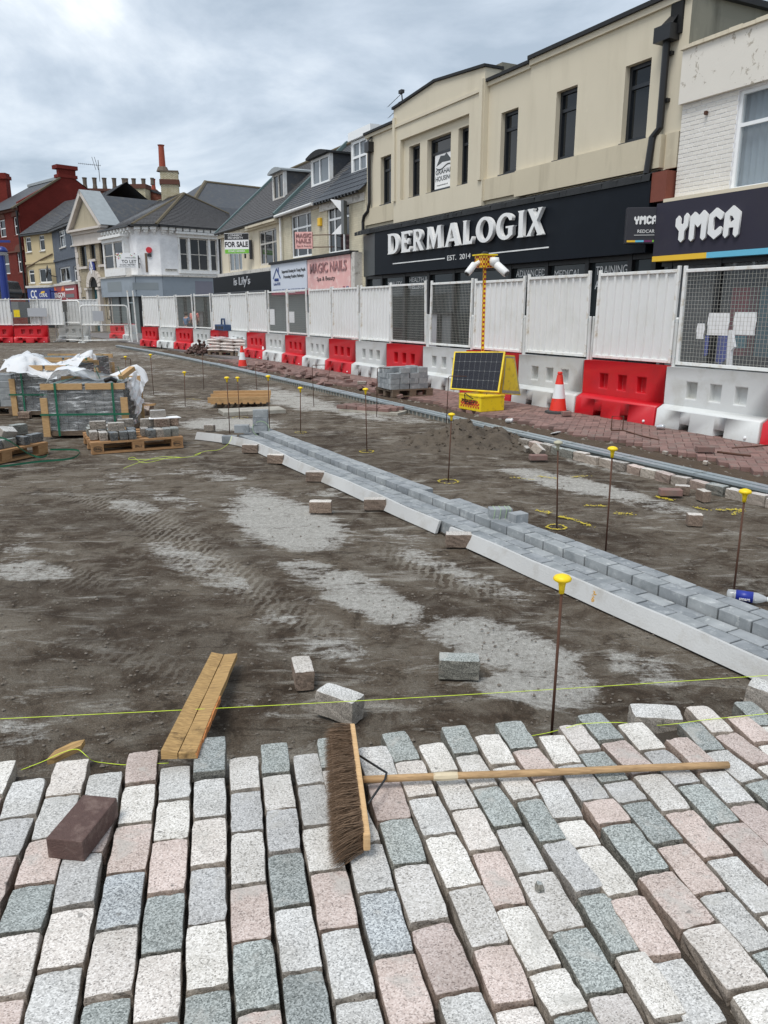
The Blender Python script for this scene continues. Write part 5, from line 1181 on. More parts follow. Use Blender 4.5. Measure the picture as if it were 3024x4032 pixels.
# triple sash window, right face
x0, x1, z0, z1 = wr; ww = x1 - x0
for a, b, cc in ((0, .22, ()), (.27, .76, (.5,)), (.81, 1, ())):
    on(window(wc, x0 + ww * a, x0 + ww * b, z0, z1, .05, 'frame_old', 'glass_dark', cols=cc, rows=(.5,), fw=.09, bars=.03), FR, wc)
on(MB().box(x0 - .12, x0 - .001, -.1, .1, z0, z1).box(x0 + ww * .22, x0 + ww * .27, -.06, .1, z0, z1).box(x0 + ww * .76, x0 + ww * .81, -.06, .1, z0, z1).box(x1 + .001, x1 + .12, -.1, .1, z0, z1).box(x0 - .2, x1 + .2, -.14, .05, z1, z1 + .22).box(x0 - .35, x1 + .5, -.4, .0, z1 + .22, z1 + .36).box(x0 - .15, x1 + .25, -.2, .0, z0 - .2, z0 - .001).obj('window_surround', 'white_trim', wc), FR, wc)
# boxy bay on the left face
x0, x1, z0, z1 = bw
on(MB().box(x0 - .2, x1 + .2, -.45, -.001, z0 - .5, z0).box(x0 - .2, x1 + .2, -.5, -.001, z1, z1 + .25).box(x0 - .35, x1 + .35, -.7, -.001, z1 + .25, z1 + .42).box(x0 - .2, x0, -.45, -.001, z0, z1).box(x1, x1 + .2, -.45, -.001, z0, z1).box((x0 + x1) / 2 - .08, (x0 + x1) / 2 + .08, -.45, -.3, z0, z1).obj('bay', 'white_trim', wc), FL, wc)
for a, b in ((x0, (x0 + x1) / 2 - .08), ((x0 + x1) / 2 + .08, x1)): on(window(wc, a, b, z0, z1, -.42, 'frame_old', 'glass_dark', rows=(.5,), fw=.08, bars=.03), FL, wc)
# corbels under the eaves
for f, n in ((FL, 9), (FC, 3), (FR, 9)):
    for k in range(n):
        x = f.W * (k + .5) / n; a = .21 if f is not FL else .15
        on(MB().box(x - a, x + a, -.4, -.001, ZE - .28, ZE - .1).box(x - a * .7, x + a * .7, -.28, -.001, ZE - .42, ZE - .281).box(x - a * .4, x + a * .4, -.16, -.001, ZE - .54, ZE - .421).obj('corbel', 'white_trim', wc), f, wc)
    on(MB().box(-.15, f.W + .15, -.55, -.3, ZE - .08, ZE + .03).obj('gutter', 'black_plastic', wc), f, wc)
# fascia all round
for f, ga in ((FL, Z2(80, 1520)), (FC, Z2(400, 1535)), (FR, Z2(1230, 1520))):
    r_ = {id(FL): rect(FL, Z2(85, 1660), Z2(255, 1520), -.3), id(FC): rect(FC, Z2(410, 1630), Z2(740, 1535), -.3), id(FR): rect(FR, Z2(1230, 1695), Z2(1448, 1520), -.3)}[id(f)]
    x_r = f.W + .1 if f is not FR else f.W + 3
    on(MB().box(-.1 if f is not FL else -1.0, x_r, -.3, -.002, zb, zt).obj('fascia', 'grey_fascia', wc), f, wc)
    on(MB().box(r_[0], r_[1], -.31, -.3005, r_[2], r_[3]).obj('blank_panel', 'grey_ghost' if f is not FR else 'mauve_panel', wc), f, wc)
    on(MB().box(-.2 if f is not FL else -1.0, x_r, -.4, -.002, zt, zt + .1).obj('ledge', 'frame_old', wc), f, wc)
    on(MB().box(0, f.W, -.02, .05, 0, zb).obj('shutter', 'shutter', wc), f, wc)
    for k in range(4): on(MB().box(f.W * k / 3 - .1, f.W * k / 3 + .1, -.1, .06, 0, zb).obj('pilaster', 'black_metal', wc), f, wc)
# hipped roof
ap = onray(Z2(1075, 372), 61.5); rl = onray(Z2(650, 498), 69); rr = onray(Z2(1659, 640), 66)
off = lambda p, k=.5: Vector((p.x, p.y, ZE)) + Vector((0, -k, 0.04))
eL, e1, e2, eR = off(cL, .3), off(c1), off(c2), off(cR + (cR - c2) * .35, .3)
rel = lambda p: Vector(p) - wc.location
ro = MB().poly([rel(eL), rel(e1), rel(ap), rel(rl)]).poly([rel(e1), rel(e2), rel(ap)]).poly([rel(e2), rel(eR), rel(rr), rel(ap)]).obj('roof', 'slate', wc)
sm = MB(); slates(sm, rel(eL), rel(e1), rel(rl), rel(ap), 22, 26, .02, .01); slates(sm, rel(e2), rel(eR), rel(ap), rel(rr), 24, 34, .02, .01); slates(sm, rel(e1), rel(e2), rel(ap) - Vector((.1, 0, .02)), rel(ap) + Vector((.1, 0, -.02)), 24, 7, .02, .01)
stuff(sm.obj('slates', 'slate_brown', ro))
MB().tube([rel(e1), rel(ap)], .1, 6).tube([rel(e2), rel(ap)], .12, 6).tube([rel(ap), rel(rr)], .1, 6).tube([rel(ap), rel(rl)], .1, 6).obj('hip_tiles', 'ridge_tile', ro)
# tall yellow brick chimney with one red pot
cq = onray(Z2(905, 440), 65.5); hgt = onray(Z2(905, 100), 65.5).z; wch = (onray(Z2(1015, 300), 65.5) - onray(Z2(792, 300), 65.5)).x / 2
b = rel(Vector((cq.x, cq.y, 0)))
ch = MB().obox(b + Vector((0, 0, (cq.z - 2 + hgt) / 2)), (wch * 2, 1.1, hgt - cq.z + 2), .2).obj('chimney', 'yellow_brick', wc)
MB().obox(b + Vector((0, 0, hgt - .75)), (wch * 2 + .16, 1.3, .35), .2).obj('band', 'soot_brick', ch); MB().obox(b + Vector((0, 0, hgt + .04)), (wch * 2 + .1, 1.2, .1), .2).lathe([(.5, .08), (.36, .4), (.2, .45)], 10, tuple(b + Vector((-.5, 0, hgt)))).obj('flaunching', 'pot_grey', ch)
MB().lathe([(.26, .4), (.22, 1.9), (.28, 2.0)], 12, tuple(b + Vector((-.5, 0, hgt)))).obj('chimney_pot', 'terracotta', ch)
# small fittings on the chamfer
ar = rect(FC, Z2(595, 1140), Z2(650, 1080)); on(MB().prism([(ar[0] + (ar[1] - ar[0]) / 2 + .2 * math.cos(k * .5236), -.12, (ar[2] + ar[3]) / 2 + .2 * math.sin(k * .5236)) for k in range(12)], (0, .12, 0)).obj('alarm_bell', 'alarm_red', wc), FC, wc)
ar = rect(FC, Z2(605, 1195), Z2(650, 1155)); on(MB().box(ar[0], ar[1], -.1, -.001, ar[2], ar[3]).obj('alarm_box', 'wire_dark', wc), FC, wc)
ar = rect(FC, Z2(575, 1400), Z2(600, 1150)); on(MB().box((ar[0] + ar[1]) / 2 - .07, (ar[0] + ar[1]) / 2 + .07, -.05, -.001, ar[2], ar[3]).obj('cable_trunking', 'old_wood', wc), FC, wc)
ar = rect(FR, Z2(830, 1385), Z2(990, 1358)); sg = on(MB().box(ar[0], ar[1], -.03, -.001, ar[2], ar[3]).obj('street_nameplate', 'frame_old', wc), FR, wc); text('DUNDAS STREET', 'sign_black', sg, ar[0] + .05, -.034, ar[2] + .06, w=ar[1] - ar[0] - .1, h=(ar[3] - ar[2]) * .5, extrude=.003, bold=.01)
# TO LET board
f = Face(onray(Z2(200, 1340), 55.3), rot=.12); x0, x1, z0, z1 = rect(f, Z2(200, 1342), Z2(468, 1150)); w, h = x1 - x0, z1 - z0
e = thing('to_let_board', 'white TO LET estate board with coloured squares on the white corner building', 'sign board', f.O + f.u * x0, f.rot)
MB().box(0, w, 0, .06, z0, z1).obj('board', 'sign_white', e); MB().box(w + .005, w + .06, 0, .1, z0 - .02, z1 - .15).bar((w, .08, z1 - .3), (w, .9, z1 - .3), .06).bar((w, .08, z0 + .3), (w, .9, z0 + .3), .06).obj('bracket', 'black_metal', e)
text('TO LET', 'sign_black', e, w * .24, -.006, z0 + h * .32, w=w * .68, h=h * .22, extrude=.004, bold=.012); text('01642 987987', 'sign_black', e, w * .15, -.006, z0 + h * .16, w=w * .72, h=h * .1, extrude=.004); text('www.parkerbarras.co.uk', 'sign_black', e, w * .1, -.006, z0 + h * .05, w=w * .76, h=h * .055, extrude=.004); text('PARKER BARRAS', 'shop_grey', e, w * .42, -.006, z0 + h * .65, w=w * .5, h=h * .07, extrude=.004)
for k in range(22):
    mt = random.choice(['sign_purple', 'flame', 'sign_yellow', 'alarm_red', 'sign_maroon', 'sign_green']); s_ = h * .05
    x = abs(random.gauss(.02, .11)) * w; z = z1 - abs(random.gauss(.05, .2)) * h - s_
    if k > 17: x = w * (.62 + random.random() * .3); z = z1 - h * random.uniform(.05, .3)
    MB().box(x, x + s_, -.008 - .0004 * k, -.001, max(z, z0 + .1), max(z, z0 + .1) + s_).obj('coloured_square', mt, e)
# ---------- masonic hall with pediment
ZC = 7.6
mL, mR = G(Z1(1070, 960), ZC), G(Z1(1530, 880), ZC)
FM = Face(mL, mR); mh = thing('masonic_hall', 'narrow tan stone hall with a steep triangular pediment and arched doorway', 'building', FM.O, FM.rot); W = FM.W
mw = [rect(FM, Z1(1180, 1478), Z1(1243, 1165)), rect(FM, Z1(1313, 1370), Z1(1375, 1145)), rect(FM, Z1(1458, 1445), Z1(1524, 1118))]
dx0, _ = FM.L(Z1(1340, 1900)); dx1, dzt = FM.L(Z1(1445, 1690)); dz = dzt
m_ = MB(); wall_holes(m_, 0, W, 0, 6.55, mw + [(dx0, dx1, 0.0, dz - .4)], 0, .3); shell(m_, .001, W, 0, ZC, 14, 0, False); m_.obj('wall', 'tan_brick', mh)
for (a, b, c, d) in mw:
    window(mh, a, b, c, d, .15, 'wire_dark', 'glass_dark', fw=.07); MB().box(a - .15, b + .15, -.14, -.001, c - .18, c - .001).obj('sill', 'stone_pale', mh)
MB().box(-.05, W + .05, -.12, 0, 6.55, 7.25).obj('frieze', 'stone_pale', mh); MB().box(-.1, W + .1, -.25, 0, 7.25, 7.45).box(-.25, W + .25, -.5, 0, 7.45, ZC).box(-.06, W + .06, -.18, 0, 6.45, 6.549).obj('cornice', 'stone_pale', mh)
qz = MB()
for k in range(14):
    z = .3 + k * .44; a = .34 if k % 2 else .5; qz.box(-.03, a, -.05, -.001, z, z + .42).box(W - a, W + .03, -.05, -.001, z, z + .42)
qz.obj('quoins', 'stone_pale', mh)
_, zap = FM.L(Z1(1238, 345), -.4); xap = W / 2
MB().prism([(.35, -.2, ZC), (W - .35, -.2, ZC), (xap, -.2, zap - .6)], (0, .2, 0)).obj('tympanum', 'stone_tan', mh)
for sgn in (-1, 1):
    a = Vector((xap + sgn * (W / 2 + .3), -.5, ZC)); b = Vector((xap, -.5, zap)); n = Vector((sgn * (zap - ZC), 0, W / 2)).normalized() * .28
    MB().prism([a, b, b - n, a - n], (0, .6, 0)).obj('raking_cornice', 'stone_pale', mh); MB().prism([a + n * .05, b + n * .05, b + n * .25, a + n * .25], (0, 1.6, 0)).obj('lead_flashing', 'lead', mh)
MB().poly([(xap, .9, zap - .2), (xap, 14, zap - .2), (W + .3, 14, ZC), (W + .3, .9, ZC)]).poly([(xap, .9, zap - .2), (xap, 14, zap - .2), (-.3, 14, ZC), (-.3, .9, ZC)]).obj('roof', 'slate_dark', mh)
am = []
for k in range(13): a = math.pi * k / 12; am.append(a)
cxd, rd = (dx0 + dx1) / 2, (dx1 - dx0) / 2
for k in range(11):
    a0, a1 = math.pi * k / 11 + .02, math.pi * (k + 1) / 11 - .02; r0_, r1_ = rd * 1.0, rd + .5; zc_ = dz - .4
    MB().prism([(cxd + r0_ * math.cos(a0), -.2, zc_ + r0_ * math.sin(a0)), (cxd + r1_ * math.cos(a0), -.2, zc_ + r1_ * math.sin(a0)), (cxd + r1_ * math.cos(a1), -.2, zc_ + r1_ * math.sin(a1)), (cxd + r0_ * math.cos(a1), -.2, zc_ + r0_ * math.sin(a1))], (0, .2, 0)).obj('arch_stone', 'stone_pale', mh)
MB().prism([(cxd + rd * math.cos(a), -.05, dz - .4 + rd * math.sin(a)) for a in am], (0, .04, 0)).obj('fanlight', 'dark_void', mh)
MB().box(dx0 + .02, dx1 - .02, .2, .28, 0, dz - .42).obj('door', 'teal_door', mh)
for x in (dx0 - .45, dx1 + .05): MB().box(x, x + .42, -.3, -.001, 0, dz - .45).box(x - .08, x + .5, -.38, -.001, dz - .6, dz - .45).obj('column', 'stone_pale', mh)
for x in (.5, W - 1.0):
    if x < dx0 - 1 or x > dx1 + .6: window(mh, x, x + .5, .9, 2.6, -.02, 'wire_dark', 'glass_dark', fw=.05)
ar = rect(FM, Z1(1330, 1590), Z1(1392, 1395)); ex, ez = (ar[0] + ar[1]) / 2, (ar[2] + ar[3]) / 2
pl = MB().prism([(ex + .5 * (ar[1] - ar[0]) * math.cos(k * .314), -.16, ez + .5 * (ar[3] - ar[2]) * math.sin(k * .314)) for k in range(20)], (0, .06, 0)).obj('plaque', 'coral_deep', mh)
MB().bar((ex - .2, -.18, ez + .15), (ex, -.18, ez - .45), .07).bar((ex + .2, -.18, ez + .15), (ex, -.18, ez - .45), .07).bar((ex - .2, -.19, ez - .1), (ex, -.19, ez + .5), .07).bar((ex + .2, -.19, ez - .1), (ex, -.19, ez + .5), .07).obj('emblem', 'sign_white', pl)
# ---------- cream and blue-grey houses over the betting shop and takeaway
ZH = 8.5
hR, hM, hLl = G(Z1(1060, 815), ZH), G(Z1(745, 945), ZH), G(Z1(335, 1000), ZH)
def terrace(pl, pr, label, wall, wins, roofmat, fas):
    f = Face(pl, pr); e = thing('terraced_house', label, 'building', f.O, f.rot); w = f.W
    rc = [rect(f, a, b) for a, b in wins]; m_ = MB(); wall_holes(m_, 0, w, 2.2, ZH - .1, rc, 0, .15); shell(m_, .001, w - .001, 0, ZH - .1, 8, 0, False); m_.obj('wall', wall, e)
    for k, (a, b, c, d) in enumerate(rc):
        wd = b - a; window(e, a, b, c, d, .08, 'upvc', 'glass_dark', cols=(.5,) if wd > 1.2 else (), rows=(.7,) if k != 2 else (), fw=.09, bars=.04, sill='frame_old')
    MB().box(0, w, -.35, -.001, ZH - .25, ZH - .02).obj('gutter', 'black_plastic', e); _, zs = f.L(Z1(*fas[0])); 
    MB().poly([(-.05, -.4, ZH - .1), (w + .05, -.4, ZH - .1), (w + .05, 4.5, ZH + 3.3), (-.05, 4.5, ZH + 3.3)]).poly([(-.05, 4.5, ZH + 3.3), (w + .05, 4.5, ZH + 3.3), (w + .05, 9, ZH - .1), (-.05, 9, ZH - .1)]).obj('roof', roofmat, e)
    stuff(slates(MB(), (0, -.4, ZH - .09), (w, -.4, ZH - .09), (0, 4.5, ZH + 3.31), (w, 4.5, ZH + 3.31), 20, 20, .02, .01).obj('slates', roofmat, e.children[-1]))
    MB().box(-.02, w + .02, -.1, -.001, 5.75, 5.95).obj('string_course', wall, e); return f, e, w
fb_, eb, wb = terrace(hM, hR, 'blue grey painted house above the red DRAGON takeaway front', 'grey_blue_brick', [(Z1(872, 1205), Z1(935, 930)), (Z1(1035, 1172), Z1(1102, 900)), (Z1(880, 1705), Z1(1015, 1465)), (Z1(1085, 1690), Z1(1150, 1455))], 'slate', [(900, 1720)])
fc_, ec, wcx = terrace(hLl, hM - Vector((.02, -.02, 0)), 'cream painted house above the blue CORAL betting shop front', 'yellow_render', [(Z1(385, 1265), Z1(440, 1040)), (Z1(580, 1245), Z1(635, 1012)), (Z1(580, 1710), Z1(738, 1495)), (Z1(430, 1715), Z1(490, 1515))], 'slate', [(600, 1740)])
x0, x1, z0, z1 = rect(fc_, Z1(405, 1970), Z1(745, 1760)); MB().box(.1, wcx, -.25, -.001, 2.3, z1).obj('fascia', 'coral_blue', ec); a = rect(fc_, Z1(455, 1935), Z1(570, 1815), -.27); text('CO', 'letter_white', ec, a[0], -.27, a[2], w=(a[1] - a[0]) * .8, h=a[3] - a[2], extrude=.01, bold=.02)
a = rect(fc_, Z1(560, 1965), Z1(735, 1800), -1.2); pj_ = MB().box(a[0], a[1], -1.3, -1.2, a[2], a[3]).bar((a[1] - .1, -1.2, a[3] - .2), (a[1] - .1, 0, a[3] - .2), .08).obj('projecting_sign', 'coral_deep', ec); text('CORAL', 'letter_white', pj_, a[0] + (a[1] - a[0]) * .2, -1.31, a[2] + (a[3] - a[2]) * .3, w=(a[1] - a[0]) * .6, extrude=.01)
q = (a[1] - a[0]); MB().prism([(a[0] + q * .3, -1.315, a[2] + (a[3] - a[2]) * .62), (a[0] + q * .62, -1.315, a[2] + (a[3] - a[2]) * .7), (a[0] + q * .62, -1.315, a[2] + (a[3] - a[2]) * .85), (a[0] + q * .36, -1.315, a[2] + (a[3] - a[2]) * .8)], (0, .01, 0)).obj('flag_logo', 'sign_yellow', pj_)
x0, x1, z0, z1 = rect(fb_, Z1(750, 1950), Z1(1085, 1735)); MB().box(0, wb, -.25, -.001, 2.3, z1).obj('fascia', 'dragon_red', eb)
a = rect(fb_, Z1(765, 1935), Z1(940, 1845), -.27); text('DRAGON', 'letter_white', eb, a[0], -.27, a[2], w=a[1] - a[0], h=a[3] - a[2], extrude=.01, bold=.02)
a = rect(fb_, Z1(950, 1820), Z1(1070, 1780), -.27); s_ = MB().box(a[0], a[1], -.27, -.251, a[2], a[3]).obj('sign_panel', 'sign_white', eb); text('Takeaway', 'sign_black', s_, a[0] + .1, -.275, a[2] + .1, w=a[1] - a[0] - .2, h=(a[3] - a[2]) * .5, extrude=.004, bold=.01)
a = rect(fb_, Z1(960, 1925), Z1(1075, 1865), -.27); MB().box(a[0], a[1], -.27, -.251, a[2], a[3]).obj('menu_panel', 'shop_grey', eb)
for zx in (770, 890):
    a = rect(fb_, Z1(zx, 1832), Z1(zx + 40, 1750), -.27); w_ = a[1] - a[0]; h_ = a[3] - a[2]
    MB().prism([(a[0], -.27, a[2]), (a[1], -.27, a[2] + h_ * .1), (a[1] - w_ * .2, -.27, a[2] + h_ * .5), (a[1], -.27, a[3] - h_ * .1), (a[0] + w_ * .5, -.27, a[3]), (a[0] + w_ * .2, -.27, a[2] + h_ * .6)], (0, .015, 0)).obj('flame_logo', 'flame', eb)
MB().box(-.05, wb + .1, -.35, -.001, z1, z1 + .2).obj('ledge', 'frame_old', eb); MB().box(-.05, wcx, -.33, -.001, z1 - .05, z1 + .15).obj('ledge', 'frame_old', ec)
for e_, w_ in ((eb, wb), (ec, wcx)): MB().box(0, w_, -.01, .05, 0, 2.3).obj('shopfront', 'dark_void', e_)
a = fc_.L(Z1(715, 1555), -.5); sd_ = thing('satellite_dish', 'dark grey satellite dish on the cream house', 'satellite dish', fc_.O + fc_.u * a[0] - fc_.inw * .6 + Vector((0, 0, a[1])), fc_.rot)
d_ = MB().lathe([(.02, 0), (.35, .03), (.62, .12), (.64, .13)], 20); do = d_.obj('dish', 'wire_dark', sd_, smooth=True); do.rotation_euler = (R(80), 0, R(-20))
MB().tube([(0, .1, 0), (0, .3, -.3), (.9, .6, -.45)], .04, 6).obj('arm', 'wire_dark', sd_)
pp = MB(); q = [fc_.L(Z1(x, y)) for x, y in ((770, 1290), (620, 1365), (480, 1445), (395, 1495), (405, 1740))]; pp.tube([(x, -.08, z) for x, z in q], .06, 6); pp.obj('downpipe', 'old_wood', ec)
# ---------- tall red brick building
rc_, rL_ = G(Z1(262, 610), 11.0), G(Z1(0, 670), 11.0)
ext = rc_ + (rL_ - rc_) * 2.2; FRd = Face(ext, rc_); W = FRd.W
rb = thing('brick_building', 'tall red brick building with slate roof and painted red gable end at far left', 'building', FRd.O, FRd.rot)
ws = [rect(FRd, Z1(5, 1055), Z1(65, 785)), rect(FRd, Z1(215, 1020), Z1(275, 740)), rect(FRd, Z1(55, 1585), Z1(118, 1285)), rect(FRd, Z1(270, 1560), Z1(335, 1240))]
dr = [rect(FRd, Z1(195, 1950), Z1(265, 1830)), rect(FRd, Z1(300, 1950), Z1(370, 1825))]
m_ = MB(); wall_holes(m_, 0, W, 0, 11.0, ws + dr, 0, .25); m_.obj('wall', 'red_brick', rb)
for k, (a, b, c, d) in enumerate(ws):
    window(rb, a, b, c, d, .12, 'upvc', 'glass_dark', cols=(), rows=(.5,), fw=.1, bars=.05, sill='stone_red')
    cx_, rr_ = (a + b) / 2, (b - a) / 2 + .25
    MB().prism([(cx_ + rr_ * math.cos(math.pi * j / 8), -.06, d + .05 + .5 * rr_ * math.sin(math.pi * j / 8)) for j in range(9)] , (0, .055, 0)).obj('arch', 'soot_brick', rb)
for (a, b, c, d) in dr: MB().box(a, b, .2, .26, c, d).obj('pane', 'dark_void', rb)
MB().box(0, W, -.12, -.001, 7.0, 7.15).box(0, W, -.2, -.001, 3.2, 3.5).box(0, W, -.25, -.001, 10.7, 11.0).obj('string_course', 'soot_brick', rb)
MB().tube([(W - .1, -.15, 10.8), (W - .1, -.15, 0)], .1, 8).obj('downpipe', 'black_plastic', rb)
FG = Face(rc_, rot=FRd.rot + math.pi / 2)
gp = [FG.L(Z1(*p)) for p in ((262, 530), (860, 195), (845, 30), (1090, 40), (1105, 225), (1250, 340), (1700, 560))]
gpoly = [(0, 0)] + [(max(0, x) if i == 0 else x, z) for i, (x, z) in enumerate(gp)] + [(gp[-1][0], 0)]
g_ = MB().prism([(x, 0, z) for x, z in gpoly], (0, .5, 0)).obj('gable_wall', 'red_painted', rb)
g_.rotation_euler = (0, 0, math.pi / 2); g_.location = (W, 0, 0)
q1, q2 = gp[2], gp[3]
cpz = MB().box(q1[0] - .2, q2[0] + .2, -.15, 1.0, q1[1] - .1, q1[1] + .25).box(q1[0] - .12, q2[0] + .12, -.1, .9, q1[1] - .9, q1[1] - .6).obj('chimney_cap', 'red_painted', rb); cpz.rotation_euler = g_.rotation_euler; cpz.location = g_.location
xr, zr = gp[1]; xr += 1.2
MB().poly([(0, -.5, 10.9), (W - .02, -.5, 10.9), (W - .02, xr, zr + .4), (0, xr, zr + .4)]).poly([(0, xr, zr + .4), (W - .02, xr, zr + .4), (W - .02, 2 * xr, 10.9), (0, 2 * xr, 10.9)]).obj('roof', 'slate_dark', rb)
vg = MB().bar((W + .02, -.6, 10.85), (W + .02, xr - 1.2, zr + .05), .5, .14).obj('verge', 'ridge_tile', rb)
MB().box(0, W - .5, xr - .3, xr + .3, zr + .3, zr + .55).obj('ridge_tiles', 'lead', rb)
# big stack rising at the very left edge
cl = onray((40, 900), 78); ct = onray((40, 680), 78).z; ll = (Vector((cl.x, cl.y, 0)) - FRd.O); lx_, ly_ = ll.dot(FRd.u), ll.dot(FRd.inw)
rot_ = Matrix.Rotation(-FRd.rot, 3, 'Z'); xw = onray((38, 800), 88).x; ct = onray((40, 680), 88).z
def wbox(x0, x1, y0, y1, z0, z1): return [rot_ @ (Vector((x, y, z0)) - FRd.O) for x, y in ((x0, y0), (x1, y0), (x1, y1), (x0, y1))], Vector((0, 0, z1 - z0))
ckm = MB().prism(*wbox(xw - 3, xw - .15, 88, 89, 9, ct - .6)).obj('chimney', 'red_painted', rb)
MB().prism(*wbox(xw - 3.1, xw, 87.85, 89.1, ct - .6, ct - .25)).obj('cap', 'red_painted', ckm); MB().prism(*wbox(xw - 3, xw - .12, 88, 89, ct - .25, ct)).obj('cap', 'red_painted', ckm)
# ---------- roofs and stacks behind
bh = thing('background_house', 'brick house with slate roof and a long row of chimney pots behind the hall', 'building', (onray(Z2(120, 420), 84).x, 84, 0), .12)
px = lambda p, Y: onray(Z2(*p), Y) - bh.location
w1 = 3.2; zb_ = onray(Z2(100, 400), 84).z; zt_ = onray(Z2(100, 285), 84).z
MB().box(-8, 8, .5, 9, 0, zb_ - 1.2).obj('wall', 'orange_brick', bh)
MB().prism([(-8, -.2, zb_ - 1.2), (-8, 4.5, zb_ + .9), (-8, 9.2, zb_ - 1.2)], (16, 0, 0)).obj('roof', 'slate_dark', bh); MB().prism([(8.002, .1, zb_ - 1.25), (8.002, 4.5, zb_ + .8), (8.002, 8.9, zb_ - 1.25)], (.06, 0, 0)).obj('gable_wall', 'orange_brick', bh)
st_ = MB().box(-3.6, 4.0, 3.2, 4.6, zb_ - 2, zt_).obj('chimney', 'orange_brick', bh); MB().box(-3.75, 4.15, 3.05, 4.75, zt_, zt_ + .25).obj('cap', 'soot_brick', st_)
for k in range(9): MB().lathe([(.26, 0), (.2, .5), (.22, 1.0), (.27, 1.15)], 10, (-4.3 + k * 1.0, 3.9, zt_ + (.25 if k > 0 else -.2))).obj('chimney_pot', 'pot_grey' if k != 8 else 'terracotta', st_)
bh2 = thing('background_house', 'house gable with a wide pale brick chimney stack behind the hall roof', 'building', (onray(Z2(460, 400), 78).x, 78, 0), -.1)
q0, q1 = onray(Z2(322, 480), 78), onray(Z2(612, 300), 78); hw = (q1.x - q0.x) / 2; zt2 = onray(Z2(460, 320), 78).z
c_ = MB().box(-hw, hw, -.6, .6, q0.z - 3, zt2).obj('chimney', 'yellow_brick', bh2); zt3 = onray(Z2(460, 262), 78).z; MB().box(-hw - .1, hw + .1, -.7, .7, zt2, zt3).obj('cap', 'soot_brick', c_)
for x in (-.9, 1.6): MB().lathe([(.2, 0), (.16, .4), (.2, .6)], 8, (x, 0, zt3)).obj('chimney_pot', 'pot_grey', c_)
zg = onray(Z2(615, 345), 78).z; MB().prism([(-4.5, .7, q0.z - 6), (-4.5, .7, q0.z - .5), (.5, .7, zg + .2), (7.5, .7, q0.z - .8), (7.5, .7, q0.z - 6)], (0, .4, 0)).obj('gable_wall', 'orange_brick', bh2)
MB().prism([(-4.8, .6, q0.z - .6), (.5, .6, zg + .25), (.5, .6, zg + .45), (-4.8, .6, q0.z - .4)], (0, 7, 0)).prism([(.5, .6, zg + .25), (7.8, .6, q0.z - .9), (7.8, .6, q0.z - .7), (.5, .6, zg + .45)], (0, 7, 0)).obj('roof', 'slate_dark', bh2)
ae = MB(); p0 = onray(Z1(1450, 240), 84); ae.bar(p0, p0 + Vector((0, 0, 2.0)), .05); p1 = p0 + Vector((0, 0, 1.6)); ae.bar(p1 + Vector((.2, 0, -.1)), p1 + Vector((-2.0, 0, .1)), .035)
for k in range(12): q = (p1 + Vector((.2, 0, -.1))).lerp(p1 + Vector((-2.0, 0, .1)), k / 11); ae.bar(q + Vector((0, 0, -.07)), q + Vector((0, 0, .07)), .02)
for k in (0, .25): ae.bar(p1 + Vector((-.3 + k, 0, -.5)), p1 + Vector((-.6 + k, 0, .7)), .035)
tag(ae.obj('aerial', 'wire_dark'), 'long television aerial on the row of chimney pots', 'aerial')
Yb = 84; hp = thing('background_hall', 'large dark slate hipped roof rising behind the white corner building', 'building', (onray(Z2(1355, 222), Yb).x, Yb, 0))
rq = lambda p, Y: onray(Z2(*p), Y) - hp.location
A_, B_ = rq((1355, 222), Yb), rq((2300, 330), Yb + 8); l0, r0_, l1 = rq((1000, 440), Yb - 5), rq((2300, 700), Yb - 4), rq((1180, 500), Yb - 9)
MB().poly([l1, r0_, B_, A_]).poly([l0, l1, A_]).obj('roof', 'slate_dark', hp); MB().tube([A_, B_], .16, 6).tube([A_, l1], .2, 6).obj('ridge_tiles', 'ridge_tile', hp)
MB().poly([l1, r0_, Vector((r0_.x, r0_.y, 0)), Vector((l1.x, l1.y, 0))]).poly([l0, l1, Vector((l1.x, l1.y, 0)), Vector((l0.x, l0.y, 0))]).obj('wall', 'tan_brick', hp)
# ---------- dark van front and blue lamp column at the left edge
vp = onray((0, 1180), 47); vn = thing('car_transporter', 'dark vehicle nose with bright headlamp riding high above the hoarding at the left edge', 'vehicle', (vp.x, 47, 0), 0)
f = Face((vp.x, 47), rot=0); zt_ = f.L((0, 1105))[1]; xr_ = f.L((38, 1150))[0]
body = [(-4.2, 0, 2.3), (xr_ - .12, 0, 2.3), (xr_, 0, 2.6), (xr_ - .04, 0, f.L((35, 1138))[1]), (f.L((20, 1112))[0], 0, zt_), (-.7, 0, zt_ + .12), (-1.5, 0, zt_ + .62), (-3.2, 0, zt_ + .66), (-4.1, 0, zt_ + .2), (-4.25, 0, 2.6)]
MB().prism(body, (0, 1.75, 0)).obj('body', 'van_black', vn, bevel=.08)
hl = [f.L(p) for p in ((12, 1122), (28, 1128), (26, 1142), (14, 1145))]; MB().prism([(x, -.03, z) for x, z in hl], (0, .05, 0)).obj('headlight', 'chrome', vn)
gb = [f.L(p) for p in ((-10, 1157), (8, 1150), (8, 1156), (-10, 1165))]; MB().prism([(x, -.03, z) for x, z in gb], (0, .05, 0)).obj('grille_bar', 'chrome', vn)
for x in (-3.3, xr_ - .75): MB().tube([(x, -.05, 2.42), (x, .2, 2.42)], .32, 16).obj('wheel', 'dark_rubber', vn)
MB().box(-6.5, xr_ + .5, -.2, 2.0, 1.2, 2.1).obj('flatbed', 'shop_grey', vn)
for x in (-5.6, -4.4, -.6): MB().tube([(x, -.25, .5), (x, .1, .5)], .5, 16).obj('wheel', 'dark_rubber', vn)
bp_ = onray((3, 1010), 45); lc = thing('lamp_column', 'blue painted lamp column with blue domed head at the left edge', 'lamp post', (bp_.x, 45, 0))
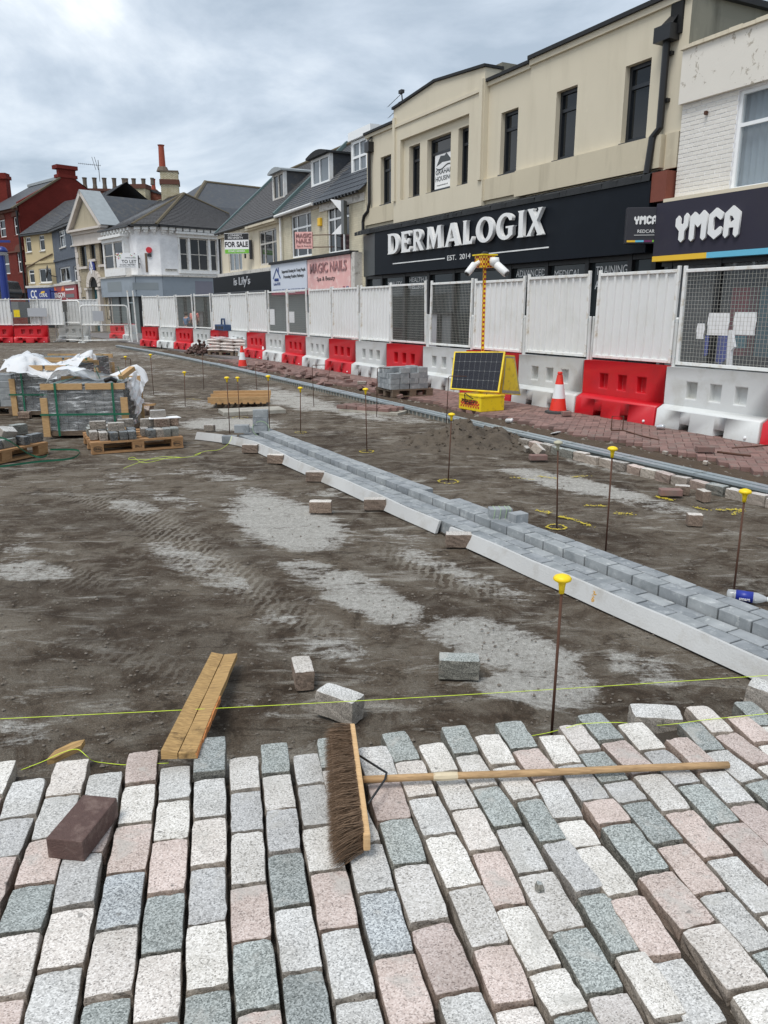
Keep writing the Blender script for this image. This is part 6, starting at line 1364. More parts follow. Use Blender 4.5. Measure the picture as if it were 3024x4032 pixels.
MB().lathe([(.24, 0), (.22, 1.5), (.2, 4.0), (.18, onray((3, 990), 45).z)], 14).obj('column', 'blue_paint', lc); zt_ = onray((10, 985), 45).z; MB().lathe([(.30, zt_ - .1), (.28, zt_), (.2, zt_ + .14), (.04, zt_ + .2)], 16, (.1, 0, 0)).obj('dome', 'blue_paint', lc, smooth=True); MB().lathe([(.2, zt_ - .28), (.28, zt_ - .11)], 14, (.1, 0, 0)).obj('lens', 'notice_grey', lc)
for y_, ln in ((955, 42), (767, 22)): z = onray((5, y_), 45).z; MB().box(-.6, (ln - 3) / 3050 * 46.5, -.06, .06, z, z + .12).obj('bracket', 'blue_paint', lc)
bhp = G(R1(5, 1455)); hpn = thing('hoop_stand', 'small blue tubular hoop in front of the left red barrier', 'hoop', bhp)
MB().tube([(-.5, 0, 0), (-.5, 0, 1.25), (-.4, 0, 1.4), (.25, 0, 1.4), (.37, 0, 1.25), (.37, 0, .25), (.25, 0, .1), (-.4, 0, .1)], .04, 8).obj('hoop', 'blue_paint', hpn, smooth=True)
# ================================================================ THINGS ON THE SITE
# ---------- pins with mushroom caps, bent pins
CAP = MB().lathe([(.011, 0), (.013, .03), (.016, .045), (.034, .055), (.037, .062), (.030, .072), (.012, .079)], 16).mesh('cap', smooth=True); CAP.materials.append(mm('yellow_plastic'))
def pin(base, top, label, cap='yellow_plastic', r=.0062, hook=None, k=1.0):
    g = G(base); zt = height(g, top[1]); dep = g.y * math.cos(PITCH) - (zt - CAMH) * math.sin(PITCH); xt = (top[0] - 1512) / FPX * dep
    e = thing('marker_pin' if cap else 'bent_pin', label, 'pin', (g.x, g.y, 0), 0, 'steel marker pins')
    tip = Vector((xt - g.x, 0, zt - (.05 * k if cap else 0)))
    path = [Vector((0, 0, -.05)), tip]
    if hook:
        h = onray(hook, g.y - .1) - e.location; path += [tip + (h - tip) * .08 + Vector((0, 0, .012)), h]
    mb = MB(); mb.tube(path, r, 7); mb.obj('rod', 'rust', e, smooth=True)
    if cap:
        o = mkobj('cap', CAP, cap, e); o.location = tip - Vector((0, 0, .02)); o.scale = (k, k, k)
    return e
pin(A2(788, 290), (2215, 2270), 'nearest steel pin with yellow mushroom cap, beside the edge of the setts')
pin(A4(715, 845), A4(757, 240), 'tall steel pin with yellow cap behind the near end of the block edging'); pin(A4(1455, 1120), A4(1528, 488), 'rightmost steel pin with yellow cap, standing by the water bottle')
pin(A4(433, 700), A4(440, 205), 'steel pin with a weathered grey cap inside a yellow sprayed ring', 'grey_cap'); pin(A3(1333, 405), A3(1352, 40), 'steel pin with yellow cap in front of the sand heap'); pin(R8(1545, 1195), R8(1533, 685), 'steel pin with yellow cap in a neat yellow ring left of the sand heap')
pin(R8(1003, 1040), R8(1000, 675), 'steel pin with yellow cap right of the stacked blocks on the edging'); pin(R8(425, 1045), R8(400, 592), 'thick steel pin with yellow cap at the far left end of the edging'); pin(R8(505, 925), R8(487, 592), 'steel pin with yellow cap in front of the upturned pallet')
pin(R8(750, 1010), R8(737, 580), 'thick steel pin with yellow cap behind the stack of three blocks'); pin(R8(60, 825), R8(53, 548), 'steel pin with yellow cap left of the upturned pallet'); pin(R7(1255, 730), R7(1228, 405), 'steel pin with yellow cap right of the wrapped crates'); pin(R7(1040, 700), R7(1023, 422), 'steel pin with yellow cap just behind the big wrapped crate')
pin(R8(213, 690), R8(200, 400), 'plain rusty pin without a cap left of the far cone', None); pin(R8(650, 745), R8(632, 490), 'plain rusty pin without a cap right of the far cone', None)
pin(R8(1112, 825), R8(1097, 500), 'bent rusty pin with a level arm in front of the second red barrier', None, hook=R8(1205, 492)); pin(R5(245, 1270), R5(250, 925), 'bent rusty pin with a looped arm left of the grey block pallet', None, hook=R5(342, 922)); pin(R5(750, 1320), R5(768, 985), 'bent rusty pin with a long arm in front of the solar panels', None, hook=R5(898, 980))
pin(R8(1220, 650), R8(1242, 512), 'short leaning rusty pin among the loose bricks', None); pin(R7(1085, 765), R7(1066, 445), 'bent rusty pin frame beside the wrapped crate', None, hook=R7(985, 440))
# ---------- spray paint
def spray(pts, n, spread, label, mat='spray_yellow', ring=None):
    mb = MB(); P = [G(p) for p in pts]
    for _ in range(n):
        if ring: a = random.random() * 6.283; r_ = ring * random.gauss(1, .07); c = P[0] + Vector((r_ * math.cos(a), r_ * math.sin(a), 0))
        else:
            i = random.randrange(len(P) - 1) if len(P) > 1 else 0; c = P[i].lerp(P[min(i + 1, len(P) - 1)], random.random()) + Vector((random.gauss(0, spread), random.gauss(0, spread * 1.6), 0))
        s_ = random.uniform(.003, .010); a = random.random() * 3; q = [Vector((s_ * math.cos(a + k * 1.256) * random.uniform(.6, 1.4), s_ * math.sin(a + k * 1.256) * random.uniform(.6, 1.4), 0)) for k in range(5)]
        z = .0005 + random.random() * .002; mb.poly([(c.x + v.x, c.y + v.y, z) for v in q])
    return tag(mb.obj('spray_mark', mat), label, 'paint mark', 'yellow spray marks')
spray([A3(890, 245)], 120, 0, 'neat yellow sprayed ring around the pin left of the sand heap', ring=.085); spray([A3(1335, 408)], 90, 0, 'yellow sprayed ring around the pin in front of the sand heap', ring=.10); spray([A4(428, 700)], 110, 0, 'yellow sprayed ring around the grey capped pin', ring=.075)
spray([R8(505, 922)], 60, 0, 'yellow sprayed ring around the pin by the upturned pallet', ring=.12); spray([R8(1003, 1042)], 70, 0, 'faint yellow sprayed ring around the pin beyond the edging', ring=.08)
for pts, n, lab in (([A4(160, 412), A4(290, 425)], 40, 'yellow dashes sprayed near the red brick on the dirt'), ([A4(320, 405), A4(440, 420)], 60, 'yellow dashes behind the grey capped pin'), ([A4(520, 410), A4(620, 402)], 40, 'yellow line sprayed left of the tall pin'), ([A4(1010, 525), A4(1105, 545)], 110, 'thick yellow scribble beside the dark brick'), ([A4(1210, 582), A4(1330, 608)], 40, 'yellow dashes left of the rightmost pin'), ([A4(1350, 600), A4(1510, 600), A4(1450, 632)], 120, 'yellow scribble behind the rightmost pin'),
                    ([A4(450, 640), A4(520, 655), A4(640, 700)], 150, 'broad yellow smear right of the grey capped pin'), ([A4(310, 605), A4(395, 618)], 60, 'yellow dash left of the grey capped pin'), ([A4(590, 575), A4(720, 578)], 45, 'yellow dash left of the tall pin stem'), ([A4(760, 620), A4(875, 628)], 60, 'yellow dash right of the tall pin stem'), ([R7(1520, 765), R7(1640, 775)], 50, 'yellow dashes in front of the upturned pallet')):
    spray(pts, n, .012, lab)
# ---------- loose setts, blocks and bricks
def slab_obj(name, me, mat, p, rz, z, label, cat, group=None, tilt=(0, 0), scale=(1, 1, 1)):
    o = mkobj(name, me, mat); o.location = (p.x, p.y, z); o.rotation_euler = (tilt[0], tilt[1], rz); o.scale = scale; return tag(o, label, cat, group)
def ls(p, rz, mat, label, z=0.0, k=(1, 1, 1), tilt=(0, 0), var=None):
    g = G(p, z); return slab_obj('loose_sett', SETT[var if var is not None else random.randrange(14)], mat, g, rz, z + .05 * k[2], label, 'stone', 'loose setts on the ground', tilt, k)
ls(A1(1320, 205), .22, 'granite_prop', 'pale pink sett standing end-on on the dirt near the broom', k=(.95, .9, .95)); ls(A2(415, 62), 1.5, 'granite_dark_grey', 'dark grey sett lying alone on the dirt right of the broom'); ls(A1(1480, 350), 1.05, 'granite_light_grey', 'light grey sett tilted on the dirt touching the broom bristles', k=(1.1, 1, 1.1), tilt=(.06, .05))
for p, lab in ((A3(258, 250), 'first pale sett propping the foam strip, counting from the far end'), (A3(398, 308), 'second pale sett propping the foam strip, counting from the far end'), (A3(612, 405), 'third pale sett propping the foam strip, counting from the far end'), (A3(640, 575), 'pale sett lying clear of the foam on the dirt'), (A3(935, 560), 'fourth pale sett propping the foam strip, counting from the far end'), (A3(1390, 760), 'nearest pale sett, wedged where the two foam strips meet')):
    ls(p, 1.52 + random.uniform(-.1, .1), 'granite_prop', lab)
ls(R8(262, 1030), 1.4, 'granite_far', 'small pale sett on the concrete collar at left of the edging', k=(.8, .75, .9))
def lb(p, rz, label, z=0.0, mat='blue_grey_block', me=None, k=(1, 1, 1), name='loose_block', cat='block', grp='loose grey blocks'):
    g = G(p, z); return slab_obj(name, me or BLK, mat, g, rz, z + .05 * k[2], label, cat, grp, scale=k)
bs = STREET_ROT + .1
lb(R8(525, 1042), .1, 'grey block lying on the far end of the edging', .12); lb(R8(425, 1130), .12, 'grey block holding the curled end of the foam strip')
g3 = G(R8(678, 1045), .12)
for k in range(3): slab_obj('loose_block', BLK, 'blue_grey_block', g3 + Vector((.004 * k, 0, 0)), .06 * (k - 1), .12 + .052 + .102 * k, ['bottom', 'middle', 'top'][k] + ' grey block in the stack of three on the edging', 'block', 'loose grey blocks')
sb = lb(A4(100, 662), .08, 'grey block wound with pale string on top of the edging', .12, k=(.9, 1, 1))
st = MB()
for x in (-.07, -.02, .03, .06): st.tube([(x, -.052, -.05), (x + .015, -.052, .052), (x + .02, .052, .052), (x, .052, -.05)], .0022, 5)
st.obj('string', 'string_pale', sb)
lb(A4(205, 685), .5, 'small grey block set askew on top of the edging', .12, k=(.62, 1, .9))
g = G(R8(690, 1035), .13); tg = MB(); tg.tube([(g.x + .12 * math.cos(a) * (1 - .02 * a), g.y - .09, g.z + .05 + .10 * math.sin(a)) for a in np.arange(2.5, 8.6, .3)], .0025, 5); tag(tg.obj('string_loop', 'string_pale'), 'pale green string loop hanging on the stack of three blocks', 'string')
# near brick on the setts
PBK = MB().box(-.05, .05, -.105, .105, -.035, .035).mesh('brick', bevel=.004, seg=2); PBK.materials.append(mm('dark_brick'))
a, b_, c = G(A1(205, 880), ZS + .072), G(A1(352, 910), ZS + .072), G(A1(505, 715), ZS + .072)
dv = c - b_; o = slab_obj('paver_brick', PBK, 'dark_brick', (a + c) / 2, math.atan2(dv.y, dv.x) - math.pi / 2, ZS + .038, 'dark brown paving brick lying across the setts at lower left', 'brick', scale=((a - b_).length / .1, dv.length / .21, 1))
RB = MB().box(-.1, .1, -.05, .05, -.033, .033).mesh('brick', bevel=.005, seg=1); RB.materials.append(mm('paver_red'))
for p, rz, lab in ((A4(322, 318), .05, 'red brick lying below the broken pale stone near the drain'), (A4(1090, 525), -.1, 'dark red brick lying beside two pale setts at right'), ):
    lb(p, rz, lab, mat='paver_red', me=RB, name='loose_brick', cat='brick', grp='loose bricks on the dirt', k=(1, 1, .9))
lb(A4(1290, 272), -.05, 'loose brick lying on the brick pavement near the right edge', .05, 'paver_red', RB, name='loose_brick', cat='brick', grp='loose bricks on the dirt'); lb(R6(150, 1310), .15, 'loose brick leaning on the foot of the near cone', .05, 'paver_red', RB, name='loose_brick', cat='brick', grp='loose bricks on the dirt', k=(.7, 1, 1))
ls(A4(1158, 512), 1.2, 'granite_prop', 'pale sett behind the dark red brick at right', k=(.9, .7, .9)); ls(A4(1280, 548), .15, 'granite_prop', 'pale sett standing apart near the drain at right', k=(.8, .7, 1)); ls(A4(1228, 690), 1.4, 'granite_prop', 'brownish sett lying alone between the pins at right', k=(.9, .6, .95)); ls(A4(322, 275), .7, 'granite_rose_cream', 'broken pale stone leaning near the end of the granite edge', tilt=(.5, .3), k=(.9, .8, 1)); ls(A4(255, 262), .3, 'granite_far', 'small rough stone beside the broken pale stone', k=(.6, .4, .6), tilt=(.3, 0))
# sideways end stones of the sett paving
ls(A2(1200, 290), 1.46, 'granite_light_grey', 'rough grey stone laid crossways at the end of the sett rows', k=(1.25, 1.02, 1.0), z=.0); ls(A2(1655, 195), .9, 'granite_light_grey', 'grey stone at the right edge behind the sett rows', k=(1.2, .9, 1.05), tilt=(.1, 0))
ch = MB(); rr_ = random.Random(3); base = [(math.cos(k * .9) * rr_.uniform(.012, .022), math.sin(k * .9) * rr_.uniform(.014, .024)) for k in range(7)]
ch.v = [(x, y, 0) for x, y in base] + [(x * .6, y * .6, .016 * rr_.uniform(.7, 1.3)) for x, y in base]; ch.f = [tuple(range(7, 14))] + [(k, (k + 1) % 7, 7 + (k + 1) % 7, 7 + k) for k in range(7)]
o = ch.obj('stone_chip', 'granite_dark_grey'); o.location = G(A2(738, 915), ZS + .003); tag(o, 'dark stone chip lying on a pale sett in the foreground', 'stone')
for s_, t_, z, rz in [(random.uniform(13, 23), random.uniform(6.75, 7.7), 0, random.random() * 3) for _ in range(46)]:
    zz_ = .06 if t_ > 7.35 else .03; o = mkobj('loose_brick', RB, 'paver_red'); o.location = ST(s_, t_, zz_ + .04); o.rotation_euler = (random.uniform(-.4, .4), random.uniform(-.4, .4), rz)
    tag(o, 'loose red paving brick in the rubble along the torn pavement edge', 'brick', 'loose bricks along the pavement edge')
for p, rz, lab in ((R8(1370, 605), .2, 'single loose brick on the pavement in front of the far barriers'), (R8(1392, 640), .5, 'upturned loose brick on the pavement edge'), (R8(1505, 655), -.2, 'white splashed loose brick on the pavement edge')):
    lb(p, rz, lab, .05, 'paver_red' if 'white' not in lab else 'granite_far', RB, name='loose_brick', cat='brick', grp='bricks on the pavement')
# ---------- broom
hA_, hB_ = G(A1(1533, 415), ZS + .06), G(A1(1598, 905), ZS + .06)
br = thing('broom', 'wide yard broom with brown bristles and wooden handle lying on the setts', 'broom', (hA_ + hB_) / 2 - Vector((0, 0, ZS + .06 - ZS)))
bl = lambda p: Vector(p) - br.location
ax = (hB_ - hA_).normalized(); sd_ = Vector((ax.y, -ax.x, 0)); sd_ = sd_ if sd_.x < 0 else -sd_     # towards the bristles (left)
hl = (hB_ - hA_).length; mid = (hA_ + hB_) / 2
hd = MB(); hd.obox(bl(mid), (.022, hl, .06), math.atan2(ax.y, ax.x) - math.pi / 2); hd.obj('head', 'broom_head_wood', br, bevel=.006)
bm_ = MB(); rb_ = random.Random(5)
for k in range(3400):
    u = rb_.random(); base_ = hA_.lerp(hB_, .015 + .97 * u) + sd_ * .008; base_.z = ZS + .014 + rb_.random() * .085
    ln = .082 + rb_.random() * .022 + .012 * u; tip = base_ + sd_ * ln + ax * (rb_.gauss(.012, .02) + .035 * u * u) + Vector((0, 0, rb_.gauss(-.012, .012))); tip.z = max(tip.z, ZS + .004)
    m_ = base_.lerp(tip, .5) + Vector((rb_.gauss(0, .002), rb_.gauss(0, .002), rb_.gauss(.004, .003))); w = Vector((0, 0, .0013)) if k % 2 else ax * .0013
    b0, b1, b2 = bl(base_), bl(m_), bl(tip); bm_.add([b0 - w, b0 + w, b1 + w, b1 - w, b2], [(0, 1, 2, 3), (3, 2, 4)])
stuff(bm_.obj('bristles', 'bristle', br))
core = MB(); core.obox(bl(mid + sd_ * .05), (.07, hl * .96, .04), math.atan2(ax.y, ax.x) - math.pi / 2); core.obj('bristle_core', 'bristle', br)
p0, p1 = G(A2(30, 480), ZS + .035), G(A2(1500, 420), ZS + .016)
hn = MB().tube([bl(p0.lerp(p1, k / 10)) + Vector((0, 0, .001 * math.sin(k))) for k in range(11)], .0125, 12).obj('handle', 'broom_wood', br, smooth=True)
q0, q1 = bl(p0.lerp(p1, .185)), bl(p0.lerp(p1, .25)); MB().tube([q0, q0.lerp(q1, .3), q0.lerp(q1, .7), q1], [.0135, .0155, .0152, .0135], 9).obj('tape', 'tape', br)
ba, bb, bc = G(A2(15, 383), ZS + .05), G(A2(125, 452), ZS + .05), G(A2(50, 578), ZS + .05)
MB().tube([bl(ba), bl(G(A2(105, 440), ZS + .05)), bl(bb), bl(G(A2(118, 480), ZS + .05)), bl(bc)], .004, 8).obj('brace', 'black_metal', br, smooth=True)
# ---------- grooved timber and offcut
e0, e1 = G(A1(778, 540), ZS + .03), G(A1(978, 103), .045)
pk = thing('timber_plank', 'rough grooved timber plank lying half on the setts and half on the dirt', 'plank', e0); dr_ = (e1 - e0); L_ = dr_.length; dn = dr_.normalized(); sdv = dn.cross(Vector((0, 0, 1))).normalized(); up = sdv.cross(dn).normalized()
def plank(w0, w1, rise, mat, nm):
    mb = MB(); n = 9; rr = random.Random(int(w0 * 999))
    for k in range(n + 1):
        p = dn * L_ * k / n; j = rr.uniform(-.003, .003); a = p + sdv * w0; b2 = p + sdv * (w1 + j)
        mb.v += [tuple(a + up * .0), tuple(b2 + up * 0), tuple(b2 + up * (.022 + rise * .4)), tuple(a + up * (.022))] if w0 >= 0 else [tuple(a), tuple(b2), tuple(b2 + up * .022), tuple(a + up * (.022 + rise * .4))]
    for k in range(n):
        for j in range(4): mb.f.append((k * 4 + j, k * 4 + (j + 1) % 4, k * 4 + 4 + (j + 1) % 4, k * 4 + 4 + j))
    mb.f += [(0, 1, 2, 3), (n * 4 + 3, n * 4 + 2, n * 4 + 1, n * 4)]; return mb.obj(nm, mat, pk)
plank(-.062, -.004, .03, 'pine', 'board'); plank(.0, .062, .012, 'pine', 'board')
ed = MB(); rr = random.Random(9)
for k in range(14): q = dn * (L_ * (.02 + .035 * k)) + sdv * .064 + up * .012; ed.obox(q, (.004 + rr.random() * .006, .04, .018 + rr.random() * .008), math.atan2(dn.y, dn.x) - math.pi / 2)
ed.obj('bark_edge', 'bark_edge', pk)
oa, ob = G(A1(195, 552), .085), G(A1(372, 498), .06); d_ = ob - oa
of = MB().prism([(0, -.018, 0), (.02, -.03, 0), (d_.length * .8, -.028, 0), (d_.length, 0, 0), (d_.length * .75, .02, 0), (.05, .016, 0)], (0, 0, .022)).obj('wood_offcut', 'pine'); of.location = oa - Vector((0, 0, .005)); of.rotation_euler = (0, -.0, math.atan2(d_.y, d_.x)); tag(of, 'small pointed wood offcut with string wound round it at the left end of the setts', 'wood offcut')
# ---------- string lines
def string(path, r_, mat, label, name='string_line'):
    return tag(MB().tube(path, r_, 6).obj(name, mat, smooth=True), label, 'string')
p0, p1 = G((-120, 2836), .13), G((3150, 2651), .13)
string([p0.lerp(p1, k / 30) - Vector((0, 0, .012 * math.sin(math.pi * k / 30))) for k in range(31)], .0012, 'string_lime', 'taut lime string line crossing the dirt in front of the setts')
def curve(pts, n=8):
    P = [Vector(p) for p in pts]; out_ = []
    for i in range(len(P) - 1):
        a, b, c, d = P[max(i - 1, 0)], P[i], P[i + 1], P[min(i + 2, len(P) - 1)]
        for k in range(n):
            t = k / n; out_.append(.5 * ((2 * b) + (c - a) * t + (2 * a - 5 * b + 4 * c - d) * t * t + (3 * b - a - 3 * c + d) * t ** 3))
    return out_ + [P[-1]]
string(curve([G(A1(92, 588), .07), G(A1(190, 550), .10), G(A1(265, 515), .115), G(A1(335, 498), .125), G(A1(378, 528), .11), G(A1(410, 550), .06), G(A1(480, 560), .05), G(A1(548, 566), .06), G(A1(640, 562), .09), G(A1(735, 558), .09)]), .0012, 'string_lime', 'slack lime string at the lower left looped over the wood offcut')
string(curve([G(A2(700, 305), .06), G(A2(780, 290), .06), G(A2(860, 268), .106), G(A2(915, 255), .108), G(A2(1055, 250), .108), G(A2(1130, 258), .06), G(A2(1200, 262), .06), G(A2(1290, 255), .106), G(A2(1400, 240), .108), G(A2(1520, 228), .108), G(A2(1720, 208), .108)]), .0012, 'string_lime', 'slack lime string running over the ends of the setts at right')
string(curve([G(R7(1010, 1335), .01), G(R7(1100, 1300), .015), G(R7(1230, 1260), .02), G(R7(1340, 1240), .02), G(R7(1480, 1250), .01), G(R7(1400, 1245), .02), G(R7(1180, 1290), .015), G(R7(1090, 1245), .02), G(R7(1060, 1262), .01), G(R7(1300, 1258), .02), G(R7(1560, 1240), .01), G(R7(1640, 1210), .02), G(R7(1590, 1225), .01), G(R8(230, 1195), .01), G(R8(330, 1185), .01), G(R8(395, 1150), .02), G(R8(430, 1110), .06), G(R8(440, 1070), .11)]), .0018, 'string_lime', 'tangled lime string on the dirt in front of the pallet')
# ---------- water bottle
bt = thing('water_bottle', 'clear plastic water bottle with blue label lying behind the block edging', 'bottle', G(A4(1415, 1120)))
bv = G(A4(1632, 1150)) - G(A4(1415, 1120)); bt.rotation_euler = (0, 0, math.atan2(bv.y, bv.x)); bL = .235
def lying(prof, n=18): m_ = MB().lathe(prof, n); m_.v = [(z, y, x + .033) for x, y, z in m_.v]; return m_
lying([(.02, 0), (.031, .006), (.033, .02), (.0325, .14), (.033, .165), (.022, .2), (.0135, .215), (.0135, .225)]).obj('body', 'clear_plastic', bt, smooth=True)
lying([(.0335, .05), (.0335, .145)]).obj('label', 'label_blue', bt, smooth=True); lying([(.0155, .222), (.0155, .242), (.013, .245)]).obj('cap', 'upvc', bt)
tx = text('smart', 'sign_white', bt, .07, -.0345, .018, w=.06, extrude=.0015, bold=.02)
# ---------- sand heap
hc = G(R5(860, 1440)); n = 90; hp_ = MB()
for i in range(n + 1):
    for j in range(n + 1):
        u, v = (i / n - .5) * 2.6, (j / n - .5) * 2.0
        z = .21 * math.exp(-((u - .12) ** 2 / .10 + (v) ** 2 / .2)) + .13 * math.exp(-((u + .35) ** 2 / .12 + (v + .1) ** 2 / .16)) + .15 * math.exp(-((u - .55) ** 2 / .10 + (v - .1) ** 2 / .2))
        x_, y_ = np.array([u * 3 + 50]), np.array([v * 3 + 50]); z *= .55 + .9 * float(vnoise(x_, y_, .5, 11)[0]); z += .07 * (float(vnoise(x_, y_, .22, 12)[0]) - .5) * min(1, max(0, z) * 9)
        hp_.v.append((u, v, z - .025))
for i in range(n):
    for j in range(n): a = i * (n + 1) + j; hp_.f.append((a, a + n + 1, a + n + 2, a + 1))
o = hp_.obj('sand_heap', 'sand', smooth=True); o.location = (hc.x - .1, hc.y - .25, 0); tag(o, 'dark damp sand heap piled between the pins and the drain', 'sand heap')
hv = [v.co.copy() for v in o.data.vertices if v.co.z > .005]; cl_ = MB()
for _ in range(420):
    p = random.choice(hv); r_ = .006 + .026 * random.random() ** 3; cl_.obox((p.x + random.uniform(-.015, .015), p.y + random.uniform(-.015, .015), p.z + r_ * .2), (r_ * random.uniform(.8, 1.6), r_, r_ * random.uniform(.6, 1.1)), random.random() * 3, random.random(), random.random())
stuff(cl_.obj('clods', 'sand', o))
# ---------- security tower with solar panels
zg = .05; cf, clf, crt = G(R5(1000, 1242), zg), G(R5(840, 1212), zg), G(R5(1170, 1228), zg)
tw = thing('security_tower', 'yellow site security box with two solar panels and a chequered camera mast', 'security tower', cf); rl_ = lambda p: Vector(p) - tw.location
hb = height(cf, R5(0, 1138)[1]) - zg; bk = clf + crt - cf
bx_ = MB().prism([rl_(cf), rl_(crt), rl_(bk), rl_(clf)], (0, 0, hb)).obj('box', 'yellow_paint', tw, bevel=.012)
m_ = MB(); c0 = (rl_(cf) + rl_(bk)) / 2
m_.prism([c0 + (rl_(p) - c0) * 1.03 + Vector((0, 0, hb)) for p in (cf, crt, bk, clf)], (0, 0, .03)); m_.obj('lid', 'yellow_paint', tw, bevel=.008)
dl = (clf - cf); dlu = dl.normalized(); nl = Vector((dlu.y, -dlu.x, 0)); nl = nl if nl.y < 0 else -nl
ang = math.atan2(-dlu.y, -dlu.x); lw = dl.length
for z0_ in (.05, hb - .13): 
    q = MB(); k_ = 0
    while k_ * .035 < lw - .12:
        for r_ in range(2):
            if (k_ + r_) % 2 == 0: x = .06 + k_ * .035; q.box(x, x + .033, -.004, -.001, z0_ + r_ * .035, z0_ + .033 + r_ * .035)
        k_ += 1
    o = q.obj('chequer_strip', 'alarm_red', tw); o.location = rl_(clf); o.rotation_euler = (0, 0, ang)
for s_, z in (('SPECIALIST SITE', hb * .56), ('SECURITY', hb * .40)):
    o = text(s_, 'sign_black', tw, 0, 0, 0, w=lw * (.68 if 'SITE' in s_ else .42), h=.05, extrude=.002, bold=.02); o.location = rl_(clf) - dlu * (lw * (.14 if 'SITE' in s_ else .28)) + nl * .004 + Vector((0, 0, z)); o.rotation_euler = (0, 0, ang)
def quad_panel(P, thick, face, frame, back, cells=False):
    P = [rl_(p) for p in P]; n_ = (P[1] - P[0]).cross(P[3] - P[0]).normalized(); n_ = n_ if n_.dot(Vector((0, -1, 0))) > 0 else -n_
    o = MB().prism(P, n_ * -thick).obj('panel_frame', frame, tw)
    C_ = sum(P, Vector()) / 4; Q = [C_ + (p - C_) * .94 + n_ * .004 for p in P]; f_ = MB().poly(Q).obj('panel_face', face, o)
    if cells:
        g_ = MB(); lerp2 = lambda u, v: Q[0].lerp(Q[1], u).lerp(Q[3].lerp(Q[2], u), v) + n_ * .003
        for k in range(1, 9): g_.bar(lerp2(k / 9, .01), lerp2(k / 9, .99), .0025, .002, n_)
        for k in range(1, 4): g_.bar(lerp2(.01, k / 4), lerp2(.99, k / 4), .004, .0024, n_)
        for k in range(1, 32):
            if k % 8: g_.bar(lerp2(.01, k / 32), lerp2(.99, k / 32), .0007, .001, n_)
        g_.obj('cell_grid', 'shop_grey', o)
        dt = MB()
        for a in range(1, 9):
            for b2 in range(1, 4): dt.obox(lerp2(a / 9, b2 / 4), (.012, .006, .012))
        dt.obj('cell_contact', 'chrome', o)
    return o
dY = cf.y - 12.4
quad_panel([onray(R5(778, 1072), 12.95 + dY), onray(R5(1132, 1096), 12.6 + dY), onray(R5(1178, 800), 12.85 + dY), onray(R5(808, 800), 13.2 + dY)], .04, 'solar_cell', 'yellow_paint', 'sign_white', True)
quad_panel([onray(R5(1150, 1108), 12.9 + dY), onray(R5(1290, 1118), 13.35 + dY), onray(R5(1248, 830), 13.2 + dY), onray(R5(1178, 826), 12.9 + dY)], .04, 'concrete_slab', 'yellow_paint', 'sign_white')
MB().bar(rl_(onray(R5(1000, 1100), 13.05 + dY)), rl_(onray(R5(1000, 960), 13.05 + dY)), .08).obj('bracket', 'yellow_paint', tw)
Ym = 13.1 + dY; pb, pt = rl_(onray(R5(1006, 1110), Ym)), rl_(onray(R5(1029, 190), Ym)); pt.x = pb.x + (pt.x - pb.x)
MB().bar(pb, pt, .05, .05, (0, 1, 0)).obj('mast', 'chequer', tw)
hd_ = MB().obox(pt + Vector((0, 0, .09)), (.24, .24, .19), .5).obj('camera_housing', 'chequer', tw); MB().obox(pt + Vector((0, 0, .195)), (.30, .30, .02), .5).obj('housing_plate', 'yellow_paint', tw); MB().lathe([(.06, .2), (.06, .23), (.03, .25)], 12, tuple(pt)).obj('antenna', 'black_plastic', tw)
def cctv(p, d, l, r_):
    a = pt + Vector(p); b2 = a + Vector(d).normalized() * l; MB().tube([a, a.lerp(b2, .05), a.lerp(b2, .95), b2], [r_ * .8, r_, r_, r_ * .85], 12).obj('camera', 'toner_white', tw, smooth=True); MB().tube([b2, b2 + Vector(d).normalized() * .01], r_ * .7, 12).obj('lens', 'black_plastic', tw)
    MB().tube([pt + Vector((math.copysign(.1, p[0]), -.06, .08)), a.lerp(b2, .2)], .035, 8).obj('camera_arm', 'toner_white', tw)
cctv((-.18, -.1, .05), (-.6, -.4, -.75), .22, .055); cctv((.17, -.16, .04), (.55, -.5, -.55), .26, .065); MB().lathe([(.02, -.09), (.07, -.06), (.085, 0), (.07, .06)], 12, tuple(pt + Vector((.14, -.14, .09)))).obj('dome_camera', 'toner_white', tw, smooth=True)
cb = curve([rl_(onray(R5(890, 1160), 12.75 + dY)), rl_(onray(R5(885, 1105), 12.75 + dY)), rl_(onray(R5(940, 1140), 12.6 + dY)), rl_(onray(R5(1020, 1150), 12.55 + dY)), rl_(onray(R5(1045, 1105), 12.7 + dY))]); MB().tube(cb, .007, 6).obj('cable', 'black_plastic', tw)
# ---------- traffic cones
def cone(p, ptop, label, z=.05):
    g = G(p, z); h = height(g, ptop[1]) - z; k = h / .75; e = thing('traffic_cone', label, 'cone', g, .6, 'traffic cones')
    rad = lambda t: (.165 - .125 * t) * k; secs = [(0.04, .36, 'cone_red'), (.36, .70, 'cone_white'), (.70, .93, 'cone_red')]
    MB().lathe([(.24 * k, 0), (.24 * k, .035 * k), (.19 * k, .05 * k)], 8).obj('base', 'dark_rubber', e)
    for a, b2, mt in secs: MB().lathe([(rad(a), a * h), (rad(b2), b2 * h)], 24).obj('band' if mt == 'cone_white' else 'body', mt, e, smooth=False)
    MB().lathe([(.032 * k, .93 * h), (.045 * k, .95 * h), (.045 * k, .985 * h), (.03 * k, h)], 16).obj('tip', 'cone_red', e)
cone(R6(88, 1282), R6(107, 975), 'red and white traffic cone on the pavement in front of the near white barrier'); cone(R8(530, 512), R8(530, 335), 'far red and white traffic cone standing by the drain near the cement bags')
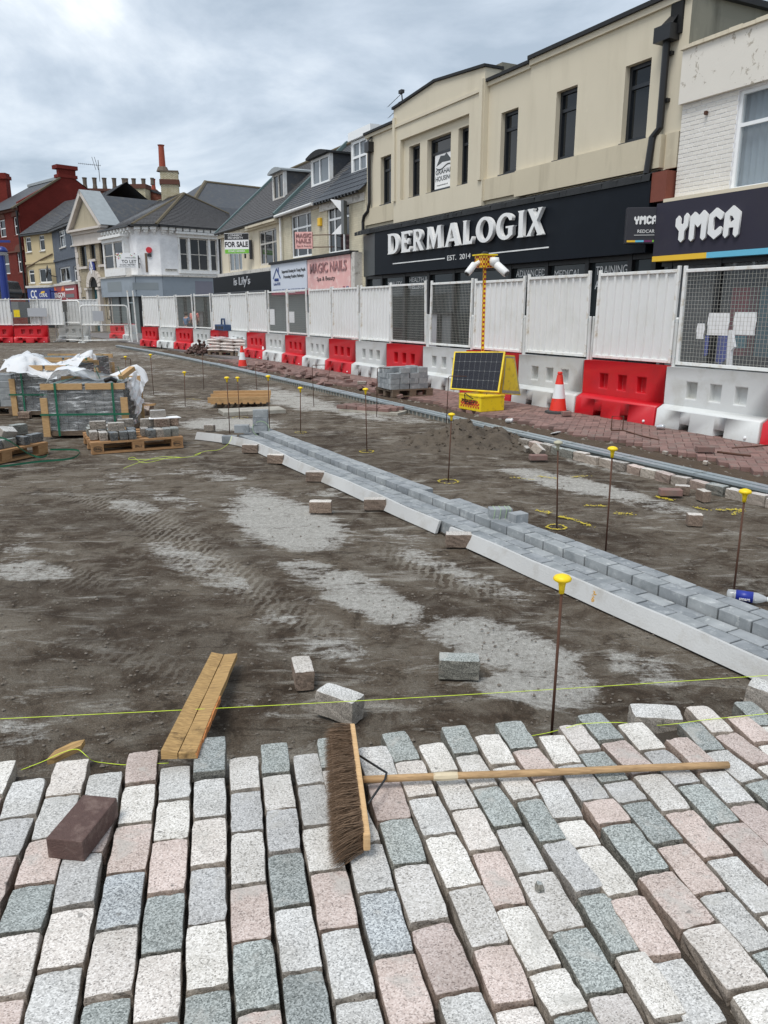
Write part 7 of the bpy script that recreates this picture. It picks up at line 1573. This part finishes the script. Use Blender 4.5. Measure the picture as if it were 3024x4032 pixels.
# ---------- pallets
def pallet(loc, rz, label, L=1.2, Wd=.8, wood='pallet_wood', stamp=False, upside=False, group='timber pallets'):
    e = thing('pallet', label, 'pallet', loc, rz, group)
    if upside: e.rotation_euler = (math.pi, 0, rz); e.location = Vector(loc) + Vector((0, 0, .144))
    for k in range(5): y = Wd * (k + .0) / 4 * .86; MB().box(0, L, y, y + Wd * .135, .122, .144).obj('slat', wood, e)
    for x in (0, L / 2 - .072, L - .145): MB().box(x, x + .145, 0.002, Wd - .002, .1, .1215).obj('cross_board', wood, e)
    for y in (0.004, Wd / 2 - .05, Wd - .104):
        for x in (0.004, L / 2 - .07, L - .144): MB().box(x, x + .14, y, y + .1, .0225, .0995).obj('block', wood, e)
        MB().box(0, L, y, y + .1, 0, .022).obj('runner', wood, e)
    if stamp:
        for x in (.075, L - .075):
            text('EPAL', 'sign_black', e, x - .04, .002, .05, w=.08, h=.024, extrude=.001, bold=.02)
            MB().tube([(x + .052 * math.cos(a), .002, .061 + .03 * math.sin(a)) for a in np.arange(0, 6.4, .4)], .0022, 5).obj('stamp', 'sign_black', e)
        text('EPAL-2', 'sign_black', e, L / 2 - .04, .002, .05, w=.08, h=.03, extrude=.001)
    return e
pf, pr_, pbk = G(R7(750, 1225)), G(R7(1500, 1168)), G(R7(530, 1112)); ang = math.atan2(pr_.y - pf.y, pr_.x - pf.x); pL = (pr_ - pf).length; pD = min((pbk - pf).length, .95)
EP = pallet(pf, ang, 'stamped timber pallet with a few setts on it, left of the block edging', pL, pD, stamp=True)
ux, uy = Vector((math.cos(ang), math.sin(ang), 0)), Vector((-math.sin(ang), math.cos(ang), 0))
def on_pal(x, y, z, rz, mat, label, k=(1, 1, 1), tilt=(0, 0)):
    o = mkobj('loose_sett', SETT[random.randrange(14)], mat); o.location = pf + ux * x * pL + uy * y * pD + Vector((0, 0, .146 + .05 * k[2] + z)); o.rotation_euler = (tilt[0], tilt[1], ang + rz); o.scale = k; return tag(o, label, 'stone', 'setts on the stamped pallet')
L1 = [(.06, .30), (.15, .17), (.25, .12), (.36, .12), (.45, .12), (.06, .62), (.16, .48), (.26, .42), (.37, .40), (.48, .38), (.62, .32), (.66, .14), (.75, .14), (.84, .14), (.93, .16), (.72, .45), (.83, .44), (.93, .46), (.1, .85), (.25, .78), (.4, .75)]
for k, (x, y) in enumerate(L1): on_pal(x, y, 0, random.uniform(-.08, .08), random.choice(['granite_far_dark', 'granite_dark_grey', 'granite_far_dark', 'granite_far']), f'dark sett low on the stamped pallet, {ORD[k % 10]} of the ' + ('left front ones' if k < 10 else 'right and back ones' if k < 20 else 'rear edge'))
for x, y, z, rz, mt, lab in ((.13, .45, .1, 1.4, 'granite_far', 'pale sett on top at the left of the stamped pallet'), (.3, .2, .1, 1.45, 'granite_far', 'pale sett on top near the front of the stamped pallet'), (.44, .5, .1, 1.5, 'granite_far', 'pale sett on top near the middle of the stamped pallet'), (.68, .4, .1, 1.5, 'granite_far', 'rough sett on top right of the middle on the stamped pallet'), (.82, .3, .1, 1.5, 'granite_brown', 'brown sett in the upper layer at right on the stamped pallet'), (.93, .34, .1, 1.3, 'granite_brown', 'brown sett at the right end of the upper layer on the stamped pallet'), (.8, .42, .2, 1.5, 'granite_light_grey', 'single pale sett crowning the stamped pallet')): on_pal(x, y, z, rz, mt, lab)
card = MB().prism([(-.2, -.08, 0), (.2, -.1, 0), (.18, .08, 0), (-.17, .09, 0)], (0, 0, .006)).obj('card_sheet', 'paper'); card.location = pf + ux * .86 * pL + uy * .38 * pD + Vector((0, 0, .146 + .2)); card.rotation_euler = (0, 0, ang); tag(card, 'white card under the top sett on the stamped pallet', 'card')
# half-seen pallet of setts, lower left
q0, q1 = G(R7(0, 1300)), G(R7(400, 1215)); a2 = math.atan2(q1.y - q0.y, q1.x - q0.x); u2, v2 = Vector((math.cos(a2), math.sin(a2), 0)), Vector((-math.sin(a2), math.cos(a2), 0)); o2 = q1 - u2 * 1.2
pallet(o2, a2, 'timber pallet of dark setts cut off by the left edge of the picture')
for k in range(17):
    x = .12 + (k % 6) * .2; y = .12 + (k // 6) * .24; o = mkobj('loose_sett', SETT[k % 14], random.choice(['granite_far_dark', 'granite_dark_grey'])); o.location = o2 + u2 * x + v2 * y + Vector((0, 0, .198)); o.rotation_euler = (0, 0, a2 + random.choice((0, 1.57)) + random.uniform(-.1, .1)); tag(o, f'dark sett low on the left edge pallet, {ORD[k % 6]} from left, {ORD[k // 6]} row', 'stone', 'setts on the left pallet')
for x, y, z, tl, mt, lab in ((1.05, .3, .1, (0, 0), 'granite_dark_grey', 'dark sett standing proud at the right end of the left edge pallet'), (.62, .25, .13, (.5, .1), 'granite_mottled', 'grey sett tilted on the left edge pallet'), (.78, .18, .1, (.2, -.5), 'granite_light_grey', 'pale broken sett leaning on the left edge pallet'), (.45, .3, .1, (0, 0), 'granite_dark_grey', 'dark sett on top at the left edge of the picture')):
    o = mkobj('loose_sett', SETT[random.randrange(14)], mt); o.location = o2 + u2 * x + v2 * y + Vector((0, 0, .2 + z)); o.rotation_euler = (tl[0], tl[1], a2 + 1.4); o.scale = (1.2, 1, 1.2); tag(o, lab, 'stone', 'setts on top of the left pallet')
# grey block stack at the left edge
b0 = G(R7(75, 912)); e_ = pallet(b0 + Vector((-1.0, .0, 0)), .12, 'dark old pallet under the grey blocks at the left edge', 1.1, .8, 'old_wood')
LAY = ['bottom', 'second', 'third', 'fourth', 'fifth']
def block_stack(org, rz, nx_, ny_, layers, label, grp, bl_=(.2, .1, .1), skip=0.0, jit=.012):
    u, v = Vector((math.cos(rz), math.sin(rz), 0)), Vector((-math.sin(rz), math.cos(rz), 0))
    for l in range(layers):
        for i in range(nx_):
            for j in range(ny_):
                if l == layers - 1 and random.random() < .45: continue
                if 0 < i < nx_ - 1 and 0 < j < ny_ - 1 and l < layers - 2: continue
                o = mkobj('loose_block', BLK, 'blue_grey_block'); off = .5 * (l % 2) * .3
                o.location = org + u * ((i + .5) * .204 + random.uniform(-jit, jit)) + v * ((j + .5) * .106 + random.uniform(-jit, jit) * .4) + Vector((0, 0, .146 + .051 + l * .102)); o.rotation_euler = (0, 0, rz + random.uniform(-.03, .03)); o.scale = (bl_[0] / .2, bl_[1] / .1, 1); tag(o, f'{label}, {LAY[l]} layer, {ORD[i]} from left, {ORD[j]} row back', 'block', grp)
block_stack(b0 + Vector((-1.0, .02, 0)), .12, 5, 6, 5, 'grey block on the left edge pallet', 'blocks stacked at the left edge')
ls(R7(205, 925), 1.5, 'granite_brown', 'single brown sett on the ground right of the left block stack')
b1 = G(R5(362, 1135), .05); b2_ = G(R5(655, 1120), .05); a3 = math.atan2(b2_.y - b1.y, b2_.x - b1.x); w3 = (b2_ - b1).length
pallet(b1, a3, 'old timber pallet carrying grey blocks in front of the red barrier', w3, .8, 'old_wood')
block_stack(b1 + Vector((-.04, 0, 0)), a3, max(3, int(w3 / .2)), 6, 4, 'grey block on the barrier pallet', 'blocks stacked by the barriers')
# upturned new pallet and slab
u0_, u1_ = G(R8(270, 842)), G(R8(740, 835)); a4 = math.atan2(u1_.y - u0_.y, u1_.x - u0_.x); w4 = (u1_ - u0_).length
up_ = thing('pallet', 'new orange timber pallet lying upside down behind the block edging', 'pallet', u0_, a4, 'timber pallets')
for k in range(9): MB().box(.0 + k * w4 / 9, k * w4 / 9 + w4 * .075, 0, 1.25, .06, .082).obj('slat', 'pine_new', up_)
for y in (.02, .6, 1.15): MB().box(-.05, w4 + .03, y, y + .05, .083, .18).obj('bearer', 'pine_new', up_)
MB().box(.5, w4 * .9, .25, .5, .0835, .105).obj('loose_board', 'pine_new', up_); MB().box(.1, .2, .1, 1.1, 0, .06).box(w4 - .2, w4 - .1, .1, 1.1, 0, .06).obj('support', 'old_wood', up_)
s0_, s1_ = G(R8(375, 905)), G(R8(885, 880)); a5 = math.atan2(s1_.y - s0_.y, s1_.x - s0_.x)
o = MB().box(0, (s1_ - s0_).length, 0, .5, -.02, .055).obj('concrete_slab', 'concrete_slab', bevel=.01); o.location = s0_; o.rotation_euler = (0, 0, a5); tag(o, 'grey concrete slab in front of the upturned pallet', 'slab')
s0_, s1_ = G(R5(0, 1228)), G(R5(330, 1215)); rem = thing('paving_remnant', 'raised patch of old brick paving left standing near the drain', 'paving', s0_, -.5)
for i in range(5):
    for j in range(4): o = mkobj('brick', RB, 'paver_red', rem); o.location = (i * .205 + .1 * (j % 2), j * .105, .06 + random.uniform(-.01, .01)); o.rotation_euler = (random.uniform(-.06, .06), random.uniform(-.06, .06), random.uniform(-.04, .04))
MB().box(-.05, 1.1, -.06, .4, -.02, .03).obj('bed', 'concrete_slab', rem)
# ---------- wrapped crates of setts
FILM = mm('film')
def crumple(pts_fn, nu, nv, amp, seed, name, mat, parent=None):
    mb = MB(); r_ = np.random.default_rng(seed)
    for i in range(nu + 1):
        for j in range(nv + 1):
            p = Vector(pts_fn(i / nu, j / nv)); q = np.array([i / nu * 7 + seed]); w = np.array([j / nv * 7 + 3.0])
            k = (float(vnoise(q, w, .8, seed)[0]) - .5) * amp * 2 + (float(vnoise(q, w, .35, seed + 1)[0]) - .5) * amp * .5
            mb.v.append(tuple(p + Vector((k * .6, k, k * .8))))
    for i in range(nu):
        for j in range(nv): a = i * (nv + 1) + j; mb.f.append((a, a + 1, a + nv + 2, a + nv + 1))
    return mb.obj(name, mat, parent, smooth=True)
def crate(fl, fr, dep_, h, label, messy=0):
    a_ = math.atan2(fr.y - fl.y, fr.x - fl.x); w = (fr - fl).length; e = thing('sett_crate', label, 'crate', fl, a_, 'wrapped crates of setts')
    MB().box(.02, w - .02, 0, dep_, .03, .09).box(.05, .15, .05, dep_, 0, .03).box(w - .15, w - .05, .05, dep_, 0, .03).obj('base', 'old_wood', e)
    sm_ = MB(); ncol, nrow, nd = int(w / .13), int((h - .12) / .105), max(2, int(dep_ / .2))
    cw, chh, cdp = (w - .1) / ncol, (h - .1) / nrow, (dep_ - .06) / nd
    for i in range(ncol):
        for j in range(nrow):
            for k in range(nd):
                if 0 < i < ncol - 1 and 0 < k < nd - 1 and j < nrow - 1: continue
                g_ = .005; jx = random.uniform(-.004, .004); sm_.box(.05 + i * cw + g_, .05 + (i + 1) * cw - g_, .03 + k * cdp + g_ + jx, .03 + (k + 1) * cdp - g_ + jx, .09 + j * chh + g_, .09 + (j + 1) * chh - g_)
    stuff(sm_.obj('setts', 'granite_far_dark', e))
    tz = h; f_ = MB().box(-.01, w * .49, -.03, .0, tz - .08, tz + .0).obj('top_rail', 'pine_crate', e); MB().box(w * .53, w + .01, -.03, .0, tz - .08, tz + .0).obj('top_rail', 'pine_crate', e)
    MB().box(-.02, w + .02, dep_ - .01, dep_ + .02, tz - .06, tz + .02).obj('top_rail', 'pine_crate', e)
    for x in (-.03, w - .06): MB().box(x, x + .09, -.032, -.002, .02, h * .74).obj('corner_post', 'pine_crate', e); MB().box(x, x + .09, dep_ + .021, dep_ + .05, 0, h * .8).obj('corner_post', 'pine_crate', e)
    crumple(lambda u, v: (.02 + (w - .04) * u, -.012, .1 + (h - .14) * v), 30, 30, .012, 21, 'wrap', FILM, e)
    crumple(lambda u, v: (w - .0, dep_ * u, .1 + (h - .12) * v), 16, 20, .02, 22, 'wrap', FILM, e); crumple(lambda u, v: (-.02 - .06 * (1 - v) * u, dep_ * u, .1 + (h - .05) * v), 16, 20, .04, 23, 'wrap', FILM, e)
    for x in (w * .17, w * .86): MB().box(x - .014, x + .014, -.046, -.043, .03, h + .006).box(x - .014, x + .014, -.046, dep_ + .02, h + .006, h + .009).obj('strap', 'green_strap', e)
    MB().box(-.04, w + .05, -.05, -.047, h * .42, h * .42 + .026).obj('strap', 'green_strap', e)
    return e, w, a_
fl = G(R7(385, 1088)); h1 = height(fl, R7(0, 645)[1]); fr1 = G(R7(1050, 1078))
cr1, w1_, a_1 = crate(fl, fr1, .95, h1, 'big wrapped crate of dark setts with green straps and pine corner posts')
crumple(lambda u, v: (-.15 + (w1_ + .22) * u, .45 + .75 * v + .1 * math.sin(u * 9), h1 + .06 + .10 * math.sin(u * 5 + v * 3) - .35 * max(0, u - .86) * 5 - .3 * max(0, .12 - u) * 5), 44, 24, .06, 31, 'plastic_sheet', 'plastic_wrap', cr1)
crumple(lambda u, v: (w1_ + .02 + .08 * u, .1 + .6 * v, h1 + .04 - .45 * u - .06 * math.sin(v * 6)), 20, 20, .05, 33, 'plastic_sheet', 'plastic_wrap', cr1)
MB().bar((w1_ * .9, .3, h1 + .05), (w1_ * 1.02, .5, h1 + .16), .09, .06).obj('wood_offcut', 'pine_crate', cr1); MB().tube([(w1_ * .76, .05, h1 + .03), (w1_ * .84, .02, h1 + .06), (w1_ * .9, .05, h1 + .02)], .03, 8).obj('black_strap', 'black_plastic', cr1)
for k, (x, y) in enumerate(((.62, .4), (.93, .3))): MB().bar((w1_ * x, y, h1 + .02), (w1_ * x - .06, y, h1 + .2), .03, .004).obj('strap_end', 'green_strap', cr1)
f2 = Vector((-6.1, 12.6, 0)); 
h2 = onray(R7(300, 490), 12.7).z
cr2, w2_, a_2 = crate(Vector((onray(R7(90, 600), 12.6).x, 12.6, 0)), Vector((onray(R7(640, 600), 12.6).x, 12.6, 0)), .9, h2, 'second wrapped crate under loose torn white plastic, behind the big one')
crumple(lambda u, v: (-.12 + (w2_ + .2) * u, -.25 + 1.1 * v, h2 + .05 + .09 * math.sin(u * 7 + v * 2) - .5 * max(0, .35 - v)), 44, 26, .09, 41, 'plastic_sheet', 'plastic_wrap', cr2)
Yc = 15.6; cr3, w3_, a_3 = crate(Vector((onray(R7(250, 500), Yc).x, Yc, 0)), Vector((onray(R7(790, 500), Yc).x, Yc, 0)), .9, onray(R7(450, 430), Yc).z, 'farthest wrapped crate with a long pine rail, behind the plastic sheets')
for k, (p, rz, mt) in enumerate(((R7(1090, 890), .3, 'granite_brown'), (R7(1150, 895), .9, 'granite_brown'), (R7(1200, 890), .2, 'granite_brown'), (R7(1100, 850), 1.3, 'granite_brown'), (R7(1210, 850), 1.0, 'granite_brown'), (R7(1065, 840), .5, 'granite_far'))):
    ls(p, rz, mt, ['brown sett at the front left', 'brown sett at the front', 'brown sett at the front right', 'brown sett at the back left', 'brown sett stood on edge', 'pale sett at the back'][k] + ' of the loose heap beside the big crate', z=0 if k < 3 else .03, tilt=(.3 * (k % 3 - 1), .2 * (k % 2)), var=k)
o = MB().bar(G(R7(1160, 830), .1), G(R7(1268, 812), .14), .06, .03).obj('wood_offcut', 'pine_new'); tag(o, 'short timber offcut in the heap of setts beside the big crate', 'wood offcut')
# green strapping on the ground
def ribbon(path, w, label):
    P = curve(path); mb = MB()
    for i, p in enumerate(P): mb.v += [tuple(p), tuple(p + Vector((0, 0, w)))]
    for i in range(len(P) - 1): a = i * 2; mb.f.append((a, a + 2, a + 3, a + 1))
    return tag(mb.obj('packing_strap', 'green_strap', smooth=True), label, 'strap', 'green packing straps')
ribbon([G(R7(-60, 1330)), G(R7(30, 1325)), G(R7(300, 1290)), G(R7(550, 1268)), G(R7(630, 1240)), G(R7(650, 1205)), G(R7(590, 1190)), G(R7(410, 1190))], .022, 'long green packing strap curling over the ground in front of the crates')
ribbon([G(R7(-40, 1080), .3), G(R7(60, 1110), .32), G(R7(140, 1160), .22), G(R7(240, 1225), .06), G(R7(330, 1252), .01), G(R7(385, 1235), .01), G(R7(390, 1200), .01)], .02, 'green packing strap falling from the left edge pallet')
# ---------- cement bags, brick pile, sprayer, tool tray
def bag_mesh():
    mb = MB(); nu, nv = 14, 8
    for i in range(nu + 1):
        for j in range(nv + 1):
            u, v = -1 + 2 * i / nu, -1 + 2 * j / nv; t = (max(0, 1 - abs(u) ** 4) * max(0, 1 - abs(v) ** 3)) ** .5
            mb.v.append((u * .30, v * .2, .065 * t + .004)); mb.v.append((u * .30, v * .2, -.06 * t - .002))
    N = nv + 1
    for i in range(nu):
        for j in range(nv):
            a, b2, c, d = [2 * (p * N + q) for p, q in ((i, j), (i + 1, j), (i + 1, j + 1), (i, j + 1))]; mb.f += [(a, b2, c, d), (d + 1, c + 1, b2 + 1, a + 1)]
    me = mb.mesh('bag', smooth=True); me.materials.append(mm('bag_white')); return me
BAG = bag_mesh()
g0, g1 = G(R8(245, 410), .03), G(R8(690, 432), .03); aB = math.atan2(g1.y - g0.y, g1.x - g0.x); wB = (g1 - g0).length; uB, vB = Vector((math.cos(aB), math.sin(aB), 0)), Vector((-math.sin(aB), math.cos(aB), 0))
pallet(g0, aB, 'pallet under the left half of the cement bags', wB * .48, .9, 'old_wood'); pallet(g0 + uB * wB * .52, aB, 'pallet under the right half of the cement bags', wB * .48, .9, 'old_wood')
hB = height(g0, R8(0, 255)[1]); nl_ = int((hB - .16) / .115)
for l in range(nl_):
    for i in range(int(wB / .62)):
        for j in range(2):
            o = mkobj('cement_bag', BAG, random.choice(['bag_white'] * 6 + ['bag_orange'])); rz = aB + random.uniform(-.06, .06)
            o.location = g0 + uB * (.31 + i * wB / int(wB / .62)) + vB * (.2 + .42 * j) + Vector((0, 0, .2 + l * .115)); o.rotation_euler = (random.uniform(-.05, .05), random.uniform(-.05, .05), rz); o.scale = (wB / int(wB / .62) / .6, 1.05, 1.05); tag(o, f'plump cement bag, {ORD[l]} layer up, {ORD[i]} from left, ' + ('front row' if j == 0 else 'back row'), 'bag', 'stacked cement bags')
crumple(lambda u, v: (g0 + uB * (wB * (u * 1.02 - .01)) + vB * (-.02 + .9 * v) + Vector((0, 0, .2 + nl_ * .115 - .03 + .02 * math.sin(u * 22)))), 40, 14, .03, 51, 'cover_sheet', 'plastic_wrap')
tag(bpy.data.objects['cover_sheet'], 'clear plastic sheet laid over the top of the cement bags', 'plastic sheet')
bpz = G(R8(190, 400), .03); bpl = thing('brick_pile', 'heap of dark broken bricks left of the cement bags', 'brick pile', bpz); bpl.scale = (.75, .75, .85)
for k in range(110):
    a = random.random() * 6.28; r_ = random.random() ** .6; z = random.random() * (1 - r_) * 1.25; o = mkobj('brick', RB, 'dark_brick', bpl); o.location = (math.cos(a) * r_ * .75, math.sin(a) * r_ * .5, .06 + z * .55); o.rotation_euler = (random.uniform(-1, 1), random.uniform(-1, 1), random.random() * 3)
sp = G(R8(720, 440), .05); sh_ = height(sp, R8(0, 295)[1]); k = sh_ / .55; spr = thing('pump_sprayer', 'white pump sprayer bottle with black top right of the cement bags', 'sprayer', sp)
MB().lathe([(.10 * k, 0), (.105 * k, .03 * k), (.105 * k, .3 * k), (.08 * k, .37 * k), (.04 * k, .4 * k)], 16).obj('tank', 'toner_white', spr, smooth=True); MB().lathe([(.045 * k, .4 * k), (.03 * k, .44 * k), (.055 * k, .47 * k), (.03 * k, .5 * k), (.03 * k, .55 * k)], 10).obj('pump', 'black_plastic', spr); MB().lathe([(.108 * k, .0), (.14 * k, .02 * k), (.108 * k, .1 * k)], 8).obj('cloth', 'sign_sky', spr); MB().box(-.07 * k, .02 * k, -.112 * k, -.106 * k, .12 * k, .26 * k).obj('label', 'sign_black', spr)
i_, a_, rz_ = [q for q in STATION if q[0] == 12][0]; tp = onray(R8(375, 248), (a_ + DN * .25).y + .3); tp.z = ZP + .86
tr = thing('tool_tray', 'blue plastic tool tray with carrying handle resting on the far barriers', 'tool tray', tp, rz_)
MB().box(-.5, .5, -.16, .16, 0, .22).obj('tray', 'blue_plastic', tr, bevel=.03); MB().tube([(-.16, 0, .2), (-.12, 0, .42), (.12, 0, .42), (.16, 0, .2)], .035, 8).obj('handle', 'blue_plastic', tr)
for x in (-.3, 0, .3): MB().box(x - .1, x + .1, -.168, -.161, .06, .16).obj('slot', 'black_plastic', tr)
# ---------- litter and bent bars on the pavement
def lit(p, z, prof, mat, label, name, cat, rx=1.4):
    o = MB().lathe(prof, 14).obj(name, mat, smooth=True); g = G(p, z); o.location = g + Vector((0, 0, .01)); o.rotation_euler = (rx, .3, random.random() * 3); return tag(o, label, cat)
lit(R5(1545, 1402), .02, [(.02, 0), (.075, .004), (.08, .012), (.07, .016)], 'toner_white', 'round white plastic lid in the rubble by the drain', 'round_lid', 'lid', .2); lit(R5(1190, 1308), .05, [(.035, 0), (.03, .1), (.036, .11)], 'toner_white', 'crushed white cup at the edge of the pavers', 'paper_cup', 'cup'); lit(R6(832, 1392), .07, [(.03, 0), (.033, .01), (.033, .11), (.026, .12)], 'chrome', 'silver drinks can lying by the nearest barriers', 'drinks_can', 'can')
for p, lab in ((R6(890, 1590), 'white plaster lump in the rubble strip'), (R6(1190, 1665), 'small white stone in the rubble strip'), (R6(905, 1405), 'broken pale stone by the nearest barriers')):
    ls(p, random.random() * 3, 'granite_rose_cream', lab, z=.03, k=(.5, .3, .35))
def barline(pts, label, r_=.009, z=.06): return tag(MB().tube([G(p, z + dz) for p, dz in pts], r_, 7).obj('bent_bar', 'rust', smooth=True), label, 'steel bar', 'bent bars on the pavement')
barline([(R6(845, 1485), 0), (R6(700, 1450), 0), (R6(575, 1412), 0), (R6(490, 1415), 0), (R6(485, 1395), .0)], 'rusty bent bar with a hooked end lying below the nearest red barrier'); g = G(R6(487, 1410), .06); gq = G(R6(573, 1410), .06); hz = height(g, R6(0, 1308)[1])
tag(MB().tube([g, Vector((g.x, g.y, hz)), Vector((gq.x, gq.y, hz)), gq], .008, 7).obj('bent_bar', 'rust'), 'rusty square hoop of bar standing below the nearest red barrier', 'steel bar', 'bent bars on the pavement')
barline([(R6(1390, 1545), 0), (R6(1690, 1522), 0)], 'thin rusty bar lying on the pavers at the right edge', .007); barline([(R6(1280, 1575), 0), (R6(1530, 1605), 0)], 'thick rusty bar lying beside the loose brick at right', .014)
# ---------- two passers-by behind the far mesh panels
def skin_part(name, joints, edges, mat, parent, sub=2):
    me = bpy.data.meshes.new(name); me.from_pydata([j[0] for j in joints], edges, []); o = mkobj(name, me, None, parent); me.materials.append(mm(mat)); bm = bmesh.new(); bm.from_mesh(me); ly = bm.verts.layers.skin.verify(); bm.verts.ensure_lookup_table()
    for v, j in zip(bm.verts, joints): v[ly].radius = (j[1], j[2] if len(j) > 2 else j[1])
    bm.verts[0][ly].use_root = True; bm.to_mesh(me); bm.free(); o.modifiers.new('skin', 'SKIN').use_smooth_shade = True; s_ = o.modifiers.new('sub', 'SUBSURF'); s_.levels = s_.render_levels = sub; return o
def person(loc, rz, label, topmat, legmat, strap=False, h=1.7):
    e = thing('person', label, 'person', loc, rz); e.scale = (h / 1.72,) * 3
    J = [((0, 0, .95), .13, .1), ((0, 0, 1.2), .14, .1), ((0, 0, 1.42), .12, .09), ((0, .0, 1.5), .055), ((0, -.01, 1.6), .085, .095), ((0, 0, 1.68), .075, .085),
         ((.19, 0, 1.42), .055), ((.24, .02, 1.16), .043), ((.24, -.08, .93), .034), ((.24, -.11, .84), .03, .018), ((-.19, 0, 1.42), .055), ((-.24, -.03, 1.16), .043), ((-.22, -.14, .95), .034), ((-.22, -.17, .87), .03, .018),
         ((.09, 0, .88), .09), ((.1, -.08, .48), .058), ((.1, .06, .09), .042), ((.1, -.1, .04), .035, .03), ((-.09, 0, .88), .09), ((-.1, .05, .48), .058), ((-.1, .2, .12), .042), ((-.1, .08, .04), .035, .03)]
    E_ = [(0, 1), (1, 2), (2, 3), (3, 4), (4, 5), (2, 6), (6, 7), (7, 8), (8, 9), (2, 10), (10, 11), (11, 12), (12, 13), (0, 14), (14, 15), (15, 16), (16, 17), (0, 18), (18, 19), (19, 20), (20, 21)]
    skin_part('body', J, E_, 'skin', e)
    T = [(J[0][0], .16, .125), (J[1][0], .165, .125), (J[2][0], .145, .11), (J[6][0], .075), ((.225, .01, 1.24), .06), (J[10][0], .075), ((-.225, -.02, 1.24), .06)]
    skin_part('top', T, [(0, 1), (1, 2), (2, 3), (3, 4), (2, 5), (5, 6)], topmat, e)
    Lg = [((0, 0, .95), .14, .11), (J[14][0], .11), (J[15][0], .078), ((.1, .05, .14), .062), (J[18][0], .11), (J[19][0], .078), ((-.1, .18, .16), .062)]
    skin_part('trousers', Lg, [(0, 1), (1, 2), (2, 3), (0, 4), (4, 5), (5, 6)], legmat, e)
    MB().lathe([(.03, 1.735), (.075, 1.73), (.1, 1.68), (.103, 1.62), (.09, 1.57)], 14, (0, .012, 0)).obj('hair', 'hair_dark', e, smooth=True)
    for x in (-.035, .035): MB().lathe([(.002, -.01), (.011, 0), (.002, .01)], 8, (x, -.098, 1.615)).obj('eye', 'black_plastic', e)
    MB().obox((0, -.105, 1.585), (.025, .035, .045)).obj('nose', 'skin', e, bevel=.008)
    for x in (-.24, .24):
        for k in range(5): y0 = -.13 + .018 * k if x > 0 else -.19 + .018 * k; z0 = .82 if x > 0 else .85; MB().tube([(x, y0, z0 + .02), (x * .98, y0 - .005, z0 - .03), (x * .93, y0 - .008, z0 - .055 + .01 * abs(k - 2))], [.009, .008, .006], 6).obj('finger', 'skin', e)
    if strap: MB().tube([(-.17, .02, 1.5), (-.12, .135, 1.38), (.02, .15, 1.15), (.16, .12, .98)], .022, 8).obj('bag_strap', 'dark_cloth', e); MB().obox((.2, .14, .9), (.24, .1, .26)).obj('shoulder_bag', 'dark_cloth', e, bevel=.03)
    return e
pp = onray(R1(1412, 1290), 36.3); person((pp.x, 36.3, .045), 2.6, 'person in a pink top with a dark bag strap walking behind the far mesh panels', 'pink_cloth', 'denim', True, 1.72)
pp = onray(R1(1355, 1320), 37.0); person((pp.x, 37.0, .045), 2.4, 'shorter person in a blue top walking left of the one in pink', 'blue_cloth', 'dark_cloth', False, 1.5)

# ================================================================ pieces that can be picked apart become parts of their own
SPLIT = {'cornice', 'coping', 'post', 'corner_post', 'eaves_bracket', 'quoins', 'sill_band', 'dormer', 'eaves_board', 'string_course', 'rule', 'shard', 'frame_board', 'bracket', 'support'}
for o in list(bpy.data.objects):
    nm = o.name.split('.')[0]
    if o.type == 'MESH' and o.parent and nm in SPLIT and o.data.users == 1 and not o.children: split_islands(o)
